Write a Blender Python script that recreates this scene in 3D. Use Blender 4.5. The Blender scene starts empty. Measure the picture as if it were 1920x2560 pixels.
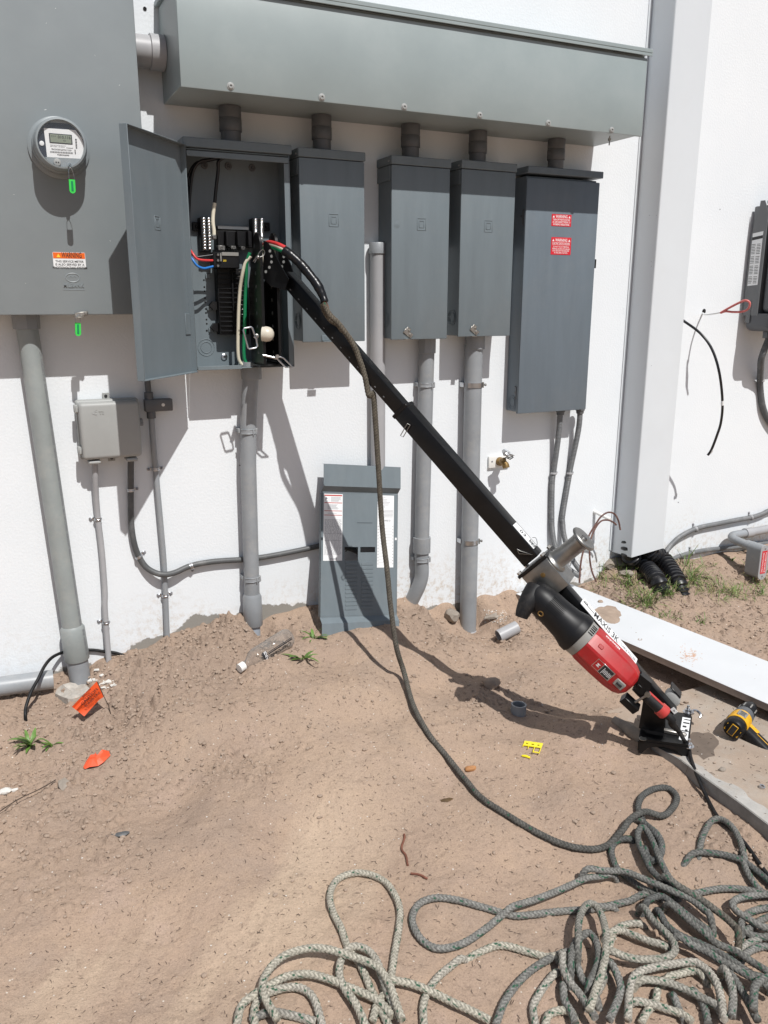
import bpy, bmesh, math, random
import numpy as np
from mathutils import Vector, Matrix

SC = bpy.context.scene
COL = SC.collection
rnd = random.Random(11)
R = math.radians

# ------------------------------------------------------------------ camera
# world: x along the wall, y into the wall (wall face y = 0), z up, metres
CAM = np.array([0.0, -3.05, 1.5])
FPX, PITCH, YAW, ROLL = 2053.7, 0.252336, 0.440853, 0.00144382
_F = np.array([math.sin(YAW)*math.cos(PITCH), math.cos(YAW)*math.cos(PITCH), -math.sin(PITCH)])
_r0 = np.array([math.cos(YAW), -math.sin(YAW), 0.0]); _u0 = np.cross(_r0, _F)
_RT = math.cos(ROLL)*_r0 + math.sin(ROLL)*_u0
_UP = -math.sin(ROLL)*_r0 + math.cos(ROLL)*_u0
cd = bpy.data.cameras.new('camera'); cam = bpy.data.objects.new('camera', cd); COL.objects.link(cam)
cd.sensor_fit = 'VERTICAL'; cd.sensor_height = 36.0; cd.lens = FPX/2560*36.0
cd.clip_start = 0.02; cd.clip_end = 500
cam.matrix_world = Matrix(((_RT[0], _UP[0], -_F[0], CAM[0]), (_RT[1], _UP[1], -_F[1], CAM[1]), (_RT[2], _UP[2], -_F[2], CAM[2]), (0, 0, 0, 1)))
SC.camera = cam
SC.render.resolution_x = 768; SC.render.resolution_y = 1024

# ------------------------------------------------------------------ sky, sun, exposure
SUN = np.array([-0.10, 1.0, -1.45])            # direction the light travels
elev = math.atan2(1.45, math.hypot(0.1, 1.0))
wd = bpy.data.worlds.new('World'); SC.world = wd; wd.use_nodes = True
nt = wd.node_tree; bgn = nt.nodes['Background']
sky = nt.nodes.new('ShaderNodeTexSky'); sky.sky_type = 'NISHITA'; sky.sun_disc = False
sky.sun_elevation = elev; sky.sun_rotation = R(174.3); sky.air_density = 1.0; sky.dust_density = 1.6
nt.links.new(sky.outputs[0], bgn.inputs[0]); bgn.inputs[1].default_value = 0.070
sl = bpy.data.lights.new('sun', 'SUN'); sl.energy = 4.75; sl.angle = R(0.5); sl.color = (1.0, 0.985, 0.955)
so = bpy.data.objects.new('sun', sl); COL.objects.link(so); so.location = (0.5, -6, 8)
so.rotation_euler = Vector(SUN).to_track_quat('-Z', 'Y').to_euler()
vs = SC.view_settings; vs.view_transform = 'Standard'; vs.look = 'None'; vs.exposure = -0.10; vs.gamma = 1.0
vs.use_curve_mapping = False

# ------------------------------------------------------------------ measuring helpers
# photo measurements (in a 1659 x 2212 copy) turned into points at a known real distance from the wall
KK = 1659/1920
def ray(x, y): return _F + (x/KK-960)/FPX*_RT - (y/KK-1280)/FPX*_UP
def W(x, y, d=0.0):
    v = ray(x, y); return CAM + (3.05-d)/v[1]*v
def ZP(x, y, z):
    v = ray(x, y); return CAM + (z-CAM[2])/v[2]*v
def RG(x0, y0, s):                       # reading taken inside an enlarged detail -> 1659-wide copy
    return lambda x, y: ((x0+x*s)*KK, (y0+y*s)*KK)

# ------------------------------------------------------------------ materials
MATS = {}
def M(name, col, rough=0.5, metal=0.0, var=0.10, vs=9.0, bump=0.0, bs=300.0, dust=0.0, dcol=(0.36, 0.27, 0.2), spec=0.5, coat=0.0, dsc=14.0, aniso=None):
    m = bpy.data.materials.new(name); m.use_nodes = True; n = m.node_tree.nodes; l = m.node_tree.links
    b = n['Principled BSDF']; b.inputs['Metallic'].default_value = metal
    b.inputs['Specular IOR Level'].default_value = spec; b.inputs['Coat Weight'].default_value = coat
    tc = n.new('ShaderNodeTexCoord')
    mp = n.new('ShaderNodeMapping'); l.new(tc.outputs['Object'], mp.inputs[0])
    if aniso: mp.inputs['Scale'].default_value = aniso
    nz = n.new('ShaderNodeTexNoise'); nz.inputs['Scale'].default_value = vs; nz.inputs['Detail'].default_value = 6
    nz.inputs['Roughness'].default_value = 0.62
    l.new(mp.outputs[0], nz.inputs['Vector'])
    rp = n.new('ShaderNodeValToRGB'); l.new(nz.outputs['Fac'], rp.inputs[0])
    c = np.array(col[:3]); lo = c*(1-var); hi = np.minimum(c*(1+var), 0.95)
    rp.color_ramp.elements[0].position = 0.3; rp.color_ramp.elements[1].position = 0.7
    rp.color_ramp.elements[0].color = (*lo, 1); rp.color_ramp.elements[1].color = (*hi, 1)
    out = rp.outputs[0]
    if dust > 0:
        n2 = n.new('ShaderNodeTexNoise'); n2.inputs['Scale'].default_value = dsc; n2.inputs['Detail'].default_value = 9
        n2.inputs['Roughness'].default_value = 0.72
        l.new(tc.outputs['Object'], n2.inputs['Vector'])
        r2 = n.new('ShaderNodeMapRange'); l.new(n2.outputs['Fac'], r2.inputs[0])
        r2.inputs[1].default_value = 0.5; r2.inputs[2].default_value = 0.72; r2.inputs[3].default_value = 0; r2.inputs[4].default_value = dust
        mx = n.new('ShaderNodeMix'); mx.data_type = 'RGBA'
        l.new(r2.outputs[0], mx.inputs[0]); l.new(out, mx.inputs[6]); mx.inputs[7].default_value = (*dcol, 1)
        out = mx.outputs[2]
    l.new(out, b.inputs['Base Color'])
    rr = n.new('ShaderNodeMapRange'); l.new(nz.outputs['Fac'], rr.inputs[0])
    rr.inputs[3].default_value = max(0.03, rough-0.08); rr.inputs[4].default_value = min(1, rough+0.08)
    l.new(rr.outputs[0], b.inputs['Roughness'])
    if bump > 0:
        nb = n.new('ShaderNodeTexNoise'); nb.inputs['Scale'].default_value = bs; nb.inputs['Detail'].default_value = 4
        l.new(tc.outputs['Object'], nb.inputs['Vector'])
        bp = n.new('ShaderNodeBump'); bp.inputs['Strength'].default_value = bump; bp.inputs['Distance'].default_value = 0.002
        l.new(nb.outputs['Fac'], bp.inputs['Height']); l.new(bp.outputs[0], b.inputs['Normal'])
    MATS[name] = m
    return m

def attr_mat(name, attr, rough=0.9, bump=0.0, bs=400.0, mul=0.15):
    m = bpy.data.materials.new(name); m.use_nodes = True; n = m.node_tree.nodes; l = m.node_tree.links
    b = n['Principled BSDF']; b.inputs['Roughness'].default_value = rough; b.inputs['Specular IOR Level'].default_value = 0.2
    a = n.new('ShaderNodeAttribute'); a.attribute_name = attr
    tc = n.new('ShaderNodeTexCoord'); nz = n.new('ShaderNodeTexNoise'); nz.inputs['Scale'].default_value = bs; nz.inputs['Detail'].default_value = 5
    l.new(tc.outputs['Object'], nz.inputs['Vector'])
    mr = n.new('ShaderNodeMapRange'); l.new(nz.outputs['Fac'], mr.inputs[0]); mr.inputs[1].default_value = .25; mr.inputs[2].default_value = .75
    mr.inputs[3].default_value = 1-mul; mr.inputs[4].default_value = 1+mul
    mx = n.new('ShaderNodeMix'); mx.data_type = 'RGBA'; mx.blend_type = 'MULTIPLY'; mx.inputs[0].default_value = 1
    l.new(a.outputs['Color'], mx.inputs[6]); l.new(mr.outputs[0], mx.inputs[7]); l.new(mx.outputs[2], b.inputs['Base Color'])
    if bump:
        bp = n.new('ShaderNodeBump'); bp.inputs['Strength'].default_value = bump; bp.inputs['Distance'].default_value = 0.002
        l.new(nz.outputs['Fac'], bp.inputs['Height']); l.new(bp.outputs[0], b.inputs['Normal'])
    MATS[name] = m; return m

M('box_grey', (0.158, 0.188, 0.205), 0.45, var=0.06, vs=5, bump=0.05, bs=700, dust=0.18, dcol=(.25, .245, .235), dsc=4, spec=.3, aniso=(5, 5, .7))
M('box5_grey', (0.140, 0.170, 0.197), 0.45, var=0.06, vs=5, bump=0.05, bs=700, dust=0.18, dcol=(.25, .245, .235), dsc=4, spec=.3, aniso=(5, 5, .7))
M('trough_grey', (0.295, 0.342, 0.345), 0.38, var=0.065, vs=3, bump=0.04, bs=600, dust=0.14, dcol=(.42, .43, .42), dsc=3)
M('can_grey', (0.24, 0.268, 0.279), 0.40, var=0.07, vs=3, bump=0.04, bs=600, dust=0.05, dcol=(.45, .45, .44), dsc=4)
M('net_grey', (0.34, 0.345, 0.335), 0.5, var=0.05, vs=8, bump=0.05, bs=500)
M('pvc', (0.27, 0.285, 0.30), 0.42, var=0.12, vs=7, dust=0.45, dcol=(.42, .40, .37), dsc=9, bump=.04, bs=150)
M('pvc_green', (0.28, 0.305, 0.30), 0.42, var=0.12, vs=7, dust=0.4, dcol=(.42, .40, .37), dsc=9, bump=.04, bs=150)
M('pvc_light', (0.36, 0.36, 0.37), 0.45, var=0.07, vs=7, dust=0.3, dcol=(.5, .48, .45), dsc=10, bump=.04, bs=150)
M('pvc_dark', (0.098, 0.104, 0.112), 0.5, var=0.10, vs=9, dust=0.15, dsc=12)
M('flex_grey', (0.15, 0.155, 0.16), 0.48, var=0.10, vs=9, dust=0.3, dcol=(.4, .38, .36), dsc=18)
M('flex_dark', (0.085, 0.088, 0.09), 0.5, var=0.1, vs=9, dust=0.22, dcol=(.4, .38, .36), dsc=18)
M('zinc', (0.55, 0.56, 0.58), 0.32, metal=1, var=0.15, vs=30)
M('steel', (0.29, 0.285, 0.272), 0.42, metal=1, var=0.22, vs=14, bump=0.08, bs=260)
M('steel_dirty', (0.42, 0.40, 0.37), 0.45, metal=1, var=0.25, vs=20, dust=.3, dsc=30)
M('chrome', (0.7, 0.7, 0.7), 0.16, metal=1, var=0.05)
M('black_paint', (0.005, 0.005, 0.0055), 0.36, var=0.25, vs=12, dust=0.05, dcol=(.07, .06, .055), dsc=26, bump=.05, bs=200, spec=.3)
M('black_plastic', (0.007, 0.007, 0.008), 0.45, var=0.2, vs=15, dust=.06, dcol=(.1, .09, .08), spec=.3)
M('black_rubber', (0.010, 0.010, 0.011), 0.55, var=0.2, vs=15, dust=.22, dcol=(.12, .1, .085), dsc=40, spec=.3)
M('black_tape', (0.008, 0.008, 0.009), 0.3, var=0.2, vs=40, bump=.3, bs=120, spec=.4)
M('black_duct', (0.008, 0.008, 0.010), 0.36, var=0.2, vs=12, dust=.10, dcol=(.2, .16, .13), dsc=22)
M('red_paint', (0.37, 0.012, 0.014), 0.42, var=0.14, vs=12, dust=.32, dcol=(.25, .09, .075), dsc=22)
M('red_rubber', (0.45, 0.04, 0.035), 0.5, var=0.1, dust=.25, dsc=30)
M('tool_grey', (0.24, 0.235, 0.22), 0.5, var=0.08, dust=.2)
M('yellow', (0.72, 0.38, 0.012), 0.42, var=0.08, dust=.15, dsc=30)
M('yellow_plate', (0.85, 0.72, 0.02), 0.4, var=0.04)
M('orange', (0.72, 0.085, 0.015), 0.55, var=0.1)
M('orange_red', (0.75, 0.10, 0.035), 0.5, var=0.12)
M('sign_red', (0.62, 0.02, 0.035), 0.4, var=0.05)
M('sign_orange', (0.80, 0.14, 0.012), 0.4, var=0.03)
M('sign_white', (0.78, 0.79, 0.79), 0.4, var=0.03)
M('sign_yellow', (0.85, 0.6, 0.05), 0.4, var=0.03)
M('ink', (0.02, 0.02, 0.022), 0.5, var=0.1)
M('ink_grey', (0.22, 0.22, 0.24), 0.5, var=0.1)
M('ink_red', (0.45, 0.05, 0.04), 0.5, var=0.1)
M('ink_white', (0.8, 0.78, 0.78), 0.5, var=0.02)
M('white_metal', (0.655, 0.685, 0.71), 0.33, var=0.025, vs=2.5, dust=.05, dcol=(.5, .45, .4), dsc=6)
M('white_board', (0.60, 0.615, 0.63), 0.45, var=0.03, vs=5)
M('board_edge', (0.29, 0.235, 0.20), 0.8, var=0.15, vs=20)
M('white_plastic', (0.78, 0.77, 0.74), 0.45, var=0.05)
M('nylon', (0.60, 0.55, 0.46), 0.35, var=0.06)
M('wire_white', (0.70, 0.65, 0.52), 0.4, var=0.06)
M('wire_green', (0.01, 0.22, 0.09), 0.35, var=0.08)
M('wire_red', (0.62, 0.05, 0.05), 0.35, var=0.08)
M('wire_blue', (0.025, 0.17, 0.52), 0.35, var=0.08)
M('wire_black', (0.007, 0.007, 0.009), 0.35, var=0.2)
M('wire_brown', (0.12, 0.055, 0.045), 0.55, var=0.3, vs=60, dust=.4, dcol=(.32, .26, .2), dsc=60)
M('tape_pink', (0.62, 0.16, 0.15), 0.4, var=0.15, vs=60)
M('brass', (0.24, 0.15, 0.055), 0.5, metal=0.6, var=0.5, vs=60)
M('plastic_bag', (0.5, 0.52, 0.54), 0.25, var=0.2, vs=60)
M('seal_green', (0.05, 0.60, 0.09), 0.25, var=0.08)
M('lcd', (0.23, 0.26, 0.20), 0.3, var=0.05)
M('glass_dark', (0.03, 0.035, 0.05), 0.15, var=0.1)
M('inverter', (0.085, 0.09, 0.098), 0.5, var=0.06, bump=.05, bs=500)
M('inverter_side', (0.14, 0.145, 0.15), 0.5, var=0.06)
M('concrete', (0.345, 0.268, 0.208), 0.92, var=0.12, vs=9, bump=0.6, bs=160, dust=.7, dcol=(.40, .365, .32), dsc=3.4)
M('bare_concrete', (0.40, 0.385, 0.36), 0.92, var=0.14, vs=16, bump=0.6, bs=160, dust=.4, dcol=(.37, .29, .22), dsc=9)
M('concrete_edge', (0.26, 0.25, 0.235), 0.92, var=0.25, vs=14, bump=0.8, bs=120)
M('rubble', (0.285, 0.245, 0.205), 0.95, var=0.25, vs=30, bump=0.8, bs=140)
M('stone_tan', (0.34, 0.26, 0.2), 0.9, var=0.2, vs=40, bump=.5, bs=200)
M('stone_orange', (0.42, 0.20, 0.08), 0.6, var=0.3, vs=60)
M('stone_white', (0.62, 0.60, 0.56), 0.8, var=0.15, vs=60, bump=.5, bs=200)
M('mortar', (0.40, 0.37, 0.33), 0.9, var=0.25, vs=40, bump=.8, bs=160, dust=1.0, dsc=24)
M('leaf', (0.10, 0.185, 0.035), 0.45, var=0.4, vs=30)
M('grass', (0.125, 0.19, 0.042), 0.5, var=0.4, vs=8)
M('dry_grass', (0.26, 0.22, 0.10), 0.7, var=0.3, vs=20)
M('root_brown', (0.17, 0.065, 0.04), 0.7, var=0.3, vs=80)
M('twig', (0.07, 0.05, 0.038), 0.9, var=0.4, vs=30)
M('dead_leaf', (0.10, 0.06, 0.025), 0.7, var=0.4, vs=90)
M('clod', (0.335, 0.255, 0.197), 0.97, var=0.18, vs=25, bump=.6, bs=260)
M('dark_hole', (0.01, 0.01, 0.01), 0.9, var=0.1)
M('frame_black', (0.02, 0.025, 0.03), 0.5, var=0.1)

def glass_mat(name, col, alpha):
    m = bpy.data.materials.new(name); m.use_nodes = True; n = m.node_tree.nodes; l = m.node_tree.links
    b = n['Principled BSDF']; b.inputs['Base Color'].default_value = (*col, 1); b.inputs['Roughness'].default_value = 0.08
    lw = n.new('ShaderNodeLayerWeight'); lw.inputs[0].default_value = 0.45
    mr = n.new('ShaderNodeMapRange'); l.new(lw.outputs['Facing'], mr.inputs[0]); mr.inputs[3].default_value = alpha*.5; mr.inputs[4].default_value = min(1, alpha*2.6)
    l.new(mr.outputs[0], b.inputs['Alpha'])
    b.inputs['Specular IOR Level'].default_value = 0.7
    MATS[name] = m
glass_mat('clear_bottle', (0.30, 0.30, 0.29), 0.24)
glass_mat('meter_glass', (0.6, 0.63, 0.66), 0.05)

# ------------------------------------------------------------------ mesh builder
def vv(a): return np.array(a, float)
def unit(a):
    a = vv(a); return a/np.linalg.norm(a)
def perp(t):
    t = unit(t); a = np.array([0, 0, 1.0]) if abs(t[2]) < .9 else np.array([1.0, 0, 0])
    u = unit(np.cross(t, a)); return u, np.cross(t, u)
def cr(pts, step=0.01, closed=False):
    """Catmull-Rom through the points, resampled"""
    P = [vv(p) for p in pts]
    if len(P) < 3:
        n = max(2, int(np.linalg.norm(P[1]-P[0])/step)+1)
        return [P[0]+(P[1]-P[0])*i/(n-1) for i in range(n)]
    Q = [2*P[0]-P[1]]+P+[2*P[-1]-P[-2]]; out = []
    for i in range(1, len(Q)-2):
        a, b, c, d = Q[i-1:i+3]; n = max(1, int(np.linalg.norm(c-b)/step))
        for k in range(n):
            t = k/n
            out.append(.5*((2*b)+(c-a)*t+(2*a-5*b+4*c-d)*t*t+(3*b-a-3*c+d)*t**3))
    out.append(P[-1]); return out
def frames(path):
    T = []
    for i in range(len(path)):
        a = path[max(0, i-1)]; b = path[min(len(path)-1, i+1)]
        d = b-a; L = np.linalg.norm(d); T.append(d/L if L > 1e-9 else np.array([0, 0, 1.]))
    u, v = perp(T[0]); fr = []
    for t in T:
        u = u-t*np.dot(u, t); u = u/np.linalg.norm(u); v = np.cross(t, u); fr.append((t, u, v))
    return fr

class MB:
    def __init__(s): s.v = []; s.f = []; s.mi = []; s.cur = 0
    def add(s, V, F, mi=None):
        k = len(s.v); s.v.extend([tuple(map(float, p)) for p in V]); s.f.extend([tuple(i+k for i in f) for f in F])
        s.mi.extend([s.cur if mi is None else mi]*len(F)); return s
    def mat(s, i): s.cur = i; return s
    def obox(s, c, ax, h, b=0.0, seg=1):
        """box: centre, three unit axes, half sizes, bevel"""
        c = vv(c); ax = [vv(a) for a in ax]
        if b <= 0:
            V = []
            for i in (-1, 1):
                for j in (-1, 1):
                    for k in (-1, 1): V.append(c+ax[0]*i*h[0]+ax[1]*j*h[1]+ax[2]*k*h[2])
            F = [(0, 1, 3, 2), (4, 6, 7, 5), (0, 4, 5, 1), (2, 3, 7, 6), (0, 2, 6, 4), (1, 5, 7, 3)]
            if np.dot(np.cross(ax[0], ax[1]), ax[2]) < 0: F = [f[::-1] for f in F]
            return s.add(V, F)
        bm = bmesh.new(); bmesh.ops.create_cube(bm, size=2.0)
        for v in bm.verts: v.co = Vector((v.co.x*h[0], v.co.y*h[1], v.co.z*h[2]))
        b = min(b, min(h)*.95)
        bmesh.ops.bevel(bm, geom=bm.edges[:], offset=b, segments=seg, profile=.5, affect='EDGES')
        bm.verts.index_update()
        V = [c+ax[0]*v.co.x+ax[1]*v.co.y+ax[2]*v.co.z for v in bm.verts]
        F = [tuple(v.index for v in f.verts) for f in bm.faces]; bm.free()
        if np.dot(np.cross(ax[0], ax[1]), ax[2]) < 0: F = [f[::-1] for f in F]
        return s.add(V, F)
    def box(s, x0, x1, y0, y1, z0, z1, b=0.0, seg=1):
        return s.obox(((x0+x1)/2, (y0+y1)/2, (z0+z1)/2), ((1, 0, 0), (0, 1, 0), (0, 0, 1)), (abs(x1-x0)/2, abs(y1-y0)/2, abs(z1-z0)/2), b, seg)
    def tube(s, path, r, seg=12, caps=True):
        path = [vv(p) for p in path]; fr = frames(path); V = []; F = []
        for i, (p, (t, u, v)) in enumerate(zip(path, fr)):
            ri = r[i] if hasattr(r, '__len__') else r
            for k in range(seg):
                a = 2*math.pi*k/seg; V.append(p+ri*(math.cos(a)*u+math.sin(a)*v))
        for i in range(len(path)-1):
            for k in range(seg):
                k2 = (k+1) % seg; F.append((i*seg+k, i*seg+k2, (i+1)*seg+k2, (i+1)*seg+k))
        if caps:
            F.append(tuple(range(seg))[::-1]); F.append(tuple((len(path)-1)*seg+k for k in range(seg)))
        return s.add(V, F)
    def cyl(s, p0, p1, r0, r1=None, seg=20):
        return s.tube([p0, p1], [r0, r0 if r1 is None else r1], seg)
    def lathe(s, p0, axis, prof, seg=24, caps=True):
        """profile of (distance along axis, radius)"""
        t = unit(axis); u, v = perp(t); V = []; F = []
        for (h, r) in prof:
            for k in range(seg):
                a = 2*math.pi*k/seg; V.append(vv(p0)+t*h+max(r, 1e-5)*(math.cos(a)*u+math.sin(a)*v))
        for i in range(len(prof)-1):
            for k in range(seg):
                k2 = (k+1) % seg; F.append((i*seg+k, i*seg+k2, (i+1)*seg+k2, (i+1)*seg+k))
        if caps:
            F.append(tuple(range(seg))[::-1]); F.append(tuple((len(prof)-1)*seg+k for k in range(seg)))
        return s.add(V, F)
    def ring(s, p0, p1, ro, ri, seg=24):
        """open pipe with wall thickness"""
        a = vv(p0); t = unit(vv(p1)-a); L = np.linalg.norm(vv(p1)-a)
        return s.lathe(a, t, [(0, ri), (0, ro), (L, ro), (L, ri), (0, ri)], seg, caps=False)
    def prism(s, poly, o, ux, uy, n, t0, t1):
        """flat outline (u, v) extruded from t0 to t1 along n"""
        o, ux, uy, n = vv(o), vv(ux), vv(uy), vv(n); N = len(poly)
        area = sum(poly[i][0]*poly[(i+1) % N][1]-poly[(i+1) % N][0]*poly[i][1] for i in range(N))
        if area*np.dot(np.cross(ux, uy), n) < 0: poly = poly[::-1]
        V = [o+ux*a+uy*b+n*t0 for a, b in poly]+[o+ux*a+uy*b+n*t1 for a, b in poly]
        F = [tuple(range(N))[::-1], tuple(range(N, 2*N))]+[(i, (i+1) % N, N+(i+1) % N, N+i) for i in range(N)]
        return s.add(V, F)
    def blob(s, c, r, sub=1, jit=.2, sq=(1, 1, 1), rg=rnd):
        bm = bmesh.new(); bmesh.ops.create_icosphere(bm, subdivisions=sub, radius=1.0); bm.verts.index_update()
        V = [vv(c)+np.array([v.co.x*sq[0], v.co.y*sq[1], v.co.z*sq[2]])*r*(1+rg.uniform(-jit, jit)) for v in bm.verts]
        F = [tuple(v.index for v in f.verts) for f in bm.faces]; bm.free(); return s.add(V, F)
    def text(s, body, o, ux, uy, size, align='CENTER', lift=0.0006, n=None, depth=0.0, width=None, wrap=None):
        V, F = text_mesh(body, align, depth)
        if not V: return s
        o, ux, uy = vv(o), vv(ux), vv(uy); n = np.cross(ux, uy) if n is None else vv(n)
        sx = size
        if width:
            w = max(p[0] for p in V)-min(p[0] for p in V); sx = width/w
        if wrap: return s.add([wrap(p[0]*sx, p[1]*size, lift) for p in V], F)
        return s.add([o+ux*p[0]*sx+uy*p[1]*size+n*(lift+p[2]) for p in V], F)
    def quad(s, a, b, c, d): return s.add([a, b, c, d], [(0, 1, 2, 3)])
    def build(s, name, mats, parent=None, base=None, angle=38, smooth=True):
        me = bpy.data.meshes.new(name)
        V = np.array(s.v)
        if parent is not None: org = np.array(ORG[root_of(parent)])
        elif base is not None: org = vv(base)
        else: org = np.array([(V[:, 0].min()+V[:, 0].max())/2, (V[:, 1].min()+V[:, 1].max())/2, V[:, 2].min()])
        me.from_pydata((V-org).tolist(), [], s.f)
        if not isinstance(mats, (list, tuple)): mats = [mats]
        for m in mats: me.materials.append(MATS[m])
        if len(mats) > 1: me.polygons.foreach_set('material_index', s.mi)
        if smooth:
            me.polygons.foreach_set('use_smooth', [True]*len(me.polygons))
            me.set_sharp_from_angle(angle=R(angle))
        me.update()
        o = bpy.data.objects.new(name, me); COL.objects.link(o)
        if parent is not None: o.parent = parent
        else: o.location = org; ORG[o] = tuple(org)
        return o
ORG = {}
def root_of(o):
    while o.parent is not None: o = o.parent
    return o
_TX = {}
def text_mesh(body, align, depth):
    k = (body, align, depth)
    if k not in _TX:
        cu = bpy.data.curves.new('lettering', 'FONT'); cu.body = body; cu.size = 1.0; cu.align_x = align; cu.align_y = 'CENTER'
        cu.resolution_u = 2; cu.extrude = 0; cu.offset = 0.012
        ob = bpy.data.objects.new('lettering', cu); COL.objects.link(ob)
        me = bpy.data.meshes.new_from_object(ob)
        V = [tuple(v.co) for v in me.vertices]; F = [tuple(p.vertices) for p in me.polygons]
        if depth:
            N = len(V); ed = {}
            for f in F:
                for a, b in zip(f, f[1:]+f[:1]): ed[(a, b)] = 1
            side = [(a, a+N, b+N, b) for (a, b) in ed if (b, a) not in ed]
            V = [(x, y, depth) for x, y, _ in V]+[(x, y, -.0006) for x, y, _ in V]
            F = F+[f for f in side]
        bpy.data.meshes.remove(me); bpy.data.objects.remove(ob); bpy.data.curves.remove(cu)
        _TX[k] = (V, F)
    return _TX[k]

def tag(o, label=None, cat=None, group=None, kind=None):
    if label: o['label'] = label
    if cat: o['category'] = cat
    if group: o['group'] = group
    if kind: o['kind'] = kind
    return o
def thing(name, loc, label, cat, group=None):
    o = bpy.data.objects.new(name, None); COL.objects.link(o); o.empty_display_size = .05
    o.location = [float(c) for c in loc]; ORG[o] = tuple(float(c) for c in loc)
    return tag(o, label, cat, group)
def copy_thing(root, loc, label=None):
    r = root.copy(); COL.objects.link(r); r.location = [float(c) for c in loc]; ORG[r] = tuple(loc)
    if label: r['label'] = label
    for ch in list(root.children):
        c = ch.copy(); COL.objects.link(c); c.parent = r
        for g in list(ch.children):
            d = g.copy(); COL.objects.link(d); d.parent = c
    return r
X3, Y3, Z3 = vv((1, 0, 0)), vv((0, 1, 0)), vv((0, 0, 1))
# ------------------------------------------------------------------ ground: bare sandy soil banked against the wall
CP = np.array([
 (-6, 0, .08), (-3, 0, .09), (-1, 0, .10), (-.07, 0, .11), (.11, 0, .16), (.29, 0, .195), (.4, 0, .195), (.54, 0, .245), (.67, 0, .255), (.76, 0, .28), (.96, 0, .255),
 (1.08, 0, .267), (1.3, 0, .25), (1.53, 0, .235), (1.74, 0, .18), (1.94, 0, .185), (2.09, 0, .19), (2.19, -.03, .135), (2.3, -.02, .125), (2.42, -.02, .13), (2.56, -.04, .15), (2.7, 0, .215), (3.05, 0, .205), (3.44, 0, .19), (3.8, 0, .20), (6, 0, .2), (9, 0, .2),
 (.18, -.07, .115), (.05, -.12, .085), (.28, -.06, .172), (.5, -.08, .21), (.66, -.1, .245), (.74, -.07, .305), (.80, -.06, .27), (.86, -.075, .165), (.93, -.15, .215), (1.04, -.2, .227), (1.2, -.21, .232), (1.33, -.2, .222), (1.42, -.16, .21), (1.55, -.1, .21),
 (1.68, -.06, .13), (1.70, -.16, .07), (1.85, -.07, .03), (1.86, -.2, .035), (2.03, -.1, .10), (2.15, -.12, .085), (2.1, -.25, .05), (2.4, -.15, .10), (2.75, -.18, .155), (3.1, -.16, .165), (3.5, -.12, .165), (4, -.2, .17),
 (1.35, -.35, .17), (1.5, -.3, .12), (1.45, -.65, .095), (1.62, -.42, .06), (1.75, -.45, .045), (1.75, -.8, .05), (2.1, -.5, .05), (2.3, -.9, .055), (2.75, -.5, .11), (2.8, -.9, .09), (3.3, -.55, .12), (3.40, -.30, .095), (3.25, -.33, .11), (3.6, -.4, .11), (3.4, -1, .11), (5, -1, .12),
 (1.0, -.45, .175), (1.0, -.85, .10), (.6, -.4, .16), (.6, -.85, .08), (.2, -.35, .085), (.25, -.8, .04), (-.1, -.5, .045), (-.1, -1, .02), (-1.5, -1, .02), (.1, -1.4, .0), (.7, -1.3, .02), (1.2, -1.15, .05), (1.3, -1.6, .0),
 (1.6, -1.05, .07), (1.62, -1.35, .060), (1.70, -1.6, .040), (1.79, -1.6, .055), (1.78, -1.85, .03), (1.6, -1.9, -.005), (1.0, -2.0, -.01), (.3, -2.2, 0), (1.6, -2.5, -.04), (0, -3.2, 0), (2, -3.4, 0), (-2, -3, 0), (5, -3, .02), (0, -6, 0), (6, -7, 0), (-7, -6, 0), (12, -4, .1), (-12, -5, 0), (0, -15, 0)])
def base_h(x, y):
    x = np.asarray(x, float); y = np.asarray(y, float); num = np.zeros_like(x); den = np.zeros_like(x)
    for cx, cy, cz in CP:
        d2 = (x-cx)**2+(y-cy)**2
        w = 1.0/(d2+0.0022)**1.9; num += w*cz; den += w
    return num/den
def _hash(ix, iy, s):
    n = (ix.astype(np.int64)*374761393+iy.astype(np.int64)*668265263+s*144269) & 0xffffffff
    n = ((n ^ (n >> 13))*1274126177) & 0xffffffff
    return ((n ^ (n >> 16)) & 0xffff)/65535.0
def vnoise(x, y, s):
    ix = np.floor(x); iy = np.floor(y); fx = x-ix; fy = y-iy; fx = fx*fx*fx*(fx*(fx*6-15)+10); fy = fy*fy*fy*(fy*(fy*6-15)+10)
    a = _hash(ix, iy, s); b = _hash(ix+1, iy, s); c = _hash(ix, iy+1, s); d = _hash(ix+1, iy+1, s)
    return (a*(1-fx)+b*fx)*(1-fy)+(c*(1-fx)+d*fx)*fy-.5
def fbm(x, y, s, o=4, g=.5):
    t = 0; a = 1.0; f = 1.0
    for i in range(o): t = t+a*vnoise(x*f+17.3*i, y*f-9.1*i, s+i*31); a *= g; f *= 2.03
    return t
def gauss(x, y, cx, cy, rx, ry, rot=0):
    c, s_ = math.cos(rot), math.sin(rot); u = (x-cx)*c+(y-cy)*s_; v = -(x-cx)*s_+(y-cy)*c
    return np.exp(-(u/rx)**2-(v/ry)**2)
def axis(lo, hi, step, far_lo, far_hi):
    mid = np.arange(lo, hi+1e-6, step); left = lo-np.geomspace(step*2, lo-far_lo, 26)[::-1]; right = hi+np.geomspace(step*2, far_hi-hi, 26)
    return np.concatenate([left, mid, right])
gx = axis(-.65, 3.95, .0052, -26, 30)
gy = np.concatenate([-2.45-np.geomspace(.012, 30, 26)[::-1], np.arange(-2.45, .0001, .0052), [.03, .08]])
GX, GY = np.meshgrid(gx, gy)
base = base_h(GX, GY)
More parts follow.
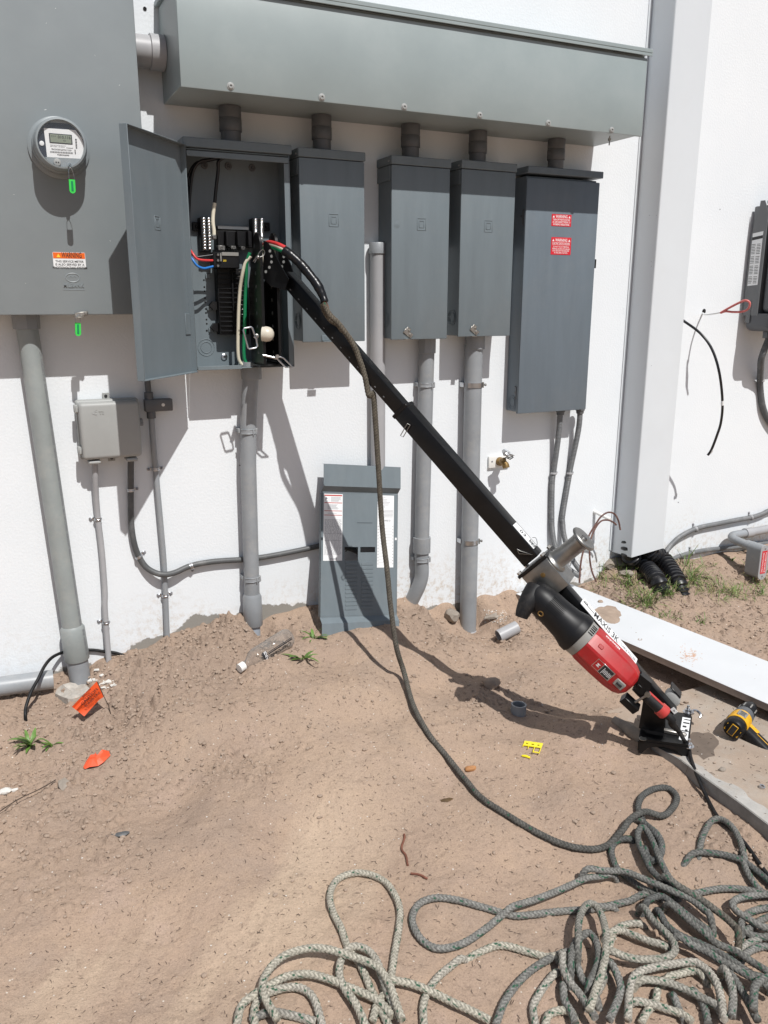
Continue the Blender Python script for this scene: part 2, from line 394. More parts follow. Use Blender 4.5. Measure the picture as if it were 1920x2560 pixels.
loose = .95*gauss(GX, GY, .25, -.25, .5, .3)+.85*gauss(GX, GY, .62, -.16, .28, .16)+.5*gauss(GX, GY, .05, -.85, .38, .3, .5)+.55*gauss(GX, GY, .5, -.75, .35, .12, -.2)
loose += .9*gauss(GX, GY, 1.60, -.2, .17, .2)+.7*gauss(GX, GY, 1.98, -.2, .2, .16)+.9*gauss(GX, GY, 2.5, -.2, .3, .2)+.7*gauss(GX, GY, 3.1, -.35, .6, .3)+.6*gauss(GX, GY, 1.72, -1.72, .12, .3)
loose += .5*gauss(GX, GY, 1.45, -.78, .2, .12)+.4*gauss(GX, GY, 2.9, -.95, .4, .3)+.55*gauss(GX, GY, 1.0, -.1, .2, .08)+.35*gauss(GX, GY, 1.62, -.62, .16, .1)
loose = np.clip(loose*(1+.9*fbm(GX*5, GY*5, 5, 3))+.25*fbm(GX*2.2, GY*2.2, 9, 3), 0, 1)
det = .020*fbm(GX*2.6, GY*2.6, 1, 3)+.0075*fbm(GX*9, GY*9, 2, 4)+.0026*fbm(GX*34, GY*34, 3, 3)
# scuffed streaks running down-left to up-right in the foreground
su = GX*.62+GY*.78; sv = -GX*.78+GY*.62
fg = np.clip(gauss(GX, GY, .25, -1.25, .5, .4), 0, 1)
det += fg*.006*fbm(sv*16, su*3.2, 21, 3)
det += loose*(.012*np.abs(fbm(GX*20, GY*20, 4, 3))+.006*fbm(GX*60, GY*60, 6, 3))
edge = np.clip(-GY/.05, 0.15, 1)                      # keep the join with the wall where it was measured
det = det*edge
# footprints and hollows
for (cx, cy, rx, ry, rot, dep) in [(.95, -1.2, .05, .13, .4, .011), (1.35, -1.25, .055, .12, -.3, .011), (.55, -1.05, .05, .13, 1.0, .010), (1.45, -.95, .05, .12, 1.2, .010), (.25, -1.1, .06, .14, .9, .010)]:
    det -= dep*gauss(GX, GY, cx, cy, rx, ry, rot)
HT = base+det
HT -= .05*((GX > 1.86) & (GY < -1.03) & (GY > -2.58))
HT += .024*gauss(GX, GY, 1.80, -1.04, .13, .07)
# stamped clods: small lumps of earth standing out of the surface
rs = np.random.RandomState(4)
cand = np.column_stack([rs.uniform(-.6, 3.9, 60000), rs.uniform(-2.3, -.01, 60000)])
ii = np.clip(np.searchsorted(gx, cand[:, 0]), 0, len(gx)-1); jj = np.clip(np.searchsorted(gy, cand[:, 1]), 0, len(gy)-1)
lo_ = loose[jj, ii]
keep = rs.uniform(0, 1, 60000) < (.02+.62*lo_**1.5)
for (cx, cy), lw in zip(cand[keep], lo_[keep]):
    r = (.004+.013*rs.uniform()**3.5)*(.75+.7*lw)
    i0, i1 = np.searchsorted(gx, [cx-r*1.4, cx+r*1.4]); j0, j1 = np.searchsorted(gy, [cy-r*1.4, cy+r*1.4])
    if i1 <= i0 or j1 <= j0: continue
    sx = (GX[j0:j1, i0:i1]-cx)/r; sy = (GY[j0:j1, i0:i1]-cy)/r
    th = rs.uniform(0, 6.28); a = sx*math.cos(th)+sy*math.sin(th); b_ = (-sx*math.sin(th)+sy*math.cos(th))*rs.uniform(.9, 1.6)
    HT[j0:j1, i0:i1] += r*rs.uniform(.3, .8)*np.sqrt(np.clip(1-(a*a+b_*b_)**2.2, 0, 1))*(1+.5*a*rs.uniform(-1, 1))
def Hh(x, y):
    z = Hs(x, y)
    return max(z, .086) if x > 1.837 and -2.6 < y < -1.0 else z
def Hs(x, y):
    i = int(np.clip(np.searchsorted(gx, x)-1, 0, len(gx)-2)); j = int(np.clip(np.searchsorted(gy, y)-1, 0, len(gy)-2))
    fx = (x-gx[i])/(gx[i+1]-gx[i]); fy = (y-gy[j])/(gy[j+1]-gy[j])
    return float((HT[j, i]*(1-fx)+HT[j, i+1]*fx)*(1-fy)+(HT[j+1, i]*(1-fx)+HT[j+1, i+1]*fx)*fy)
def G(x, y, lift=0.0):
    """point of the ground surface seen at a photo position"""
    v = ray(x, y); t = 1.2; st = .012
    while t < 8:
        p = CAM+v*t
        if p[1] > -.001 or p[2] < Hh(p[0], p[1]): break
        t += st
    a, b = t-st, t
    for _ in range(14):
        m = (a+b)/2; p = CAM+v*m
        if p[1] > -.001 or p[2] < Hh(p[0], p[1]): b = m
        else: a = m
    p = CAM+v*b; return np.array([p[0], p[1], p[2]+lift])
def on(x, y, dz=0.0): return np.array([x, y, Hh(x, y)+dz])

pale = np.clip(1.2*fg*(fbm(sv*7, su*1.6, 41, 4)+.22)*2.3+.25*gauss(GX, GY, 1.05, -.75, .35, .3), 0, 1)
dark = np.clip(.8*loose+.9*gauss(GX, GY, .38, -.95, .16, .1)*(.6+fbm(GX*14, GY*14, 77, 3))+.12*np.clip(fbm(GX*1.7, GY*1.7, 51, 3), 0, 1), 0, 1)
gm = bpy.data.meshes.new('ground'); ny, nx = GX.shape
co = np.column_stack([GX.ravel(), GY.ravel(), HT.ravel()])
idx = np.arange(nx*ny).reshape(ny, nx)
quads = np.stack([idx[:-1, :-1], idx[:-1, 1:], idx[1:, 1:], idx[1:, :-1]], -1).reshape(-1, 4)
gm.vertices.add(nx*ny); gm.vertices.foreach_set('co', co.ravel()); gm.loops.add(quads.size); gm.loops.foreach_set('vertex_index', quads.ravel())
gm.polygons.add(len(quads)); gm.polygons.foreach_set('loop_start', np.arange(0, quads.size, 4)); gm.polygons.foreach_set('use_smooth', np.ones(len(quads), bool))
for nm_, arr in (('dark_soil', dark), ('pale_sand', pale)):
    at = gm.attributes.new(nm_, 'FLOAT', 'POINT'); at.data.foreach_set('value', arr.ravel().astype(np.float32))
gm.update(calc_edges=True)

def ground_mat():
    m = bpy.data.materials.new('sandy_soil'); m.use_nodes = True; n = m.node_tree.nodes; l = m.node_tree.links
    b = n['Principled BSDF']; b.inputs['Roughness'].default_value = .95; b.inputs['Specular IOR Level'].default_value = .15
    tc = n.new('ShaderNodeTexCoord')
    def noise(sc, det=6, rough=.6, vec=None):
        z = n.new('ShaderNodeTexNoise'); z.inputs['Scale'].default_value = sc; z.inputs['Detail'].default_value = det; z.inputs['Roughness'].default_value = rough
        l.new(vec or tc.outputs['Object'], z.inputs['Vector']); return z.outputs['Fac']
    def rng(src, a, c, lo, hi):
        z = n.new('ShaderNodeMapRange'); l.new(src, z.inputs[0])
        for i, q in zip((1, 2, 3, 4), (a, c, lo, hi)): z.inputs[i].default_value = q
        return z.outputs[0]
    def mix(f, a, c, mode='MIX'):
        z = n.new('ShaderNodeMix'); z.data_type = 'RGBA'; z.blend_type = mode
        if isinstance(f, float): z.inputs[0].default_value = f
        else: l.new(f, z.inputs[0])
        for s_, q in ((6, a), (7, c)):
            if isinstance(q, tuple): z.inputs[s_].default_value = (*q, 1)
            else: l.new(q, z.inputs[s_])
        return z.outputs[2]
    def at(nm): z = n.new('ShaderNodeAttribute'); z.attribute_name = nm; return z.outputs['Fac']
    def add(a, c):
        z = n.new('ShaderNodeMath'); z.operation = 'ADD'; l.new(a, z.inputs[0]); l.new(c, z.inputs[1]); return z.outputs[0]
    c = mix(rng(noise(2.3), .35, .65, 0, 1), (.422, .310, .234), (.366, .272, .210))
    c = mix(rng(noise(11), .45, .7, 0, .55), c, (.45, .33, .24))
    c = mix(rng(noise(5.2, 8, .7), .50, .70, 0, .6), c, (.345, .268, .216))
    c = mix(rng(noise(3.4, 7, .7), .56, .72, 0, .55), c, (.49, .365, .305))
    c = mix(rng(at('dark_soil'), 0, 1, 0, .72), c, (.292, .224, .178))
    c = mix(rng(at('pale_sand'), 0, 1, 0, .7), c, (.53, .41, .305))
    c = mix(rng(noise(70, 4, .7), .56, .72, 0, .6), c, (.19, .14, .108))
    c = mix(rng(noise(190, 3, .7), .60, .68, 0, .55), c, (.12, .088, .068))
    c = mix(rng(noise(240, 3, .8), .3, .7, 0, 1), mix(1.0, c, (.84, .84, .84), 'MULTIPLY'), mix(1.0, c, (1.13, 1.11, 1.09), 'MULTIPLY'))
    vo = n.new('ShaderNodeTexVoronoi'); vo.inputs['Scale'].default_value = 130; l.new(tc.outputs['Object'], vo.inputs['Vector'])
    wn = n.new('ShaderNodeTexWhiteNoise'); l.new(vo.outputs['Position'], wn.inputs['Vector'])
    sp = n.new('ShaderNodeMath'); sp.operation = 'MULTIPLY'; l.new(rng(wn.outputs['Value'], .978, .985, 0, .8), sp.inputs[0]); l.new(rng(vo.outputs['Distance'], .25, .38, 1, 0), sp.inputs[1])
    c = mix(sp.outputs[0], c, (.10, .07, .055))
    v2 = n.new('ShaderNodeTexVoronoi'); v2.inputs['Scale'].default_value = 120; l.new(tc.outputs['Object'], v2.inputs['Vector'])
    w2 = n.new('ShaderNodeTexWhiteNoise'); l.new(v2.outputs['Position'], w2.inputs['Vector'])
    s2 = n.new('ShaderNodeMath'); s2.operation = 'MULTIPLY'; l.new(rng(w2.outputs['Value'], .985, .99, 0, 1), s2.inputs[0]); l.new(rng(v2.outputs['Distance'], .2, .34, 1, 0), s2.inputs[1])
    c = mix(s2.outputs[0], c, (.62, .56, .48))
    l.new(c, b.inputs['Base Color'])
    hsum = add(rng(noise(140, 6, .65), 0, 1, 0, .55), rng(noise(420, 3, .7), 0, 1, 0, .28))
    hsum = add(hsum, rng(noise(45, 5, .6), 0, 1, 0, .9))
    bp = n.new('ShaderNodeBump'); bp.inputs['Strength'].default_value = .9; bp.inputs['Distance'].default_value = .007
    l.new(hsum, bp.inputs['Height']); l.new(bp.outputs[0], b.inputs['Normal'])
    MATS['sandy_soil'] = m
ground_mat(); gm.materials.append(MATS['sandy_soil'])
go = bpy.data.objects.new('ground', gm); COL.objects.link(go); tag(go, 'bare sandy brown soil banked up against the white wall', kind='structure')

# concrete slab, mostly under a skin of sand, its left edge bare
def cr_edge(p):
    return [(p[i][0]+(p[i+1][0]-p[i][0])*k/8, p[i][1]+(p[i+1][1]-p[i][1])*k/8) for i in range(len(p)-1) for k in range(8)]+[p[-1]]
def slab():
    m = MB(); e = [(1.845, -.99), (1.838, -1.1), (1.834, -1.22), (1.85, -1.33), (1.842, -1.45), (1.835, -1.58), (1.822, -1.72), (1.815, -1.9), (1.80, -2.6), (6, -2.6), (6, -.97)]
    m.prism(e, (0, 0, 0), X3, Y3, Z3, -.12, .086)
    m2 = m.build('concrete_slab', 'concrete', base=(1.83, -1.0, 0)); ORG[m2] = (1.83, -1.0, 0)
    rr_ = random.Random(5); inn = [(x+.040+.014*math.sin(y*19)+.008*math.sin(y*53+1)+rr_.uniform(-.003, .003), y) for x, y in cr_edge(e[3:8])]; out_ = [(x+.0015, y) for x, y in cr_edge(e[3:8])]
    MB().prism(out_+inn[::-1], (0, 0, 0), X3, Y3, Z3, .0866, .0874).build('bare_edge', 'bare_concrete', m2)
    MB().prism([(x-.0025, y) for x, y in cr_edge(e[1:9])]+[(x+.0035, y) for x, y in cr_edge(e[1:9])][::-1], (0, 0, 0), X3, Y3, Z3, -.11, .0862).build('cut_face', 'concrete_edge', m2); tag(m2, 'sand-dusted grey concrete slab with its cut edge bare at the right of the yard', kind='structure')
slab()

# ------------------------------------------------------------------ wall
def wall_mat():
    m = bpy.data.materials.new('white_stucco'); m.use_nodes = True; n = m.node_tree.nodes; l = m.node_tree.links
    b = n['Principled BSDF']; b.inputs['Roughness'].default_value = .75; b.inputs['Specular IOR Level'].default_value = .25
    tc = n.new('ShaderNodeTexCoord'); geo = n.new('ShaderNodeNewGeometry'); sx = n.new('ShaderNodeSeparateXYZ'); l.new(geo.outputs['Position'], sx.inputs[0])
    def noise(sc, det=5, rough=.6):
        z = n.new('ShaderNodeTexNoise'); z.inputs['Scale'].default_value = sc; z.inputs['Detail'].default_value = det; z.inputs['Roughness'].default_value = rough
        l.new(tc.outputs['Object'], z.inputs['Vector']); return z.outputs['Fac']
    def rng(src, a, c, lo, hi):
        z = n.new('ShaderNodeMapRange'); l.new(src, z.inputs[0])
        for i, q in zip((1, 2, 3, 4), (a, c, lo, hi)): z.inputs[i].default_value = q
        return z.outputs[0]
    def math_(op, a, c):
        z = n.new('ShaderNodeMath'); z.operation = op
        for i, q in enumerate((a, c)):
            if isinstance(q, (int, float)): z.inputs[i].default_value = q
            else: l.new(q, z.inputs[i])
        return z.outputs[0]
    def mix(f, a, c):
        z = n.new('ShaderNodeMix'); z.data_type = 'RGBA'; l.new(f, z.inputs[0])
        for s_, q in ((6, a), (7, c)):
            if isinstance(q, tuple): z.inputs[s_].default_value = (*q, 1)
            else: l.new(q, z.inputs[s_])
        return z.outputs[2]
    c = mix(rng(noise(3), .3, .7, 0, 1), (.735, .765, .79), (.77, .795, .815))
    # mud splashed on the foot of the wall by rain
    sp = math_('MULTIPLY', rng(noise(38, 8, .75), .48, .62, 0, 1), rng(math_('ADD', sx.outputs[2], rng(noise(2.2, 3), .3, .7, -.10, .10)), .22, .44, .7, 0))
    sp = math_('MULTIPLY', sp, rng(sx.outputs[0], .2, .45, .25, 1))
    c = mix(sp, c, (.52, .43, .34))
    # unpainted cement below the paint line
    ln = math_('ADD', sx.outputs[2], rng(noise(7, 5, .65), .25, .75, -.035, .035))
    win = math_('MULTIPLY', rng(sx.outputs[0], .25, .62, 0, 1), rng(sx.outputs[0], 1.0, 1.5, 1, 0))
    ln = math_('SUBTRACT', ln, math_('MULTIPLY', win, .125))
    c = mix(rng(ln, .160, .165, 1, 0), c, (.27, .255, .23))
    # a few scuffs
    c = mix(rng(noise(17, 6, .8), .70, .78, 0, .28), c, (.5, .46, .42))
    l.new(c, b.inputs['Base Color'])
    h = math_('ADD', rng(noise(120, 3, .5), .38, .68, 0, 1), math_('MULTIPLY', noise(260, 3), .35))
    h = math_('ADD', h, math_('MULTIPLY', noise(9, 3), .8))
    bp = n.new('ShaderNodeBump'); bp.inputs['Strength'].default_value = .085; bp.inputs['Distance'].default_value = .005
    l.new(h, bp.inputs['Height']); l.new(bp.outputs[0], b.inputs['Normal'])
    MATS['white_stucco'] = m
wall_mat()
mb = MB().box(-9, 14, 0, .25, -.6, 5.2)
wall = mb.build('stucco_wall', 'white_stucco', base=(2, 0, 0), smooth=False); tag(wall, 'white rough stucco building wall carrying all the electrical boxes', 'wall')
hm = MB()
for (x, y, r) in ((362, 22, .006),):
    p = W(x*KK, y*KK+0, 0); hm.lathe(p+vv((0, -.001, 0)), (0, -1, 0), [(0, r), (.0008, r)], 14)
hm.build('drill_hole', 'dark_hole', wall)
sc_ = MB()
for (x, y) in ((198, 880), (204, 883), (1555, 452), (1352, 858), (1530, 1225), (1533, 1250), (1465, 1085), (283, 1440), (520, 1005), (748, 1190)):
    p = W(x, y); sc_.blob(p+vv((0, -.001, 0)), rnd.uniform(.002, .004), 0, .4, (1.6, .3, .8))
tag(sc_.build('paint_chip', 'ink', wall), kind='stuff')
# ------------------------------------------------------------------ small shared builders for the boxes on the wall
NY = -Y3
def sheet_label(parent, name, x0, x1, z0, z1, y, base, th=.0006, r=.003):
    """flat rounded sticker on a face at y, facing the viewer"""
    w, h = (x1-x0)/2, (z1-z0)/2; pts = []
    for cx, cz, a0 in ((w-r, h-r, 0), (-w+r, h-r, 90), (-w+r, -h+r, 180), (w-r, -h+r, 270)):
        for k in range(4): a = R(a0+30*k); pts.append((cx+r*math.cos(a), cz+r*math.sin(a)))
    return MB().prism(pts, ((x0+x1)/2, y, (z0+z1)/2), X3, Z3, NY, 0, th).build(name, base, parent, angle=20)
def tri_mark(mb, o, s, y):
    mb.prism([(-s, -s*.85), (s, -s*.85), (0, s*.9)], (o[0], y, o[1]), X3, Z3, NY, 0, .0003)
def square_logo(parent, cx, cz, y, s=.021, mat='box_grey', ux=X3, n=NY):
    mb = MB(); uy = Z3
    o = vv((cx, y, cz)) if np.isscalar(cx) else cx
    for a, t in ((s, .0026), (s*.56, .0022)):
        for du, dv, hu, hv in ((0, a, a, t/2), (0, -a, a, t/2), (a, 0, t/2, a), (-a, 0, t/2, a)):
            mb.obox(o+ux*du*.86+uy*dv+n*.0002, (ux, uy, n), (hu*.86+t/4 if hv == t/2 else hu, hv, .0012), .0008)
    return mb.build('embossed_mark', mat, parent)
def screw(mb, o, n, r, h=.004):
    n = unit(n); mb.lathe(vv(o), n, [(0, r), (h*.35, r), (h, r*.62), (h*1.05, .0)], 14, caps=False)
def knockout(parent, o, n, r, mat):
    mb = MB(); u, v = perp(n)
    for rr in (r, r*.66):
        path = [vv(o)+vv(n)*.0005+(u*math.cos(a)+v*math.sin(a))*rr for a in np.linspace(0, 6.1, 40)]
        mb.tube(path, .0011, 5)
    return mb.build('knockout', mat, parent)

# ---- service meter cabinet on the left
dc = .1465
t = thing('meter_cabinet', (.2, 0, 1.453), 'large light grey meter cabinet at the left edge with an orange and white warning sticker', 'electrical cabinet')
MB().box(-.30, .508, -dc+.022, -.002, 1.462, 2.95, .003).build('cabinet_body', 'can_grey', t)
MB().box(-.304, .5135, -dc, -dc+.021, 1.453, 2.96, .004, 2).build('front_cover', 'can_grey', t)
y = -dc-.0003
p0 = W(113, 545, dc); p1 = W(189, 579, dc); x0, x1 = p0[0], p1[0]-.004; zt, zb = p0[2]+.001, p1[2]
sl_ = sheet_label(t, 'warning_label', x0, x1, zb, zt, y, 'sign_white')
zm = zt-(zt-zb)*.40
MB().box(x0+.001, x1-.001, y-.0012, y-.0005, zm, zt-.001).build('warning_band', 'sign_orange', sl_)
mb = MB(); xc = (x0+x1)/2; yy = y-.0013
mb.text('WARNING', (xc+.008, yy, (zm+zt)/2), X3, Z3, .024, lift=.0003, n=NY, width=.060)
for i, s_ in enumerate(('THIS SERVICE METER', 'IS ALSO SERVED BY A', 'PHOTOVOLTAIC SYSTEM')):
    mb.text(s_, (xc, y-.0008, zm-.0095-.0094*i), X3, Z3, .0092, lift=.0003, n=NY)
mb.build('lettering', 'ink', sl_)
mb = MB(); tri_mark(mb, (x0+.017, (zm+zt)/2-.001), .0062, yy); mb.build('hazard_triangle', 'sign_yellow', sl_)
# pressed maker's mark
q = W(159, 617, dc); mb = MB()
mb.text('MILBANK', q+vv((0, .0004, 0)), X3, Z3, .017, lift=.0012, n=NY, depth=.0016, width=.062)
mb.box(q[0]-.033, q[0]+.033, -dc-.0012, -dc+.001, q[2]-.0135, q[2]-.0118, .0005)
q2 = W(157, 600, dc)
mb.tube([q2+vv((.021*math.cos(a), 0, .0135*math.sin(a))) for a in np.linspace(0, 6.283, 40)], .0016, 6, caps=False)
for s_ in (-1, 1): mb.tube([q2+vv((s_*.006+.0055*math.cos(a), 0, -.001+.006*math.sin(a))) for a in np.linspace(.2, 2.9, 9)], .0012, 5)
mb.build('embossed_mark', 'can_grey', t)
# latch at the bottom edge
q = W(172, 681, dc+.005); mb = MB()
mb.obox(q+vv((.006, 0, .004)), (unit((1, 0, .12)), Y3, Z3), (.021, .0022, .007), .002)
mb.obox(q+vv((-.004, -.010, -.006)), (X3, Y3, Z3), (.014, .014, .0016), .001); screw(mb, q+vv((.02, -.002, .006)), NY, .0055)
mb.build('latch', 'steel_dirty', t)

mb = MB()
for (x, y) in ((55, 612), (98, 237), (258, 184), (100, 50), (205, 120), (30, 420), (238, 520), (120, 18)):
    q = W(x, y, dc); mb.obox((q[0], -dc-.0002, q[2]), (unit((1, 0, rnd.uniform(-2, 2))), unit((0, 0, 1)), NY), (rnd.uniform(.0008, .0035), .0007, .0002))
tag(mb.build('paint_nick', 'sign_white', t), kind='stuff')
# ---- the meter itself
c0 = W(127, 320, dc); c0[1] = -dc
m = thing('electric_meter', c0, 'round grey electric meter with a digital display on the meter cabinet', 'electric meter')
MB().lathe(c0, NY, [(.0, .0895), (.006, .0895), (.008, .086), (.011, .078)], 48).build('socket_flange', 'can_grey', m)
MB().lathe(c0, NY, [(.008, .0765), (.012, .0785), (.040, .0785), (.043, .077), (.045, .073), (.060, .0725)], 48).build('collar', 'can_grey', m)
MB().lathe(c0, NY, [(.052, .0755), (.060, .0762), (.086, .0735), (.091, .0705), (.092, .066), (.089, .0655), (.076, .064)], 48, caps=False).build('cover_ring', 'can_grey', m)
fy = c0[1]-.078
def mz(x, y): return W(*RG(40, 260, .1326)(x, y), dc+.078)
cc = mz(850, 745); cc[1] = fy
MB().lathe(cc+vv((0, .004, 0)), NY, [(0, .0655), (.004, .0655)], 48).build('backing', 'glass_dark', m)
a, b_ = mz(525, 450), mz(1240, 1030)
fp = [(mz(*p)[0]-cc[0], mz(*p)[2]-cc[2]) for p in ((520, 452), (1120, 492), (1230, 640), (1292, 830), (1285, 920), (1250, 1035), (585, 1000), (560, 760))]
MB().prism(fp, cc, X3, Z3, NY, .0002, .0012).build('face_plate', 'sign_white', m)
lp = [(mz(*p)[0]-cc[0], mz(*p)[2]-cc[2]) for p in ((545, 1000), (1250, 1035), (1215, 1175), (1090, 1170), (860, 1245), (690, 1185))]
MB().prism(lp, cc, X3, Z3, NY, .0002, .0016).build('lower_plate', 'can_grey', m)
up = [(mz(*p)[0]-cc[0], mz(*p)[2]-cc[2]) for p in ((600, 345), (700, 285), (850, 258), (960, 290), (1040, 372))]
MB().prism(up, cc, X3, Z3, NY, .0002, .002).build('upper_plate', 'can_grey', m)
s0, s1, s2, s3 = (mz(*p) for p in ((592, 538), (1078, 578), (1090, 778), (608, 740)))
ux = unit(s1-s0); uz = np.cross(ux, NY)*-1; uz = uz if uz[2] > 0 else -uz
sc0 = (s0+s2)/2; sc0[1] = fy-.0014
fr = MB().obox(sc0, (ux, uz, NY), (.0325, .0138, .0012), .001).build('display_frame', 'frame_black', m)
sc1 = sc0+NY*.0013
MB().obox(sc1, (ux, uz, NY), (.0295, .0112, .0004)).build('display', 'lcd', fr)
mb = MB(); mb.text('010,116', sc1+ux*.010+uz*.004+NY*.0005, ux, uz, .0115, lift=.0003, n=NY, width=.036)
mb.text('= = =', sc1-ux*.0205+uz*.0055+NY*.0005, ux, uz, .006, lift=.0003, n=NY)
for k in (0, 1): mb.lathe(sc1+ux*(.008+.004*k)-uz*.005+NY*.0005, NY, [(0, .0014), (.0003, .0014)], 10)
mb.build('digits', 'ink', fr)
mb = MB(); ty = fy-.0014
def mtext(s_, x, y_, size, width=None, ali='CENTER'):
    q = mz(x, y_); q[1] = ty; mb.text(s_, q, ux, uz, size, align=ali, lift=.0003, n=NY, width=width)
mtext('PEACE RIVER ELECTRIC COOP', 858, 868, .0062, .056); mtext('Honeywell', 1012, 832, .0045, .019)
mtext('928056899', 890, 968, .0062, .034); mtext('CL200 240V 3W TYPE A4D 30TA', 790, 785, .003, .044); mtext('60 HZ 1.0 KH', 780, 808, .003, .04)
for k in range(26): q = mz(655+16.5*k, 904+1.0*k); q[1] = ty-.0003; mb.obox(q, (ux, uz, NY), (.0006 if k % 3 else .0009, .0022, .0002))
for k in range(7): q = mz(1128+2*k, 668+27*k); q[1] = ty-.0003; mb.obox(q, (ux, uz, NY), (.0022, .0008 if k % 2 else .0015, .0002))
q = mz(1115, 905); q[1] = ty-.0003; mb.obox(q, (ux, uz, NY), (.0012, .0065, .0002))
mb.build('print', 'ink', m)
q = mz(485, 742); q[1] = fy-.001; MB().lathe(q, NY, [(0, .0068), (.001, .0068), (.0016, .005)], 20).build('optical_port', 'sign_white', m)
q = mz(775, 1100); q[1] = fy-.0016
mb = MB().mat(0).lathe(q, NY, [(0, .0105), (.004, .0105), (.0048, .009)], 20)
mb.mat(1)
for k in (-1, 1): mb.lathe(q+ux*.0032*k-uz*.001+NY*.0048, NY, [(0, .0022), (.0004, .0022)], 10)
mb.build('reset_button', ['net_grey', 'ink'], m)
MB().lathe(cc+NY*.013, NY, [(0, .0655), (.001, .0655)], 48).build('lens', 'meter_glass', m)

def wire_seal(tx, ty_, bx, by, d, label, shackle_top):
    """green padlock-shaped plastic seal on a wire shackle"""
    a, b = W(tx, ty_, d), W(bx, by, d); top = W(*shackle_top, d)
    s = thing('wire_seal', top, label, 'meter seal', 'green meter seals')
    dn = unit(b-a); sd = np.cross(dn, NY); L = np.linalg.norm(b-a); w = .0088
    pts = [(-w, 0), (w, 0), (w, -L+w)]+[(w*math.cos(q), -L+w-w*math.sin(q)) for q in np.linspace(.2, 2.9, 9)]+[(-w, -L+w)]
    MB().prism(pts, a, sd, -dn, NY, -.0035, .0035).build('seal_body', 'seal_green', s)
    MB().obox(a+dn*L*.48+NY*.0035, (sd, dn, NY), (.003, L*.36, .0008), .0004).build('seal_insert', 'wire_green', s)
    pa = [a-sd*w*.8+dn*.004, a-sd*w*.85-dn*.010, top-sd*w*.55+dn*.006, top, top+sd*w*.55+dn*.006, a+sd*w*.85-dn*.010, a+sd*w*.8+dn*.004]
    MB().tube(cr(pa, .003), .0009, 6).build('shackle', 'zinc', s)
wire_seal(155, 388, 157, 418, dc+.098, 'green plastic seal hanging below the meter face on a wire shackle', (152, 362))
wire_seal(168, 697, 169, 726, dc+.012, 'green plastic seal hanging from the latch under the meter cabinet', (170, 679))
q = W(151, 357, dc+.094)
MB().lathe(q+vv((0, .012, 0)), NY, [(0, .0055), (.018, .0055), (.018, .004), (.014, .004)], 16, caps=False).build('seal_barrel', 'chrome', m)

# ---- grey trough (wireway) above the panels
dt = .292
t = thing('wiring_trough', (1.53, 0, 2.132), 'long pale grey metal wiring trough spanning the wall above the row of panels', 'wiring trough')
MB().box(.616, 2.429, -dt+.014, -.002, 2.137, 2.424, .002).build('trough_body', 'trough_grey', t)
MB().box(.6130, 2.432, -dt, -dt+.013, 2.131, 2.412, .003, 2).build('trough_cover', 'trough_grey', t)
mb = MB(); mb.box(.604, 2.446, -dt-.012, -.001, 2.428, 2.443, .002); mb.box(.604, 2.446, -dt-.012, -dt-.008, 2.417, 2.4275, .0012)
mb.build('top_lip', 'trough_grey', t)
for (x, y) in ((498, 186), (695, 210), (873, 231), (1036, 249), (1184, 266), (1321, 281)):
    q = W(x, y, dt); q[1] = -dt-.0003; mb = MB()
    mb.lathe(q, NY, [(0, .0115), (.0018, .0115), (.0024, .009), (.005, .0075), (.0056, .004), (.0025, .0035)], 16); mb.build('cover_screw', 'net_grey', t)
q = W(1317, 298, .24); q[2] = 2.132
mb = MB(); mb.cyl(q, q-Z3*.034, .0026, seg=8); mb.cyl(q-Z3*.009, q-Z3*.018, .006, seg=6); mb.build('drain_bolt', 'steel_dirty', t)

# ---- pipe joining cabinet and trough
zc = W(333, 113, .058)[2]
t = thing('pipe_stub', (.56, -.058, zc-.045), 'short fat grey pipe stub joining the meter cabinet to the end of the trough', 'conduit pipe')
MB().cyl((.505, -.058, zc), (.600, -.058, zc), .0475, seg=32).build('pipe', 'pvc_light', t)
MB().lathe((.568, -.058, zc), X3, [(0, .050), (.002, .0535), (.046, .0535), (.0465, .050)], 32).build('coupling', 'pvc_light', t)

# ---- five stubby couplings between trough and panels
for (x, y0, y1, lab) in ((.8235, 300, 0, 'first dark pipe coupling from the left, above the open panel'), (1.156, 0, 0, 'dark pipe coupling above the closed panel next to the open one'), (1.513, 0, 0, 'dark pipe coupling above the middle closed panel'),
                         (1.808, 0, 0, 'dark pipe coupling above the panel left of the tall one'), (2.182, 0, 0, 'dark pipe coupling above the tall right-hand panel')):
    yc = -.072; big = x < 1
    r = .0380 if big else .0362
    t = thing('pipe_coupling', (x, yc, 2.02), lab, 'pipe coupling', 'couplings under the trough')
    MB().lathe((x, yc, 2.0195), Z3, [(0, r*.90), (.036, r*.90)], 28).build('lower_collar', 'pvc_dark', t)
    MB().lathe((x, yc, 2.0560), Z3, [(0, r*.97), (.0015, r), (.040, r), (.0415, r*.97)], 28).build('middle_collar', 'pvc_dark', t)
    MB().lathe((x, yc, 2.0980), Z3, [(0, r*.97), (.0015, r*.985), (.0375, r*.985)], 28).build('upper_collar', 'pvc_dark', t)

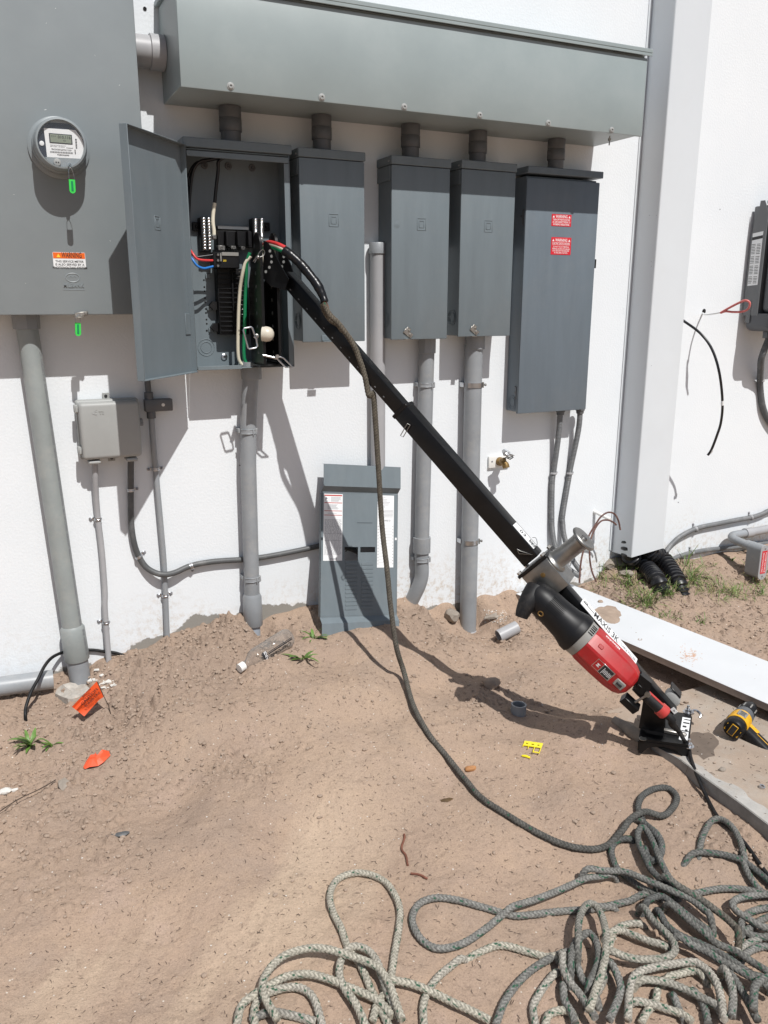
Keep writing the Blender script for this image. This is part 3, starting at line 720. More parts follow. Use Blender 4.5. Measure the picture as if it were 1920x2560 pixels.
# ---- load-centre panels
def rain_lid(parent, x0, x1, d, z1, mat, over=.004):
    mb = MB(); mb.box(x0-.003, x1+.003, -d-over, -.001, z1-.030, z1, .002); return mb.build('rain_lid', mat, parent)
def panel(x0, x1, z0, z1, d, label, hasp_px, dent=None):
    t = thing('breaker_panel', ((x0+x1)/2, 0, z0), label, 'electrical panel', 'grey breaker panels on the wall')
    MB().box(x0+.004, x1-.004, -d+.012, -.002, z0+.003, z1-.033, .002).build('enclosure', 'box_grey', t)
    MB().box(x0, x1, -d, -d+.011, z0, z1-.032, .003, 2).build('front_cover', 'box_grey', t)
    rain_lid(t, x0, x1, d, z1, 'box_grey')
    square_logo(t, (x0+x1)/2+.003, z1-.236, -d)
    mb = MB()
    for zz in (z1-.045, z1-.045):
        screw(mb, (x0-.003, -d*.62-.03, z1-.018), -X3, .004, .003)
    mb.build('lid_screw', 'zinc', t)
    MB().box(x0-.0015, x0+.0035, -d+.0125, -.003, z1-.085, z1-.0325, .0005).build('side_flap', 'box_grey', t)
    knockout(t, (x0+.0035, -d*.55, z0+.075), -X3, .030, 'box_grey')
    if hasp_px:
        q = W(*hasp_px, d); q[1] = -d-.001; mb = MB()
        u = unit((.80, 0, -.60)); v = unit((.60, 0, .80))
        mb.obox(q+NY*.0022, (u, v, NY), (.021, .0095, .0018), .0015); mb.obox(q+NY*.0018+v*.009-u*.008, (u, v, NY), (.0095, .0105, .0014), .0012)
        screw(mb, q+NY*.004+u*.009, NY, .0055); screw(mb, q+NY*.0035-u*.004+v*.010, NY, .004)
        mb.box(q[0]-.016, q[0]+.004, -d-.014, -d+.001, z0+.0005, z0+.0028)
        mb.build('hasp', 'steel_dirty', t)
    return t
p2 = panel(1.047, 1.298, 1.349, 2.016, .1285, 'closed grey breaker panel partly behind the black puller boom', None)
mb = MB(); q = W(431, 681, .13); q = vv((1.134, -.1295, 1.358)); mb.box(q[0]-.013, q[0]+.015, -.133, -.1287, 1.353, 1.374, .001); mb.box(q[0]-.014, q[0]+.022, -.15, -.133, 1.350, 1.3525, .0005)
mb.lathe(q+vv((.002, -.0035, .008)), NY, [(0, .005), (.0006, .005)], 12); mb.build('hasp', 'box_grey', p2)
panel(1.408, 1.655, 1.3515, 2.0155, .1285, 'closed grey breaker panel with a small dent, right of the capped pipe', (881, 720))
panel(1.706, 1.953, 1.358, 2.0195, .1285, 'closed grey breaker panel between the dented one and the tall one', (1024, 714))

q = W(857.6, 485, .1285); q[1] = -.1283
MB().lathe(q, NY, [(0, .016), (.0008, .009), (.0016, .004), (.0017, 0)], 14, caps=False).build('dent', 'box_grey', bpy.data.objects['breaker_panel.001'])
# taller panel with two red stickers
x0, x1, z0, z1, d = 2.027, 2.3945, 1.026, 2.0215, .0997
t = thing('breaker_panel', (2.21, 0, z0), 'tall grey panel at the right end of the row with two red warning stickers', 'electrical panel', 'grey breaker panels on the wall')
MB().box(x0+.006, x1-.006, -d+.016, -.002, z0+.006, z1-.034, .002).build('enclosure', 'box5_grey', t)
MB().box(x0, x1, -d, -d+.015, z0, z1-.042, .004, 2).build('door', 'box5_grey', t)
mb = MB(); mb.box(x0-.004, x1+.008, -d-.010, -.001, z1-.026, z1, .002); mb.build('rain_lid', 'box5_grey', t)
def red_sign(px0, px1, lines, sizes, rule=None):
    a, b = W(*px0, d), W(*px1, d); y = -d-.0003
    s = sheet_label(t, 'warning_label', a[0], b[0], b[2], a[2], y, 'sign_red', r=.0015)
    H = a[2]-b[2]; w = b[0]-a[0]; xc = (a[0]+b[0])/2; mb = MB()
    for (tx, fz, sz, wd_) in lines:
        mb.text(tx, (xc, y-.0006, a[2]-H*fz), X3, Z3, sz, lift=.0003, n=NY, width=w*wd_)
    for sx in (-1, 1): tri_mark(mb, (xc+sx*w*.40, a[2]-H*lines[0][1]), .0052, y-.0007)
    if rule:
        for f in rule: mb.box(xc-w*.45, xc+w*.45, y-.0010, y-.0007, a[2]-H*f-.0003, a[2]-H*f+.0003)
    mb.build('lettering', 'ink_white', s)
red_sign((1192, 462), (1233, 490), [('WARNING', .20, .017, .60), ('TURN OFF PHOTOVOLTAIC', .46, .0105, .88), ('AC DISCONNECT PRIOR TO', .66, .0105, .90), ('WORKING INSIDE PANEL', .86, .0105, .84)], 0)
red_sign((1191, 512), (1232, 551), [('WARNING', .17, .017, .60), ('ELECTRIC SHOCK HAZARD', .37, .0105, .86), ('DO NOT TOUCH TERMINALS', .55, .0078, .80), ('TERMINALS ON BOTH THE LINE AND', .67, .0078, .88), ('LOAD SIDES MAY BE ENERGIZED', .78, .0078, .84), ('IN THE OPEN POSITION', .90, .0078, .66)], 0, (.29, .45))
mb = MB(); q = vv((x1+.001, -d+.012, 1.655)); mb.box(x1+.0005, x1+.010, -d+.004, -d+.008, 1.635, 1.672, .001); mb.build('side_latch', 'black_plastic', t)
mb = MB(); mb.box(x0+.001, x0+.0055, -d+.018, -d+.028, 1.80, 1.86, .001); screw(mb, (x0+.0055, -.06, 1.835), -X3, .004); mb.build('hinge_plate', 'pvc_dark', t)
mb = MB(); mb.box(x0+.002, x0+.0055, -d+.02, -d+.026, 1.085, 1.14, .0008)
screw(mb, (x0+.0055, -.070, 1.115), -X3, .006); screw(mb, (x0+.0055, -.070, 1.140), -X3, .003); screw(mb, (x0+.0055, -.070, 1.092), -X3, .003); mb.build('hinge_plate', 'pvc_dark', t)
knockout(t, (x0+.0055, -.048, 1.070), -X3, .030, 'box5_grey')

# ---- open panel
x0, x1, z0, z1, d = .6505, 1.012, 1.262, 2.019, .1285
op = thing('open_breaker_panel', (.83, 0, z0), 'open grey breaker panel with its door swung wide and bare wiring inside', 'electrical panel')
T = .0028
MB().box(x0, x1, -.005, -.002, z0, z1-.02).build('back_plate', 'box_grey', op)
for nm_, bx in (('side_plate', (x0, x0+T, -d, -.006, z0, z1-.031)), ('side_plate', (x1-T, x1, -d, -.006, z0, z1-.031)), ('bottom_plate', (x0+T+.0005, x1-T-.0005, -d, -.006, z0, z0+T)), ('top_plate', (x0+T+.0005, x1-T-.0005, -d+.004, -.006, z1-.036, z1-.032))):
    MB().box(*bx, .0006).build(nm_, 'box_grey', op)
mb = MB(); mb.box(x0+.004, x1-.004, -d-.003, -d+.003, z1-.058, z1-.040, .001); mb.build('top_rail', 'box_grey', op)
mb = MB(); mb.box(x1-.020, x1-.0035, -d, -d+.002, z0+.005, z1-.06); mb.build('front_flange', 'box_grey', op)
mb = MB(); mb.box(x0+.003, x1-.2, -d-.006, -d-.0005, z0-.002, z0+.012, .001); mb.build('sill_lip', 'box_grey', op)
rain_lid(op, x0-.004, x1+.004, d, z1, 'box_grey', .008)
# door, swung outward on its left edge
h0 = vv((.634, -.131, 0)); fr_ = vv((.405, -.400, 0)); dv = unit(fr_-h0); dn_ = unit(vv((-dv[1], dv[0], 0))); Lw = np.linalg.norm(fr_-h0)
dn_ = dn_ if dn_[0] > 0 else -dn_
zc, hz = (1.2555+1.992)/2, (1.992-1.2555)/2
mb = MB(); mb.obox(h0+dv*Lw/2+vv((0, 0, zc)), (dv, Z3, dn_), (Lw/2, hz, .0014), .0008)
door = mb.build('panel_door', 'box_grey', op)
mb = MB(); mb.obox(h0+dv*(Lw-.0012)+dn_*.0125+vv((0, 0, zc)), (dv, Z3, dn_), (.0014, hz, .0125), .0006)
mb.obox(h0+dv*.0012+dn_*.0105+vv((0, 0, zc)), (dv, Z3, dn_), (.0014, hz, .0095), .0006)
mb.obox(h0+dv*Lw/2+dn_*.0125+vv((0, 0, zc-hz+.0012)), (dv, Z3, dn_), (Lw/2-.003, .0013, .0125), .0006)
mb.obox(h0+dv*Lw/2+dn_*.0125+vv((0, 0, zc+hz-.0012)), (dv, Z3, dn_), (Lw/2-.003, .0013, .0125), .0006)
mb.build('folded_edge', 'box_grey', door)
square_logo(door, h0+dv*Lw*.50+vv((0, 0, 1.735))+dn_*.0012, 0, 0, .020, 'box_grey', -dv, dn_)
mb = MB(); mb.obox(h0+dv*.02+dn_*.003+vv((0, 0, 1.42)), (dv, Z3, dn_), (.016, .035, .0016), .0008); mb.build('hinge_leaf', 'box_grey', door)
# inside the open panel
NQ = RG(440, 480, .21698)
def I(x, y, dd): return W(*NQ(x, y), dd)
def fb(mb, xa, ya, xb, yb, d0, d1, b=.0015):
    """block whose front face covers a measured rectangle"""
    a, c = I(xa, ya, d1), I(xb, yb, d1); mb.box(a[0], c[0], -d1, -d0, c[2], a[2], b); return a, c
mb = MB(); a, c = fb(mb, 470, 880, 850, 1640, .006, .050, .002)
bus = mb.build('bus_base', 'black_plastic', op)
zs = np.linspace(c[2]+.012, a[2]-.02, 13)
for k, zz in enumerate(zs):
    MB().box(a[0]+.004, c[0]-.018, -.058, -.0505, zz, zz+.0022, .0004).build('divider_rib', 'black_plastic', bus)
    if k > 2: MB().box(c[0]-.036-.004*(k % 2), c[0]-.012, -.0625, -.0585, zz+.008, zz+.0125, .0008).build('bus_stab', 'chrome', bus)
mb = MB(); fb(mb, 655, 885, 668, 1640, .05, .062, .0008); mb.build('centre_rib', 'black_plastic', bus)
for (xa, ya) in ((385, 1262), (402, 1512)):
    mb = MB(); aa, cc_ = I(xa, ya, .03), I(xa+115, ya+95, .03)
    mb.prism([(0, -.5), (.35, 0), (1, .0), (1, -1), (.35, -1)], (aa[0], -.006, aa[2]), X3*(cc_[0]-aa[0]), Z3*(aa[2]-cc_[2]), NY, 0, .026); mb.build('mounting_foot', 'black_plastic', bus)
for (xa, xb, ya, yb, cols) in ((278, 408, 288, 690, (322, 380)), (880, 1010, 300, 640, (920, 990))):
    mb = MB(); a, c = fb(mb, xa, ya, xb, yb, .006, .052, .002)
    nb = mb.build('neutral_bar', 'black_plastic', op)
    for cx in cols:
        mb = MB()
        for k in range(11):
            f = k/10; yy_ = ya+22+(yb-ya-60)*f; q = I(cx+14*f*(1 if cx < 600 else 0), yy_, .054); q[1] = -.0525
            mb.lathe(q, NY, [(0, .0042), (.004, .0042), (.005, .0025)], 8); mb.obox(q+NY*.0004, (X3, Z3, NY), (.0052, .0030, .0008))
        tag(mb.build('terminal_screws', 'chrome', nb), kind='stuff')
    e = -1 if xa < 600 else 1
    mb = MB(); q = I(252 if e < 0 else 1030, 398, .02); mb.obox((q[0], -.012, q[2]), (X3, Y3, Z3), (.018, .006, .015), .002); screw(mb, (q[0]+e*.004, -.0185, q[2]), NY, .006)
    mb.build('bar_ear', 'black_plastic', nb)
mb = MB(); fb(mb, 470, 440, 880, 640, .006, .045, .002)
for xx in (478, 575, 705, 830): fb(mb, xx, 448, xx+38, 620, .045, .075, .001)
lb = mb.build('lug_block', 'black_plastic', op)
mb = MB(); fb(mb, 480, 385, 840, 440, .006, .03, .001); mb.build('insulating_plate', 'pvc_dark', op)
for (xa, ya, xb, yb) in ((483, 612, 570, 676), (632, 618, 696, 662), (748, 625, 800, 668), (418, 490, 470, 545)):
    mb = MB(); a, c = fb(mb, xa, ya, xb, yb, .05, .085, .002); q = (a+c)/2; mb.lathe((q[0], -.0852, q[2]), NY, [(0, .0055), (.002, .0052), (.002, .003), (-.001, .0028)], 8, caps=False); mb.build('lug', 'steel', lb)
mb = MB(); fb(mb, 425, 690, 735, 880, .05, .098, .002)
bk = mb.build('main_breaker', 'black_plastic', op)
mb = MB(); fb(mb, 528, 692, 722, 738, .098, .101, .0005); mb.build('rating_plate', 'tool_grey', bk)
mb = MB(); fb(mb, 508, 705, 528, 800, .098, .104, .0005); mb.build('link_bar', 'tool_grey', bk)
mb = MB(); q0 = I(560, 792, .0985); q0[1] = -.0985; mb.text('200', q0, X3, Z3, .009, lift=.0004, n=NY, width=.012); mb.build('lettering', 'sign_yellow', bk)
for yy_ in (722, 788, 850):
    mb = MB(); a, c = fb(mb, 462, yy_-20, 508, yy_+20, .098, .102, .0008); q = (a+c)/2; mb.mat(1); mb.lathe((q[0], -.1022, q[2]), NY, [(0, .0042), (.0008, .0042)], 10); mb.build('terminal', ['black_paint', 'steel'], bk)
mb = MB()
for (x, y, r) in ((345, 1348, 3), (352, 1470, 3), (355, 1518, 3), (322, 1015, 3), (327, 1095, 3), (330, 1143, 3), (335, 1222, 3), (337, 1268, 3), (345, 1393, 3), (356, 1598, 3.5), (197, 1132, 2), (212, 1393, 2)):
    q = I(x, y, .006); q[1] = -.0052; mb.lathe(q, NY, [(0, r*.0011), (.0004, r*.0011)], 10)
tag(mb.build('screw_holes', 'dark_hole', op), kind='stuff')
for (xa, ya) in ((385, 1340), (405, 1590), (368, 970)):
    mb = MB(); aa = I(xa, ya, .012); mb.box(aa[0]-.008, aa[0]+.008, -.013, -.0055, aa[2]-.008, aa[2]+.008, .001); mb.build('tab', 'box_grey', op)
for rr, (x, y) in ((.030, (348, 1792)),):
    q = I(x, y, .006); q[1] = -.0052; knockout(op, q, NY, rr, 'box_grey')
q = I(556, 1898, .008); q[1] = -.0055
mb = MB(); mb.mat(0); mb.lathe(q, NY, [(0, .012), (.003, .012), (.006, .008)], 18); mb.mat(1); mb.lathe(q+NY*.0061, NY, [(0, .0045), (.0006, .0045)], 6); mb.build('mounting_bolt', ['zinc', 'ink'], op)
for (x, y) in ((1005, 570), (1210, 585), (800, 565)):
    qq = W(*RG(280, 250, .28933)(x, y), .006); qq[1] = -.0055; mb = MB(); mb.lathe(qq, NY, [(0, .013), (.004, .011), (.004, .006), (.001, .005)], 16, caps=False); screw(mb, qq+NY*.002, NY, .004); mb.build('mounting_boss', 'pvc_dark', op)
q = I(745, 1985, .07)
mb = MB(); qb = vv((.868, -.072, z0+.003)); mb.ring(qb, qb+Z3*.016, .044, .036, 28); mb.build('conduit_bushing', 'pvc', op)

# wires inside the open panel
def wire(label, pts, r, mat, name='wire', cat='wire', grp='wires in the open panel', **kw):
    return tag(MB().tube(cr(pts, .006), r, 10).build(name, mat), label, cat, grp)
nip = vv((.8235, -.072, 1.985))
wire('red wire curving into the side of the main breaker', [I(165, 670, .085), I(190, 705, .10), I(235, 765, .108), I(300, 785, .106), I(400, 790, .095), I(430, 790, .092)], .0042, 'wire_red')
wire('blue wire looping down into the main breaker', [I(150, 705, .08), I(190, 775, .10), I(245, 850, .108), I(320, 880, .106), I(395, 866, .095), I(430, 857, .092)], .0042, 'wire_blue')
wire('thin black wire entering the top terminal of the main breaker', [I(150, 690, .07), I(230, 745, .085), I(320, 740, .088), I(430, 725, .092)], .0036, 'wire_black')
kz = RG(360, 300, .29828)
def J(x, y, dd): return W(*kz(x, y), dd)
lw = tag(MB().tube(cr([nip, J(630, 340, .075), J(622, 420, .07), J(605, 560, .065), J(592, 700, .062)], .006), .0058, 10).build('wire', 'wire_black'), 'black wire with a white taped end dropping into the left lug', 'wire', 'wires in the open panel')
MB().tube(cr([J(593, 695, .062), J(580, 790, .06), J(578, 860, .06), J(586, 925, .06), I(440, 500, .06)], .006), .0066, 10).build('tape_wrap', 'wire_white', lw)
wire('thick black wire sweeping along the left side of the open panel', [nip, J(560, 330, .07), J(470, 350, .06), J(415, 420, .05), J(390, 560, .045), J(378, 720, .045), J(372, 860, .05), J(378, 1000, .07), J(385, 1100, .08)], .0055, 'wire_black')
wire('second black wire arching over from the top of the open panel', [nip, J(520, 345, .055), J(430, 370, .045), J(372, 480, .035), J(360, 640, .035), J(352, 800, .045), J(372, 1080, .07)], .0055, 'wire_black')

# bundle pulled up out of the conduit, over the sheave and taped to the rope
wb = thing('wire_bundle', (.868, -.07, 1.28), 'bundle of red, white and green wires taped black where it leaves the roller', 'cable bundle')
MB().tube(cr([vv((.850, -.085, 1.265)), I(725, 1930, .085), I(718, 1500, .10), I(735, 1150, .12), I(765, 950, .14), I(800, 820, .15), I(860, 740, .16)], .008), .0062, 12).build('white_wire', 'wire_white', wb)
MB().tube(cr([vv((.872, -.09, 1.265)), I(790, 1930, .09), I(792, 1500, .105), I(800, 1150, .122), I(810, 950, .14), I(812, 830, .15), I(850, 700, .16)], .008), .0062, 12).build('green_wire', 'wire_green', wb)
def arc(off): return [I(960, 720+off*10, .12), I(1000, 640+off*14, .15), I(1060, 600+off*20, .20), I(1150, 618+off*24, .255), I(1210, 642+off*24, .285), I(1275, 674+off*22, .30)]
MB().tube(cr(arc(-1.0), .008), .0070, 12).build('red_wire', 'wire_red', wb)
MB().tube(cr(arc(.15), .008), .0072, 12).build('white_wire', 'wire_white', wb)
MB().tube(cr(arc(1.2), .008), .0072, 12).build('green_wire', 'wire_green', wb)
zr = RG(620, 560, .42194)
def L_(x, y, dd): return W(*zr(x, y), dd)
tp = [I(1245, 672, .298), L_(255, 185, .315), L_(310, 235, .335), L_(365, 300, .36), L_(410, 360, .38), L_(440, 420, .395), L_(455, 462, .405)]
tpp = cr(tp, .004); rr = [.0158+.0006*math.sin(i*.35)+.0004*math.sin(i*1.1)-(.003*max(0, (i-len(tpp)*.75)/(len(tpp)*.25))) for i in range(len(tpp))]
MB().tube(tpp, rr, 18).build('tape_sleeve', 'black_tape', wb)
M('copper', (.42, .17, .09), .4, metal=.8, var=.3, vs=60)
mb = MB()
for k in range(7):
    o = vv((rnd.uniform(-.006, .006), rnd.uniform(-.005, .005), 0)); mb.tube([tpp[-2]+o, L_(462, 480, .408)+o, L_(472, 500, .41)+o*.6], .0026, 6)
mb.build('copper_strands', 'copper', wb)
# ------------------------------------------------------------------ pipes and cables on the wall
def XP(x, y, X):
    v = ray(x, y); return CAM+(X-CAM[0])/v[0]*v
def tubething(name, pts, r, mat, label, cat, group=None, step=.012, seg=16, parent=None):
    o = MB().tube(cr(pts, step), r, seg).build(name, mat, parent); return tag(o, label, cat, group)
def ribbed(pts, r, amp, pitch, seg=16, sub=4):
    p = cr(pts, pitch/sub); return MB().tube(p, [r+amp*(.5+.5*math.cos(2*math.pi*i/sub)) if sub > 2 else r for i in range(len(p))], seg)
def strap(p, ax, r, label, ears=(-1, 1), w=.011, mat='zinc', group='pipe straps on the wall'):
    """sheet-metal strap round a pipe whose axis passes p, screwed to the wall beside it"""
    ax = unit(ax); sd = unit(np.cross(ax, NY)); p = vv(p); d = -p[1]
    s = thing('pipe_strap', (p[0], 0, p[2]), label, 'pipe strap', group)
    poly = []; n = 14; ro = r+.0022; ri = r+.0004
    an = np.linspace(-.05 if 1 else 0, math.pi+.05, n)
    mb = MB(); V = []; F = []
    for a in an:
        for rr in (ri, ro):
            for k in (-1, 1): V.append(p+(sd*math.cos(a)+NY*math.sin(a))*rr+ax*k*w/2)
    for i in range(n-1):
        b = 4*i; F += [(b, b+1, b+5, b+4), (b+2, b+6, b+7, b+3), (b, b+4, b+6, b+2), (b+1, b+3, b+7, b+5)]
    F += [(0, 2, 3, 1), (4*n-4, 4*n-3, 4*n-1, 4*n-2)]
    mb.add(V, F); mb.tube([p+(sd*math.cos(a)+NY*math.sin(a))*(ro+.0006) for a in an], .0016, 6)
    mb.build('band', mat, s)
    for e in ears:
        q = p+sd*e*(r+.009); q[1] = -.0018
        mb = MB(); mb.obox(q, (sd, ax, NY), (.010, w/2, .0016), .0012)
        b2 = p+sd*e*(r+.0012); mb.obox((b2+vv((b2[0], 0, b2[2])))/2*vv((1, 1, 1)), (sd, ax, NY), (.0011, w/2, max(d/2, .002)))
        ear = mb.build('ear', mat, s)
        mb = MB(); screw(mb, q+NY*.0016+sd*e*.003, NY, .0048, .004); mb.build('screw', 'ink_grey', ear)
    return s
def clamp(p, r, label, metal=True):
    """two-piece channel clamp round a fat vertical pipe"""
    p = vv(p); s = thing('pipe_clamp', (p[0], 0, p[2]), label, 'pipe clamp', 'clamps holding the fat pipes')
    mt = 'zinc' if metal else 'pvc'
    mb = MB(); an = np.linspace(math.pi*1.15, 2*math.pi*.98 if metal else math.pi*1.92, 18); h = .010 if metal else .0085
    V = []; F = []
    for a in an:
        for rr in (r+.0006, r+.003):
            for k in (-1, 1): V.append(p+vv((math.cos(a)*rr, math.sin(a)*rr, k*h)))
    n = len(an)
    for i in range(n-1):
        b = 4*i; F += [(b, b+1, b+5, b+4), (b+2, b+6, b+7, b+3), (b, b+4, b+6, b+2), (b+1, b+3, b+7, b+5)]
    F += [(0, 2, 3, 1), (4*n-4, 4*n-3, 4*n-1, 4*n-2)]
    mb.add(V, F)
    if not metal:
        for k in (-1, 1): mb.tube([p+vv((math.cos(a)*(r+.003), math.sin(a)*(r+.003), k*.0075)) for a in an], .0016, 6)
        for a in (1.62*math.pi, 1.80*math.pi): mb.obox(p+vv((math.cos(a)*(r+.004), math.sin(a)*(r+.004), -.002)), (vv((-math.sin(a), math.cos(a), 0)), Z3, vv((math.cos(a), math.sin(a), 0))), (.002, .011, .003), .0006)
    mb.build('band', mt, s)
    mb = MB(); q = p+vv((r*.86+.004, -r*.50, 0))
    if metal:
        mb.obox(q, (X3, Y3, Z3), (.004, .004, .012), .001); mb.lathe(q-X3*.012, X3, [(0, .0055), (.006, .0055), (.0062, .003), (.030, .003)], 8); mb.lathe(q+X3*.010, X3, [(0, .0058), (.006, .0058)], 6)
        mb.build('bolt', 'steel', s)
    else:
        mb.obox(q, (X3, Y3, Z3), (.003, .005, .011), .001); mb.build('lug', mt, s)
    MB().box(p[0]-r*.9-.006, p[0]-r*.75, p[1]+r*.3, -.002, p[2]-h, p[2]+h, .001).build('wall_bracket', mt, s)
    return s

# -- big conduit under the meter cabinet, with its printed legend
ya = -.046; r0 = .0345
pt, pb = vv((.118, ya, 1.415)), vv((.1745, -.055, .118)); axd = unit(pb-pt)
big = thing('conduit_pipe', (.175, ya, .1), 'fat grey plastic conduit with printed lettering running down from the meter cabinet', 'conduit pipe', 'fat plastic conduits')
MB().cyl(pt, pt+axd*1.165, r0, seg=36).build('pipe', 'pvc_green', big)
MB().lathe(vv((.117, ya, 1.452)), -Z3, [(0, .043), (.022, .043), (.045, .042), (.046, .036)], 8).build('hub', 'pvc', big)
def onl(y_): return pt+axd*((pt[2]-W(170, y_, .05)[2])/-axd[2])
L1, L2, L3 = (np.linalg.norm(onl(q)-pt) for q in (1351, 1424, 1487))
MB().lathe(pt+axd*(L1-.006), axd, [(0, r0+.0005), (.012, r0+.008), (L2-L1, r0+.0095), (L2-L1+.003, r0+.008), (L2-L1+.0035, r0)], 36, caps=False).build('bell_end', 'pvc_green', big)
MB().cyl(pt+axd*(L2-.02), pt+axd*(L3+.05), r0+.003, seg=36).build('lower_pipe', 'pvc', big)
uside, uout = unit(np.cross(NY, axd)), None
sd_ = X3-axd*np.dot(X3, axd); sd_ = unit(sd_); ot_ = np.cross(axd, sd_); ot_ = ot_ if ot_[1] < 0 else -ot_
def wrapper(start, phi0, rad):
    return lambda px, py, lift: pt+axd*(start+px)+(rad+lift)*(sd_*math.sin(phi0+py/rad)+ot_*math.cos(phi0+py/rad))
mb = MB()
mb.text('LT   CARLON 2-1/2"  SCHEDULE 80 PVC - RIGID PVC CONDUIT - ABOVE GROUND AND UNDERGROUND - MAX 90°C WIRE   SUNLIGHT RESISTANT - E 318752T CONFORMS TO UL 651 STD - NEMA TC2 SW', (0, 0, 0), X3, Z3, .0145, align='LEFT', lift=.0004, wrap=wrapper(.085, R(54), r0), width=1.02)
mb.text('PF-2F  11/22/21 9:19 05', (0, 0, 0), X3, Z3, .0145, align='LEFT', lift=.0004, wrap=wrapper(L1+.006, R(50), r0+.0095), width=.10)
tag(mb.build('lettering', 'ink_grey', big), kind=None)

# -- network box with two hubs and its three thin pipes
x0, x1, z0, z1, d = .250, .452, .962, 1.160, .088
t = thing('network_box', (.35, 0, .955), 'pale grey plastic network box with rounded cover and two side latches', 'utility box')
MB().box(x0-.004, x1+.004, -.045, -.003, z0-.004, z1+.004, .008, 3).build('box_base', 'net_grey', t)
MB().box(x0, x1, -d, -.046, z0, z1, .014, 4).build('box_cover', 'net_grey', t)
NB = RG(0, 940, .28933)
for (x, y) in ((630, 285), (663, 645)):
    q = W(*NB(x, y), .06); mb = MB(); mb.obox((x0-.006, -.060, q[2]), (X3, Y3, Z3), (.006, .018, .013), .0015); mb.obox((x0-.0045, -.0795, q[2]-.001), (X3, Y3, Z3), (.0035, .0015, .009), .001); mb.build('latch', 'net_grey', t)
for (x, y, z_) in ((912, 150, z1+.012), (965, 722, z0-.012)):
    q = W(*NB(x, y), .005); mb = MB(); mb.mat(0); mb.box(q[0]-.012, q[0]+.012, -.006, -.002, z_-.011, z_+.011, .001); mb.mat(1); screw(mb, (q[0], -.006, z_), NY, .0055); mb.build('mounting_tab', ['net_grey', 'ink'], t)
q = W(*NB(850, 320), d); mb = MB()
for k in range(4): mb.tube([vv((q[0]-.02, -d-.0002, q[2]-.001)), vv((q[0]-.004, -d-.0002, q[2]+.012-.007*k))], .0011, 5)
mb.text('Tii', (q[0]+.010, -d, q[2]), X3, Z3, .016, lift=.0004, n=NY, depth=.0012); mb.build('embossed_mark', 'net_grey', t)
mb = MB(); mb.obox((x1+.010, -.02, W(*NB(1245, 400), .03)[2]), (X3, Y3, Z3), (.008, .012, .012), .002); mb.lathe((x1+.012, -.033, W(*NB(1245, 400), .03)[2]), NY, [(0, .006), (.003, .006), (.003, .0035), (.0015, .003)], 12, caps=False); mb.build('lock_ear', 'pvc', t)
hubs = []
for (x, w_) in ((812, .021), (1135, .020)):
    q = W(*NB(x, 725), .05); hubs.append(q[0]); MB().box(q[0]-w_, q[0]+w_, -.078, -.012, z0-.018, z0-.0045, .006, 3).build('hub', 'net_grey', t)
def N_(x, y, dd): return W(*NB(x, y), dd)
G2 = RG(0, 1460, .28933)
def N2(x, y, dd): return W(*G2(x, y), dd)
thin1 = [vv((hubs[0]+.002, -.045, z0-.012)), N_(822, 850, .04), N_(830, 1050, .022), N_(846, 1235, .0145), N_(880, 1520, .017), N_(905, 1860, .02), N2(905, 200, .022), N2(925, 480, .026), N2(945, 730, .034), N2(950, 800, .036)]
tubething('thin_conduit', thin1, .0108, 'pvc_light', 'thin pale grey conduit running from the network box straight down to the soil', 'conduit pipe', 'thin plastic conduits')
fx = [vv((hubs[1], -.045, z0-.012)), N_(1130, 800, .035), N_(1130, 980, .017), N_(1130, 1100, .0165), N_(1136, 1300, .0175), N_(1160, 1450, .017), N_(1200, 1560, .0155), N_(1260, 1650, .02), N_(1340, 1700, .03), N_(1420, 1716, .036), N_(1510, 1700, .03), N_(1650, 1640, .018)]
RV = RG(440, 880, .28025)
def V_(x, y, dd): return W(*RV(x, y), dd)
fx += [V_(330, 1870, .0155), V_(610, 1850, .0145), V_(780, 1830, .0145), V_(1000, 1790, .0145), V_(1190, 1750, .0145), W(700, 1178, .0145), W(735, 1180, .0145), W(765, 1188, .016), W(790, 1206, .016), W(806, 1240, .02), W(812, 1290, .03)]
tubething('flexible_conduit', fx, .0112, 'flex_dark', 'dark flexible conduit curving from the network box along the foot of the wall', 'flexible conduit', 'flexible conduits')
tb = thing('access_fitting', (.52, 0, 1.105), 'dark grey access fitting with a side arm between the thin pipes', 'conduit fitting')
a, b = W(309, 864, .04), W(372, 893, .04)
MB().box(.478, .575, -.048, -.014, 1.113, 1.156, .003, 2).build('fitting_box', 'pvc_dark', tb)
q = W(353, 881, .05); mb = MB(); mb.lathe((q[0], -.0483, 1.136), NY, [(0, .006), (.002, .006), (.002, .0025)], 14); mb.build('cover_screw', 'zinc', tb)
xa = W(321, 850, .03)[0]
for zz, dr_, ox in ((1.155, Z3, 0), (1.114, -Z3, .004)): MB().lathe((xa+ox, -.03, zz), dr_, [(0, .0155), (.026, .0155), (.027, .012)], 18).build('socket', 'pvc_dark', tb)
tubething('thin_conduit', [vv((xa-.003, -.03, 1.30)), vv((xa, -.03, 1.17))], .0108, 'pvc_dark', 'short dark length of thin conduit coming out from under the open door', 'conduit pipe', 'thin plastic conduits')
thin3 = [vv((xa+.004, -.03, 1.10)), N_(1322, 560, .026), N_(1335, 720, .018), N_(1345, 800, .0145), N_(1358, 960, .0155), N_(1385, 1250, .017), N_(1415, 1600, .016), N2(1424, 20, .0145), N2(1430, 110, .0145), N2(1445, 500, .016), N2(1448, 600, .017)]
tubething('thin_conduit', thin3, .0108, 'pvc', 'thin grey conduit from the access fitting, crossing the flexible conduit', 'conduit pipe', 'thin plastic conduits')
strap(N_(846, 1235, .0145), (.03, 0, -1), .011, 'shiny strap on the thin conduit below the network box', (1,))
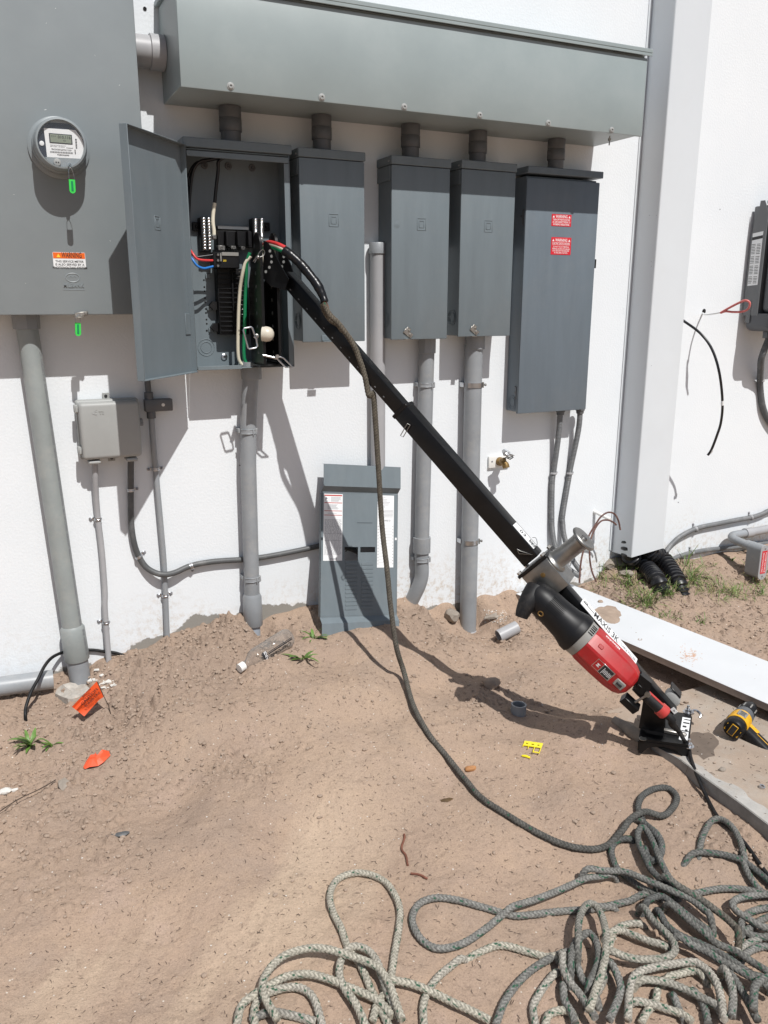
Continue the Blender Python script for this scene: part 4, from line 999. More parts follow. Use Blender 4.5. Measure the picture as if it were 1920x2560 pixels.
strap(N2(917, 330, .024), (.03, 0, -1), .011, 'strap near the soil on the thin conduit from the network box', (1,))
strap(N_(1130, 985, .0165), (0, 0, -1), .0114, 'shiny strap high on the dark flexible conduit below the network box', (-1,))
strap(N_(1200, 1560, .0155), (.45, 0, -1), .0114, 'strap where the dark flexible conduit begins to curve', (-1,))
strap(N_(1652, 1642, .018), (1, 0, .3), .0114, 'shiny strap on the level run of the dark flexible conduit', (1,))
strap(N_(1345, 805, .0145), (.03, 0, -1), .011, 'two-eared strap below the access fitting', (-1, 1))
strap(N2(1428, 97, .0145), (.03, 0, -1), .011, 'two-eared strap just below the dark flexible conduit', (-1, 1))

# -- conduit under the open panel
c1 = thing('conduit_pipe', (.85, -.04, .2), 'fat grey conduit dropping from the open panel into the soil mound', 'conduit pipe', 'fat plastic conduits')
xt, xb = .866, .853; yc = -.052; rr = .030
def ax1(z): return vv((xt+(xb-xt)*(1.262-z)/(1.262-.19)*1.0-.018*min(1, max(0, (1.262-z)/.25)), yc, z))
MB().lathe(vv((.866, -.062, 1.2605)), -Z3, [(0, .0375), (.004, .0385), (.044, .0375), (.045, .031)], 30).build('hub', 'pvc', c1)
zb1, zb2 = W(553, 1283, .05)[2], W(554, 1350, .05)[2]
MB().tube([vv((.864, -.058, 1.22)), ax1(1.12), ax1(.9), ax1(.6), ax1(zb1-.01)], rr, 30).build('pipe', 'pvc', c1)
MB().lathe(ax1(zb1+.006), -Z3, [(0, rr+.0005), (.014, rr+.007), (zb1-zb2, rr+.008), (zb1-zb2+.003, rr+.006), (zb1-zb2+.0035, rr-.002)], 30, caps=False).build('bell_end', 'pvc', c1)
M('pvc_blue', (.34, .38, .43), .42, var=.06, dust=.2)
MB().cyl(ax1(zb2+.02), ax1(zb2-.15), rr-.001, seg=30).build('lower_pipe', 'pvc_blue', c1)
clamp(ax1(W(543, 931, .06)[2]), rr, 'plastic clamp high on the conduit below the open panel', False)
clamp(ax1(W(551, 1249, .06)[2]), rr, 'plastic clamp low on the conduit, just above its bell end', False)

# -- capped pipe
cp = thing('capped_pipe', (1.396, -.036, .2), 'upright pale grey pipe with a blue-grey cap standing between two closed panels', 'conduit pipe')
q = W(815, 548, .036); zt = W(815, 524, .036)[2]; zl = W(815, 548, .036)[2]
MB().cyl((1.395, -.036, .18), (1.394, -.036, zl+.02), .0295, seg=30).build('pipe', 'pvc_light', cp)
MB().lathe((1.394, -.036, zl), Z3, [(-.0005, .030), (0, .034), (zt-zl-.004, .034), (zt-zl, .031)], 30).build('cap', 'pvc', cp)

# -- conduit under the dented panel, ending in an elbow
c3 = thing('conduit_pipe', (1.6, -.04, .25), 'fat grey conduit below the dented panel ending in a bent elbow above the soil', 'conduit pipe', 'fat plastic conduits')
rr = .032; yc = -.040
mb = MB(); mb.lathe(vv((1.612, yc-.004, 1.352)), -Z3, [(0, .036), (.060, .036), (.061, .032)], 8); mb.build('hub', 'pvc', c3)
zj0, zj1 = W(914, 1161, .05)[2], W(914, 1194, .05)[2]
MB().tube([vv((1.612, yc, 1.32)), vv((1.606, yc, .9)), vv((1.601, yc, zj0-.01))], rr, 30).build('pipe', 'pvc', c3)
MB().lathe(vv((1.6015, yc, zj0)), -Z3, [(0, rr+.0005), (.0004, rr+.0055), (zj0-zj1, rr+.0055), (zj0-zj1+.0005, rr)], 30, caps=False).build('coupling', 'pvc', c3)
el = cr([vv((1.601, yc, zj1+.01)), vv((1.601, yc, zj1-.03)), W(911, 1240, .040), W(906, 1262, .036), W(898, 1280, .026), W(890, 1296, .012)], .006)
MB().tube(el, rr-.001, 28).build('elbow', 'pvc', c3)
clamp(vv((1.608, yc, W(917, 832, .06)[2])), rr, 'plastic clamp high on the conduit below the dented panel', False)
clamp(vv((1.601, yc, W(914, 1210, .06)[2])), rr, 'plastic clamp just under the coupling above the elbow', False)

# -- conduit under the panel beside the tall one
c4 = thing('conduit_pipe', (1.835, -.05, .0), 'fattest grey conduit right of the puller boom, standing in a dug hole', 'conduit pipe', 'fat plastic conduits')
rr = .0375; yc = -.048
mb = MB(); mb.lathe(vv((1.835, yc-.004, 1.359)), -Z3, [(0, .042), (.055, .042), (.056, .038)], 10); mb.build('hub', 'pvc', c4)
def ax4(z): return vv((1.830+(1.359-z)*.008, yc, z))
MB().tube([ax4(1.32), ax4(.7), ax4(.03)], rr, 32).build('pipe', 'pvc', c4)
zc_ = W(1013, 1362, .06)[2]
MB().lathe(ax4(zc_), -Z3, [(0, rr+.0005), (.004, rr+.0035), (.008, rr+.0005)], 32, caps=False).build('glue_bead', 'pvc_light', c4)
clamp(ax4(W(1021, 832, .06)[2]), rr, 'shiny bolted clamp high on the fattest conduit')
clamp(ax4(W(1013, 1171, .06)[2]), rr, 'shiny bolted clamp low on the fattest conduit')

# -- two ribbed flexible conduits under the tall panel
ZA = RG(1220, 940, .16878); ZB = RG(1180, 1280, .22906)
def A4(x, y, dd): return W(*ZA(x, y), dd)
def B4(x, y, dd): return W(*ZB(x, y), dd)
for lab, top, pts in (('left one of two ribbed flexible conduits under the tall panel', (1072, 560), [A4(1070, 560, .05), A4(1064, 640, .048), A4(1055, 780, .043), A4(1035, 960, .035), A4(1010, 1150, .026), A4(975, 1400, .0135), A4(950, 1600, .0135), B4(870, 60, .015), B4(878, 220, .02), B4(905, 370, .03), B4(945, 475, .045), B4(1000, 560, .07), B4(1080, 640, .09), B4(1175, 700, .10)]),
                      ('right one of two ribbed flexible conduits under the tall panel', (1362, 540), [A4(1362, 540, .05), A4(1358, 640, .048), A4(1345, 760, .043), A4(1315, 930, .036), A4(1275, 1120, .027), A4(1225, 1350, .0145), A4(1190, 1550, .0135), B4(990, 30, .0145), B4(990, 130, .018), B4(1005, 260, .028), B4(1055, 420, .045), B4(1110, 540, .07), B4(1180, 640, .09)])):
    t = thing('flexible_conduit', pts[0], lab, 'flexible conduit', 'flexible conduits')
    ribbed(pts, .0118, .0016, .0064, 16, 4).build('ribbed_tube', 'flex_grey', t)
    q = A4(*top, .05); MB().lathe((q[0], -.05, 1.026), -Z3, [(0, .021), (.010, .021), (.012, .018), (.024, .0165), (.025, .013)], 20).build('connector', 'pvc_dark', t)
strap(A4(968, 1440, .0135), (-.04, 0, -1), .0132, 'grey strap on the left ribbed conduit under the tall panel', (-1,), mat='pvc_light')
strap(A4(1208, 1440, .0135), (-.04, 0, -1), .0132, 'grey strap on the right ribbed conduit under the tall panel', (-1,), mat='pvc_light')

# -- hose tap on a white block
ZS = RG(1180, 1080, .1085)
def S_(x, y, dd): return W(*ZS(x, y), dd)
t = thing('hose_tap', S_(640, 680, 0), 'old brass hose tap with a plastic scrap, set in a white block', 'tap')
a, b = S_(395, 540, .012), S_(862, 812, .012)
MB().box(a[0], b[0], -.013, -.001, b[2]+.004, a[2]-.006, .003, 2).build('mounting_block', 'white_plastic', t)
mb = MB(); q = S_(462, 680, .013); q[1] = -.0132; mb.lathe(q, NY, [(0, .004), (.001, .004), (.001, .002)], 12); mb.build('block_screw', 'ink_grey', t)
mb = MB(); q = S_(650, 680, .02); q[1] = -.013; mb.lathe(q, NY, [(0, .019), (.012, .0195), (.022, .016), (.03, .011)], 20)
q2 = S_(690, 670, .055); mb.tube(cr([q+NY*.02, q2, S_(740, 700, .075), S_(775, 765, .08)], .006), [.0125]*3+[.0115]*40 if 0 else .0125, 14)
q3 = S_(775, 768, .08); mb.lathe(q3, unit((.1, -.35, -1)), [(-.012, .0125), (.0, .0155), (.012, .0155), (.012, .011), (.004, .0105)], 18, caps=False)
mb.tube([q2, S_(745, 630, .085)], .0085, 12); mb.build('tap_body', 'brass', t)
mb = MB(); mb.tube(cr([S_(765, 610, .085), S_(800, 570, .088), S_(860, 585, .09), S_(935, 560, .088), S_(948, 585, .09), S_(900, 610, .09), S_(880, 630, .088), S_(840, 610, .09), S_(800, 600, .088)], .004), .0024, 8); mb.build('handle', 'black_plastic', t)
ring_ = [(700, 425), (735, 395), (770, 388), (850, 425), (905, 470), (990, 545), (900, 552), (800, 560), (730, 548), (712, 480)]; cen = S_(810, 470, .11)
rin = [S_(x, y, .085+.02*rnd.random()) for x, y in ring_]; mid = [(p*.55+cen*.45)+NY*rnd.uniform(-.006, .012) for p in rin]
mb = MB(); V = rin+mid+[cen]; n = len(rin)
F = [(i, (i+1) % n, n+(i+1) % n, n+i) for i in range(n)]+[(n+i, n+(i+1) % n, 2*n) for i in range(n)]
V += [p+vv((0, .004, 0)) for p in V[:2*n+1]]; F += [tuple(j+2*n+1 for j in f[::-1]) for f in F]; F += [(i, 2*n+1+i, 2*n+1+(i+1) % n, (i+1) % n) for i in range(n)]
mb.add(V, F); mb.build('plastic_scrap', 'plastic_bag', t, smooth=False)

# -- square white downpipe
t = thing('downpipe', (2.79, -.07, .3), 'wide square white metal downpipe running the full height of the wall', 'downpipe')
zl, zf, zr_ = W(1326, 1190, 0)[2], W(1378, 1200, .14)[2], W(1440, 1180, .14)[2]
V = [(2.690, -.002, .292), (2.693, -.14, .300), (2.893, -.14, .322), (2.893, -.002, .31), (2.690, -.002, 4.6), (2.693, -.14, 4.6), (2.893, -.14, 4.6), (2.893, -.002, 4.6)]
bm = bmesh.new(); bv = [bm.verts.new(v) for v in V]
for f in ((0, 1, 5, 4), (1, 2, 6, 5), (2, 3, 7, 6)): bm.faces.new([bv[i] for i in f])
bmesh.ops.bevel(bm, geom=[e for e in bm.edges if {tuple(round(c, 3) for c in v.co[:2]) for v in e.verts} in ({(2.693, -.14)}, {(2.893, -.14)})], offset=.006, segments=3, profile=.5, affect='EDGES')
bm.verts.index_update(); mb = MB(); mb.add([tuple(v.co) for v in bm.verts], [tuple(v.index for v in f.verts) for f in bm.faces])
mb.add([tuple(v.co+Vector((0 if 0 else (.002 if v.co.x < 2.79 else -.002), .002, 0))) for v in bm.verts], [tuple(v.index for v in f.verts)[::-1] for f in bm.faces]); bm.free()
mb.build('pipe_body', 'white_metal', t)
MB().box(2.672, 2.6885, -.0045, -.0005, .30, 4.6, .001).build('side_flange', 'white_metal', t)
MB().box(2.8955, 2.905, -.0045, -.0005, .31, 4.6, .001).build('side_flange', 'white_metal', t)
mb = MB()
for (x, y) in ((1407, 575), (1407, 565), (1403, 465), (1418, 465), (1407, 790)):
    q = W(x, y, .1404); mb.obox((q[0], -.1403, q[2]), (unit((1, 0, .6)), unit((-.6, 0, 1)), NY), (.0022, .0009, .0003))
tag(mb.build('scuff', 'ink_grey', t), kind='stuff')

# black corrugated drain hoses under it
ZC = RG(1480, 700, .36155)
for lab, pts in (('left black corrugated drain hose coming out from under the downpipe', [vv((2.738, -.07, .40)), vv((2.735, -.085, .29)), (300, 1985, .035), (390, 2060, .028), (450, 2115, .010), (490, 2150, -.03)]),
                 ('right black corrugated drain hose coming out from under the downpipe', [vv((2.838, -.07, .41)), vv((2.835, -.09, .31)), (470, 1985, .04), (540, 2060, .028), (590, 2125, .010), (625, 2165, -.03)])):
    P_ = [p for p in pts if isinstance(p, np.ndarray)]
    for p in pts:
        if isinstance(p, tuple): g = G(*ZC(p[0], p[1]), p[2]); P_.append(g+vv((0, 0, .012)))
    p = cr(P_, .0042); tag(MB().tube(p, [.044 if (i//3) % 2 else .0345 for i in range(len(p))], 22).build('drain_hose', 'black_duct'), lab, 'drain hose', 'black corrugated drain hoses')

# -- inverter at the right edge
t = thing('solar_inverter', (3.6, 0, 1.36), 'dark grey wall-mounted inverter cut off by the right edge of the photo', 'inverter')
x0 = 3.402
def side_poly(mb, pts, x, th): mb.prism(pts, (x, 0, 0), -Y3, Z3, -X3, 0, th)
MB().box(x0+.004, 3.80, -.090, -.012, 1.425, 1.94, .006, 2).build('heat_sink', 'inverter_side', t)
a = XP(1629.7, 442, x0); bt = XP(1611.7, 620, x0)
mb = MB(); side_poly(mb, [(.014, 1.43), (.100, 1.43), (.100, 1.905), (.072, 1.962), (.048, 1.962), (.044, 1.905), (.030, 1.885), (.014, 1.80)], x0+.003, .004); mb.build('side_panel', 'inverter_side', t)
bm = bmesh.new(); bmesh.ops.create_cube(bm, size=1.0)
for v in bm.verts: v.co = Vector((3.602+v.co.x*.396, -.104+v.co.y*.168, 1.397+v.co.z*.085*1.0))
bmesh.ops.bevel(bm, geom=[e for e in bm.edges if all(v.co.z < 1.37 for v in e.verts) or abs(e.verts[0].co.z-e.verts[1].co.z) > .02], offset=.032, segments=5, profile=.5, affect='EDGES'); bm.verts.index_update()
mb = MB(); mb.add([tuple(v.co) for v in bm.verts], [tuple(v.index for v in f.verts) for f in bm.faces]); bm.free(); mb.build('wiring_compartment', 'inverter', t)
MB().box(x0+.012, 3.80, -.19, -.1005, 1.441, 1.925, .032, 5).build('front_cover', 'inverter', t)
mb = MB(); side_poly(mb, [(.034, 1.50), (.060, 1.50), (.060, 1.395), (.034, 1.395)], x0-.0006, .002); mb.build('cable_cover', 'inverter_side', t)
mb = MB(); mb.cyl((x0+.012, -.10, 1.955), (x0+.30, -.12, 2.02), .016, seg=16); mb.lathe((x0+.012, -.10, 1.955), -X3, [(0, .018), (.006, .018), (.006, .009), (.001, .008)], 18, caps=False); mb.build('carry_handle', 'black_rubber', t)
il = MB(); side_poly(il, [(.024, 1.815), (.084, 1.822), (.084, 1.575), (.024, 1.57)], x0-.0011, .0008); ilb = il.build('rating_label', 'sign_white', t)
mb = MB(); side_poly(mb, [(.024, 1.797), (.084, 1.804), (.084, 1.790), (.024, 1.783)], x0-.002, .0004)
for k in range(26):
    zz = 1.765-.0072*k
    if k in (7, 13, 20): continue
    for a_ in range(2): side_poly(mb, [(.026+.029*a_, zz), (.026+.029*a_+rnd.uniform(.018, .027), zz+.0004), (.026+.029*a_+.02, zz-.0022), (.026+.029*a_, zz-.0024)], x0-.002, .0003)
mb.build('print', 'ink', ilb)
mb = MB(); mb.box(x0+.04, x0+.075, -.14, -.11, 1.322, 1.354, .002); mb.box(x0+.09, x0+.12, -.17, -.14, 1.332, 1.354, .002); mb.build('mounting_foot', 'inverter', t)
q0 = W(1640, 745, .10); q1 = W(1643, 815, .035)
ribbed([vv((3.515, -.10, 1.35)), W(1646, 770, .085), W(1643, 800, .05), W(1642, 835, .0145), W(1648, 880, .0145), W(1662, 910, .016), W(1690, 940, .02)], .015, .0015, .0075, 16, 4).build('flexible_conduit', 'flex_dark')
o = bpy.data.objects['flexible_conduit']
fcs = [ob for ob in COL.objects if ob.name.startswith('flexible_conduit') and 'label' not in ob]
tag(fcs[-1], 'dark flexible conduit curving out from under the inverter at the right edge', 'flexible conduit', 'flexible conduits')
strap(W(1643, 822, .022), (0, 0, -1), .0165, 'grey strap on the conduit under the inverter', (-1,), mat='pvc_light')

# -- loose wires at the right of the downpipe
Z9 = RG(1700, 480, .18982)
def K9(x, y, dd): return W(*Z9(x, y), dd)
h = K9(315, 1570, 0); MB().lathe(h+NY*.0006, NY, [(0, .0115), (.0006, .0115)], 16).build('cable_hole', 'dark_hole', wall)
t = thing('taped_wire', h, 'white wire from a hole in the wall ending in a loop of red tape', 'wire')
MB().tube(cr([h+vv((0, .01, -.008)), K9(330, 1612, .04), K9(400, 1608, .09), K9(500, 1592, .14), K9(560, 1580, .165)], .006), .0042, 10).build('white_wire', 'sign_white', t)
MB().tube(cr([K9(535, 1592, .16), K9(640, 1530, .20), K9(780, 1458, .25), K9(865, 1428, .28), K9(912, 1450, .291), K9(918, 1490, .291), K9(885, 1550, .28), K9(800, 1578, .255), K9(690, 1580, .215), K9(600, 1572, .185), K9(540, 1590, .16)], .006), [.0048]*999 if 0 else .0052, 10).build('tape_loop', 'tape_pink', t)
t = thing('hanging_cable', K9(60, 1700, .03), 'black cable sticking out from behind the downpipe and drooping with a white tape end', 'cable')
def K8(x, y, dd): return W(*ZC(x, y), dd)
pts = [K8(560, 235, .05), K8(637, 285, .10), K8(750, 370, .18), K8(830, 480, .235), K8(880, 640, .275), K8(902, 840, .27), K8(892, 980, .24), K8(862, 1080, .21), K8(825, 1175, .182), K8(800, 1212, .171)]
MB().tube(cr(pts, .008), .0060, 12).build('cable', 'wire_black', t)
for (xa, ya, xb, yb) in ((902, 832, 901, 866), (832, 1170, 818, 1195)):
    MB().tube(cr([K8(xa, ya, .27 if ya < 1000 else .184), K8(xb, yb, .268 if ya < 1000 else .176)], .004), .0070, 12).build('tape_band', 'sign_white', t)

# -- conduits low on the wall at the right
ZR = RG(1660, 1280, .15672)
def R7(x, y, dd): return W(*ZR(x, y), dd)
rp = [R7(-25, 740, .04), R7(60, 600, .025), R7(120, 520, .017), R7(250, 400, .0155), R7(430, 300, .0145), R7(600, 240, .0135), R7(900, 180, .0135), R7(1200, 120, .0135), R7(1400, 85, .0135), R7(1560, 35, .0135), R7(1700, -30, .0135), R7(2000, -120, .014)]
ribbed(rp, .0122, .0009, .0064, 14, 4).build('flexible_conduit', 'flex_grey')
fcs = [ob for ob in COL.objects if ob.name.startswith('flexible_conduit') and ob.parent is None and 'label' not in ob]
tag(fcs[-1], 'paint-spattered flexible conduit climbing along the wall right of the downpipe', 'flexible conduit', 'flexible conduits')
tubething('thin_conduit', [R7(80, 790, .02), R7(180, 735, .0135), R7(300, 690, .0135), R7(450, 650, .0135), R7(700, 605, .0135), R7(900, 585, .0135), R7(1150, 560, .0135), R7(1450, 520, .014), R7(1900, 470, .014)], .0122, 'flex_grey', 'grey conduit along the foot of the wall, behind the red-labelled fitting', 'conduit pipe', 'thin plastic conduits')
strap(R7(500, 275, .014), (1, 0, .25), .0132, 'grey strap on the climbing conduit, nearest the downpipe', (-1,), mat='pvc_light')
strap(R7(1385, 90, .0135), (1, 0, .2), .0132, 'grey strap on the climbing conduit near the right edge', (-1,), mat='pvc_light')
strap(R7(440, 650, .0135), (1, 0, .2), .0132, 'grey strap on the lowest conduit at the foot of the wall', (-1,), mat='pvc_light')
lb_ = thing('conduit_fitting', (3.43, -.25, .12), 'grey elbow pipe with an upright access fitting bearing a red photovoltaic label', 'conduit fitting')
zp = R7(1500, 300, .04)[2]
MB().tube(cr([vv((4.2, -.045, zp+.03)), vv((3.75, -.045, zp+.005)), vv((3.56, -.045, zp))], .02), .0225, 20).build('pipe', 'pvc_light', lb_)
MB().tube(cr([vv((3.58, -.045, zp)), vv((3.52, -.046, zp)), vv((3.465, -.05, zp)), vv((3.435, -.072, zp-.004)), vv((3.428, -.11, zp-.008)), vv((3.428, -.16, zp-.012)), vv((3.428, -.20, zp-.015))], .006), .0215, 22).build('elbow', 'pvc', lb_)
MB().lathe((3.605, -.045, zp), -X3, [(0, .0235), (.0005, .0265), (.05, .0265), (.0505, .0225)], 24).build('coupling', 'pvc_light', lb_)
MB().lathe((3.428, -.175, zp-.013), NY, [(0, .0225), (.001, .0262), (.05, .0262)], 24).build('socket', 'pvc', lb_)
zt_ = zp+.014; zb_ = zt_-.18; w_ = .0275; out = []
for k in range(13): a = math.pi*k/12; out.append((w_*math.cos(a), zt_-w_+w_*math.sin(a)))
for k in range(13): a = math.pi*(1+k/12); out.append((w_*math.cos(a), zb_+w_+w_*math.sin(a)))
MB().prism(out, (3.428, -.20, 0), X3, Z3, NY, 0, .082).build('fitting_body', 'pvc', lb_)
o2 = [(a*1.07, (b-(zt_+zb_)/2)*1.015+(zt_+zb_)/2) for a, b in out]
cv = MB().prism(o2, (3.428, -.282, 0), X3, Z3, NY, .0005, .005).build('cover_plate', 'pvc_light', lb_)
mb = MB(); mb.box(3.428-.018, 3.428+.018, -.2882, -.2875, zb_+.032, zt_-.028); wl = mb.build('warning_label', 'sign_red', lb_)
mb = MB()
for k, s_ in enumerate(('PHOTOVOLTAIC', 'POWER SOURCE')): mb.text(s_, (3.428-.0085+.017*k, -.2884, (zt_+zb_)/2), -Z3, X3, .0125, lift=.0003, n=NY, width=.105)
mb.build('lettering', 'ink_white', wl)
mb = MB(); screw(mb, (3.428, -.2872, zt_-.016), NY, .004); screw(mb, (3.428, -.2872, zb_+.018), NY, .004); mb.build('cover_screw', 'zinc', lb_)

# -- brown wires out of the soil and the white pipe stub in the wall
ZW = RG(1100, 1200, .49427)
def Wr(x, y, dd): return W(*ZW(x, y), dd)
t = thing('pipe_stub', Wr(772, 155, 0), 'thin white plastic pipe stub sticking out of the wall left of the downpipe', 'pipe stub')
MB().tube([Wr(772, 155, -.01), Wr(862, 200, .10)], .0085, 14).build('pipe', 'white_plastic', t)
for lab, pts in (('brown wire arching over the white pipe stub, with its end hanging down', [(705, 520, .16), (710, 440, .155), (722, 370, .15), (752, 285, .14), (790, 220, .135), (815, 185, .135), (850, 164, .135), (882, 172, .135), (902, 205, .135), (912, 252, .135)]),
                 ('brown wire looping just under the longer one beside the white pipe stub', [(790, 515, .17), (768, 460, .16), (757, 390, .15), (760, 310, .14), (785, 245, .13), (815, 208, .13), (850, 203, .13), (878, 215, .13), (892, 228, .135)])):
    tubething('brown_wire', [Wr(*p) for p in pts], .0042, 'wire_brown', lab, 'wire', 'brown wires by the downpipe', step=.006, seg=8)
# ------------------------------------------------------------------ breaker-panel front leaning on the wall
TL, TR, BL = vv((1.146, -.040, .869)), vv((1.485, -.040, .826)), vv((1.043, -.200, .227))
cux = unit(TR-TL); cdn = BL-TL; cdn = unit(cdn-cux*np.dot(cdn, cux)); cn = np.cross(cux, cdn); cn = cn if cn[1] < 0 else -cn; cw = .342
def CV(u, v, h=0.0): return TL+cux*cw*u+cdn*v+cn*h
pc = thing('panel_front', BL, 'loose grey panel front with two printed labels leaning against the wall, foot in the soil', 'panel cover')
mb = MB(); th = .0016
prof = [(0, .004), (.0, .022), (.088, .024), (.108, 0), (.112, 0)]
def strip(mb, prof, u0=0.0, u1=1.0):
    V = []
    for (v, h) in prof: V += [CV(u0, v, h), CV(u1, v, h), CV(u0, v, h-th), CV(u1, v, h-th)]
    F = []
    for i in range(len(prof)-1):
        b = 4*i; F += [(b, b+1, b+5, b+4), (b+2, b+6, b+7, b+3), (b, b+4, b+6, b+2), (b+1, b+3, b+7, b+5)]
    F += [(0, 2, 3, 1)]; e = 4*(len(prof)-1); F += [(e, e+1, e+3, e+2)]; mb.add(V, F)
strip(mb, prof); mb.build('top_flange', 'box_grey', pc, angle=20); mb = MB(); strip(mb, [(.607, 0), (.612, 0), (.632, .022), (.665, .023), (.72, .023)])
mb.build('bottom_flange', 'box_grey', pc, angle=20)
mb = MB()
def plate(u0, u1, v0, v1, h0=-th, h1=0.0): mb.obox(CV((u0+u1)/2, (v0+v1)/2, (h0+h1)/2), (cux, cdn, cn), (cw*(u1-u0)/2, (v1-v0)/2, (h1-h0)/2))
plate(0, 1, .1125, .330); plate(0, .300, .3301, .385); plate(.475, .505, .3301, .385); plate(.505, .70, .352, .385); plate(.70, 1, .3301, .385); plate(0, 1, .3851, .6065)
mb.build('face_plate', 'box_grey', pc)
for u in (.003, .997): MB().obox(CV(u, .36, -.009), (cux, cdn, cn), (.0009, .247, .009)).build('side_flange', 'box_grey', pc)
mb = MB(); plate(.505, .70, .3325, .3505, -.012, -.004); mb.build('breaker_blank', 'black_plastic', pc)
tw = None
for c_, (u0, u1) in enumerate(((.315, .470), (.520, .675))):
    for k in range(12):
        v = .398+.0163*k
        if tw is None:
            mb = MB(); mb.obox(CV((u0+u1)/2, v, .0006), (cux, cdn, cn), (cw*(u1-u0)/2, .0068, .0012), .0009); tw = mb.build('knockout_tab', 'box_grey', pc); v00 = CV((u0+u1)/2, v)
        else:
            o = tw.copy(); COL.objects.link(o); o.parent = pc; o.location = (CV((u0+u1)/2, v)-v00).tolist()
mb = MB(); mb.obox(CV(.56, .232, .0003), (cux, cdn, cn), (cw*.10, .0008, .0004)); mb.build('seam', 'frame_black', pc)
for (u0, u1, v0, v1, left) in ((.030, .270, .118, .385, True), (.725, .945, .118, .415, False)):
    mb = MB(); plate(u0, u1, v0, v1, .0004, .0010); lab = mb.build('printed_label', 'sign_white', pc)
    mb = MB()
    if left:
        for v, hh in ((.1215, .003), (.152, .0018), (.1845, .0015), (.2015, .0015)): plate(u0+.008, u1-.008, v, v+hh*1.6, .0010, .0013)
        mb.build('red_band', 'ink_red', lab); mb = MB()
        mb.prism([(0, .0), (.010, .005), (.006, .010), (.002, .012)], CV(u0+.02, .142, .0010), cux, -cdn, cn, 0, .0003)
        for k in range(22):
            v = .130+.0034*k
            if any(abs(v-q) < .0055 for q in (.1535, .186, .203)): continue
            u = u0+.05 if k > 7 else u0+.09
            plate(u, u+rnd.uniform(.09, u1-.02-u), v, v+.0011, .0010, .0013)
        for k in range(34):
            v = .222+.0042*k; u = u0+.014
            while u < u1-.025:
                w = rnd.uniform(.006, .03); plate(u, min(u+w, u1-.012), v, v+.0014, .0010, .0013); u += w+rnd.uniform(.004, .012)
        for k in range(5): plate(u0+.012, u1-.012, .220+.028*k, .2206+.028*k, .0010, .0013)
        plate(u0+.08, u0+.17, .3765, .3795, .0010, .0013)
    else:
        for k in range(9):
            v = .124+.0055*k; plate(u0+.03, u0+rnd.uniform(.08, .19), v, v+.0013, .0010, .0013)
        for k in range(6): plate(u0+.012, u1-.012, .178+.0055*k, .1793+.0055*k, .0010, .0013)
        mb.text('SQUARE D', CV((u0+u1)/2, .222, .0010), cux, -cdn, .010, lift=.0004, n=cn, width=.045)
        for k in range(13): plate(u0+.012, u1-.012, .240+.0128*k, .2405+.0128*k, .0010, .0013)
        for k in range(13):
            for s_ in (0, 1): plate((u0+.006) if s_ == 0 else (u1-.02), (u0+.02) if s_ == 0 else (u1-.006), .245+.0128*k, .2472+.0128*k, .0010, .0013)
    mb.build('print', 'ink_grey', lab)
for u in (.012, .975):
    mb = MB(); plate(u-.012, u+.012, .292, .302, .0004, .0012); mb.build('clip_slot', 'sign_white' if u > .5 else 'frame_black', pc)

# ------------------------------------------------------------------ white board on the ground
t = thing('white_board', (2.36, -.6, .15), 'long white-faced board lying on the ground behind the puller, marked with sand', 'board')
zA, zB = .172, .150
def bz(y): return zA+(zB-zA)*min(1.4, (-y)/1.3)
Pq = []
for (x, y) in ((1115, 1283), (1659, 1521)):
    zz = .165
    for _ in range(8): p = ZP(x, y, zz); zz = bz(p[1])
    Pq.append(p)
f0, f1 = Pq; f0 = f0.copy(); f0[1] = min(f0[1], -.012)
dvb = unit(f1-f0); f1 = f0+dvb*1.72; bw = .315
side = unit(np.cross(dvb, Z3)); side = side if side[0] > 0 else -side; upb = np.cross(side, dvb); upb = upb if upb[2] > 0 else -upb
Lb = 1.72; cB = (f0+f1)/2+side*bw/2
MB().obox(cB-upb*.013, (dvb, side, upb), (Lb/2, bw/2, .013), .0008).build('board_core', 'board_edge', t)
MB().obox(cB+upb*.0006, (dvb, side, upb), (Lb/2+.0006, bw/2+.0006, .0007), .0003).build('white_face', 'white_board', t)
def onboard(x, y, h=.0013):
    v = ray(x, y); k = np.dot(cB-CAM, upb)/np.dot(v, upb); return CAM+k*v+upb*h
# sand spilled on it, and rusty dust
def patch(cx, cy, rx, ry, rot, name, mat, parent, h=.004, n=26, irr=.3):
    c, s_ = math.cos(rot), math.sin(rot); V = [onboard(cx, cy)+upb*h]; F = []
    for ring, f in ((0, .6), (1, 1.0)):
        for k in range(n):
            a = 2*math.pi*k/n; q = f*(1+irr*fb_[k] if ring else 1); x = rx*q*math.cos(a); y = ry*q*math.sin(a)
            V.append(onboard(cx+x*c-y*s_, cy+x*s_+y*c)+upb*(h*.7 if not ring else -.0002)*(1+.3*rnd.random()))
    for k in range(n): k2 = (k+1) % n; F += [(0, 1+k, 1+k2), (1+k, 1+n+k, 1+n+k2, 1+k2)]
    return MB().add(V, F).build(name, mat, parent)
fb_ = [rnd.uniform(-1, 1) for _ in range(26)]; fb_ = [(fb_[i-1]+fb_[i]*1.3+fb_[(i+1) % 26])/2 for i in range(26)]
patch(1311, 1327, 33, 17, .25, 'sand_spill', 'clod', t)
mb = MB()
for k in range(190):
    a, q = rnd.uniform(0, 6.28), rnd.gauss(0, .5); p = onboard(1490+26*q*math.cos(a)+8*math.sin(a), 1418+18*q*math.sin(a)*1.1)
    mb.obox(p, (unit((rnd.random()-.5, rnd.random()-.5, 0)), unit(np.cross(upb, dvb)), upb), (rnd.uniform(.0012, .004), rnd.uniform(.001, .002), .0003))
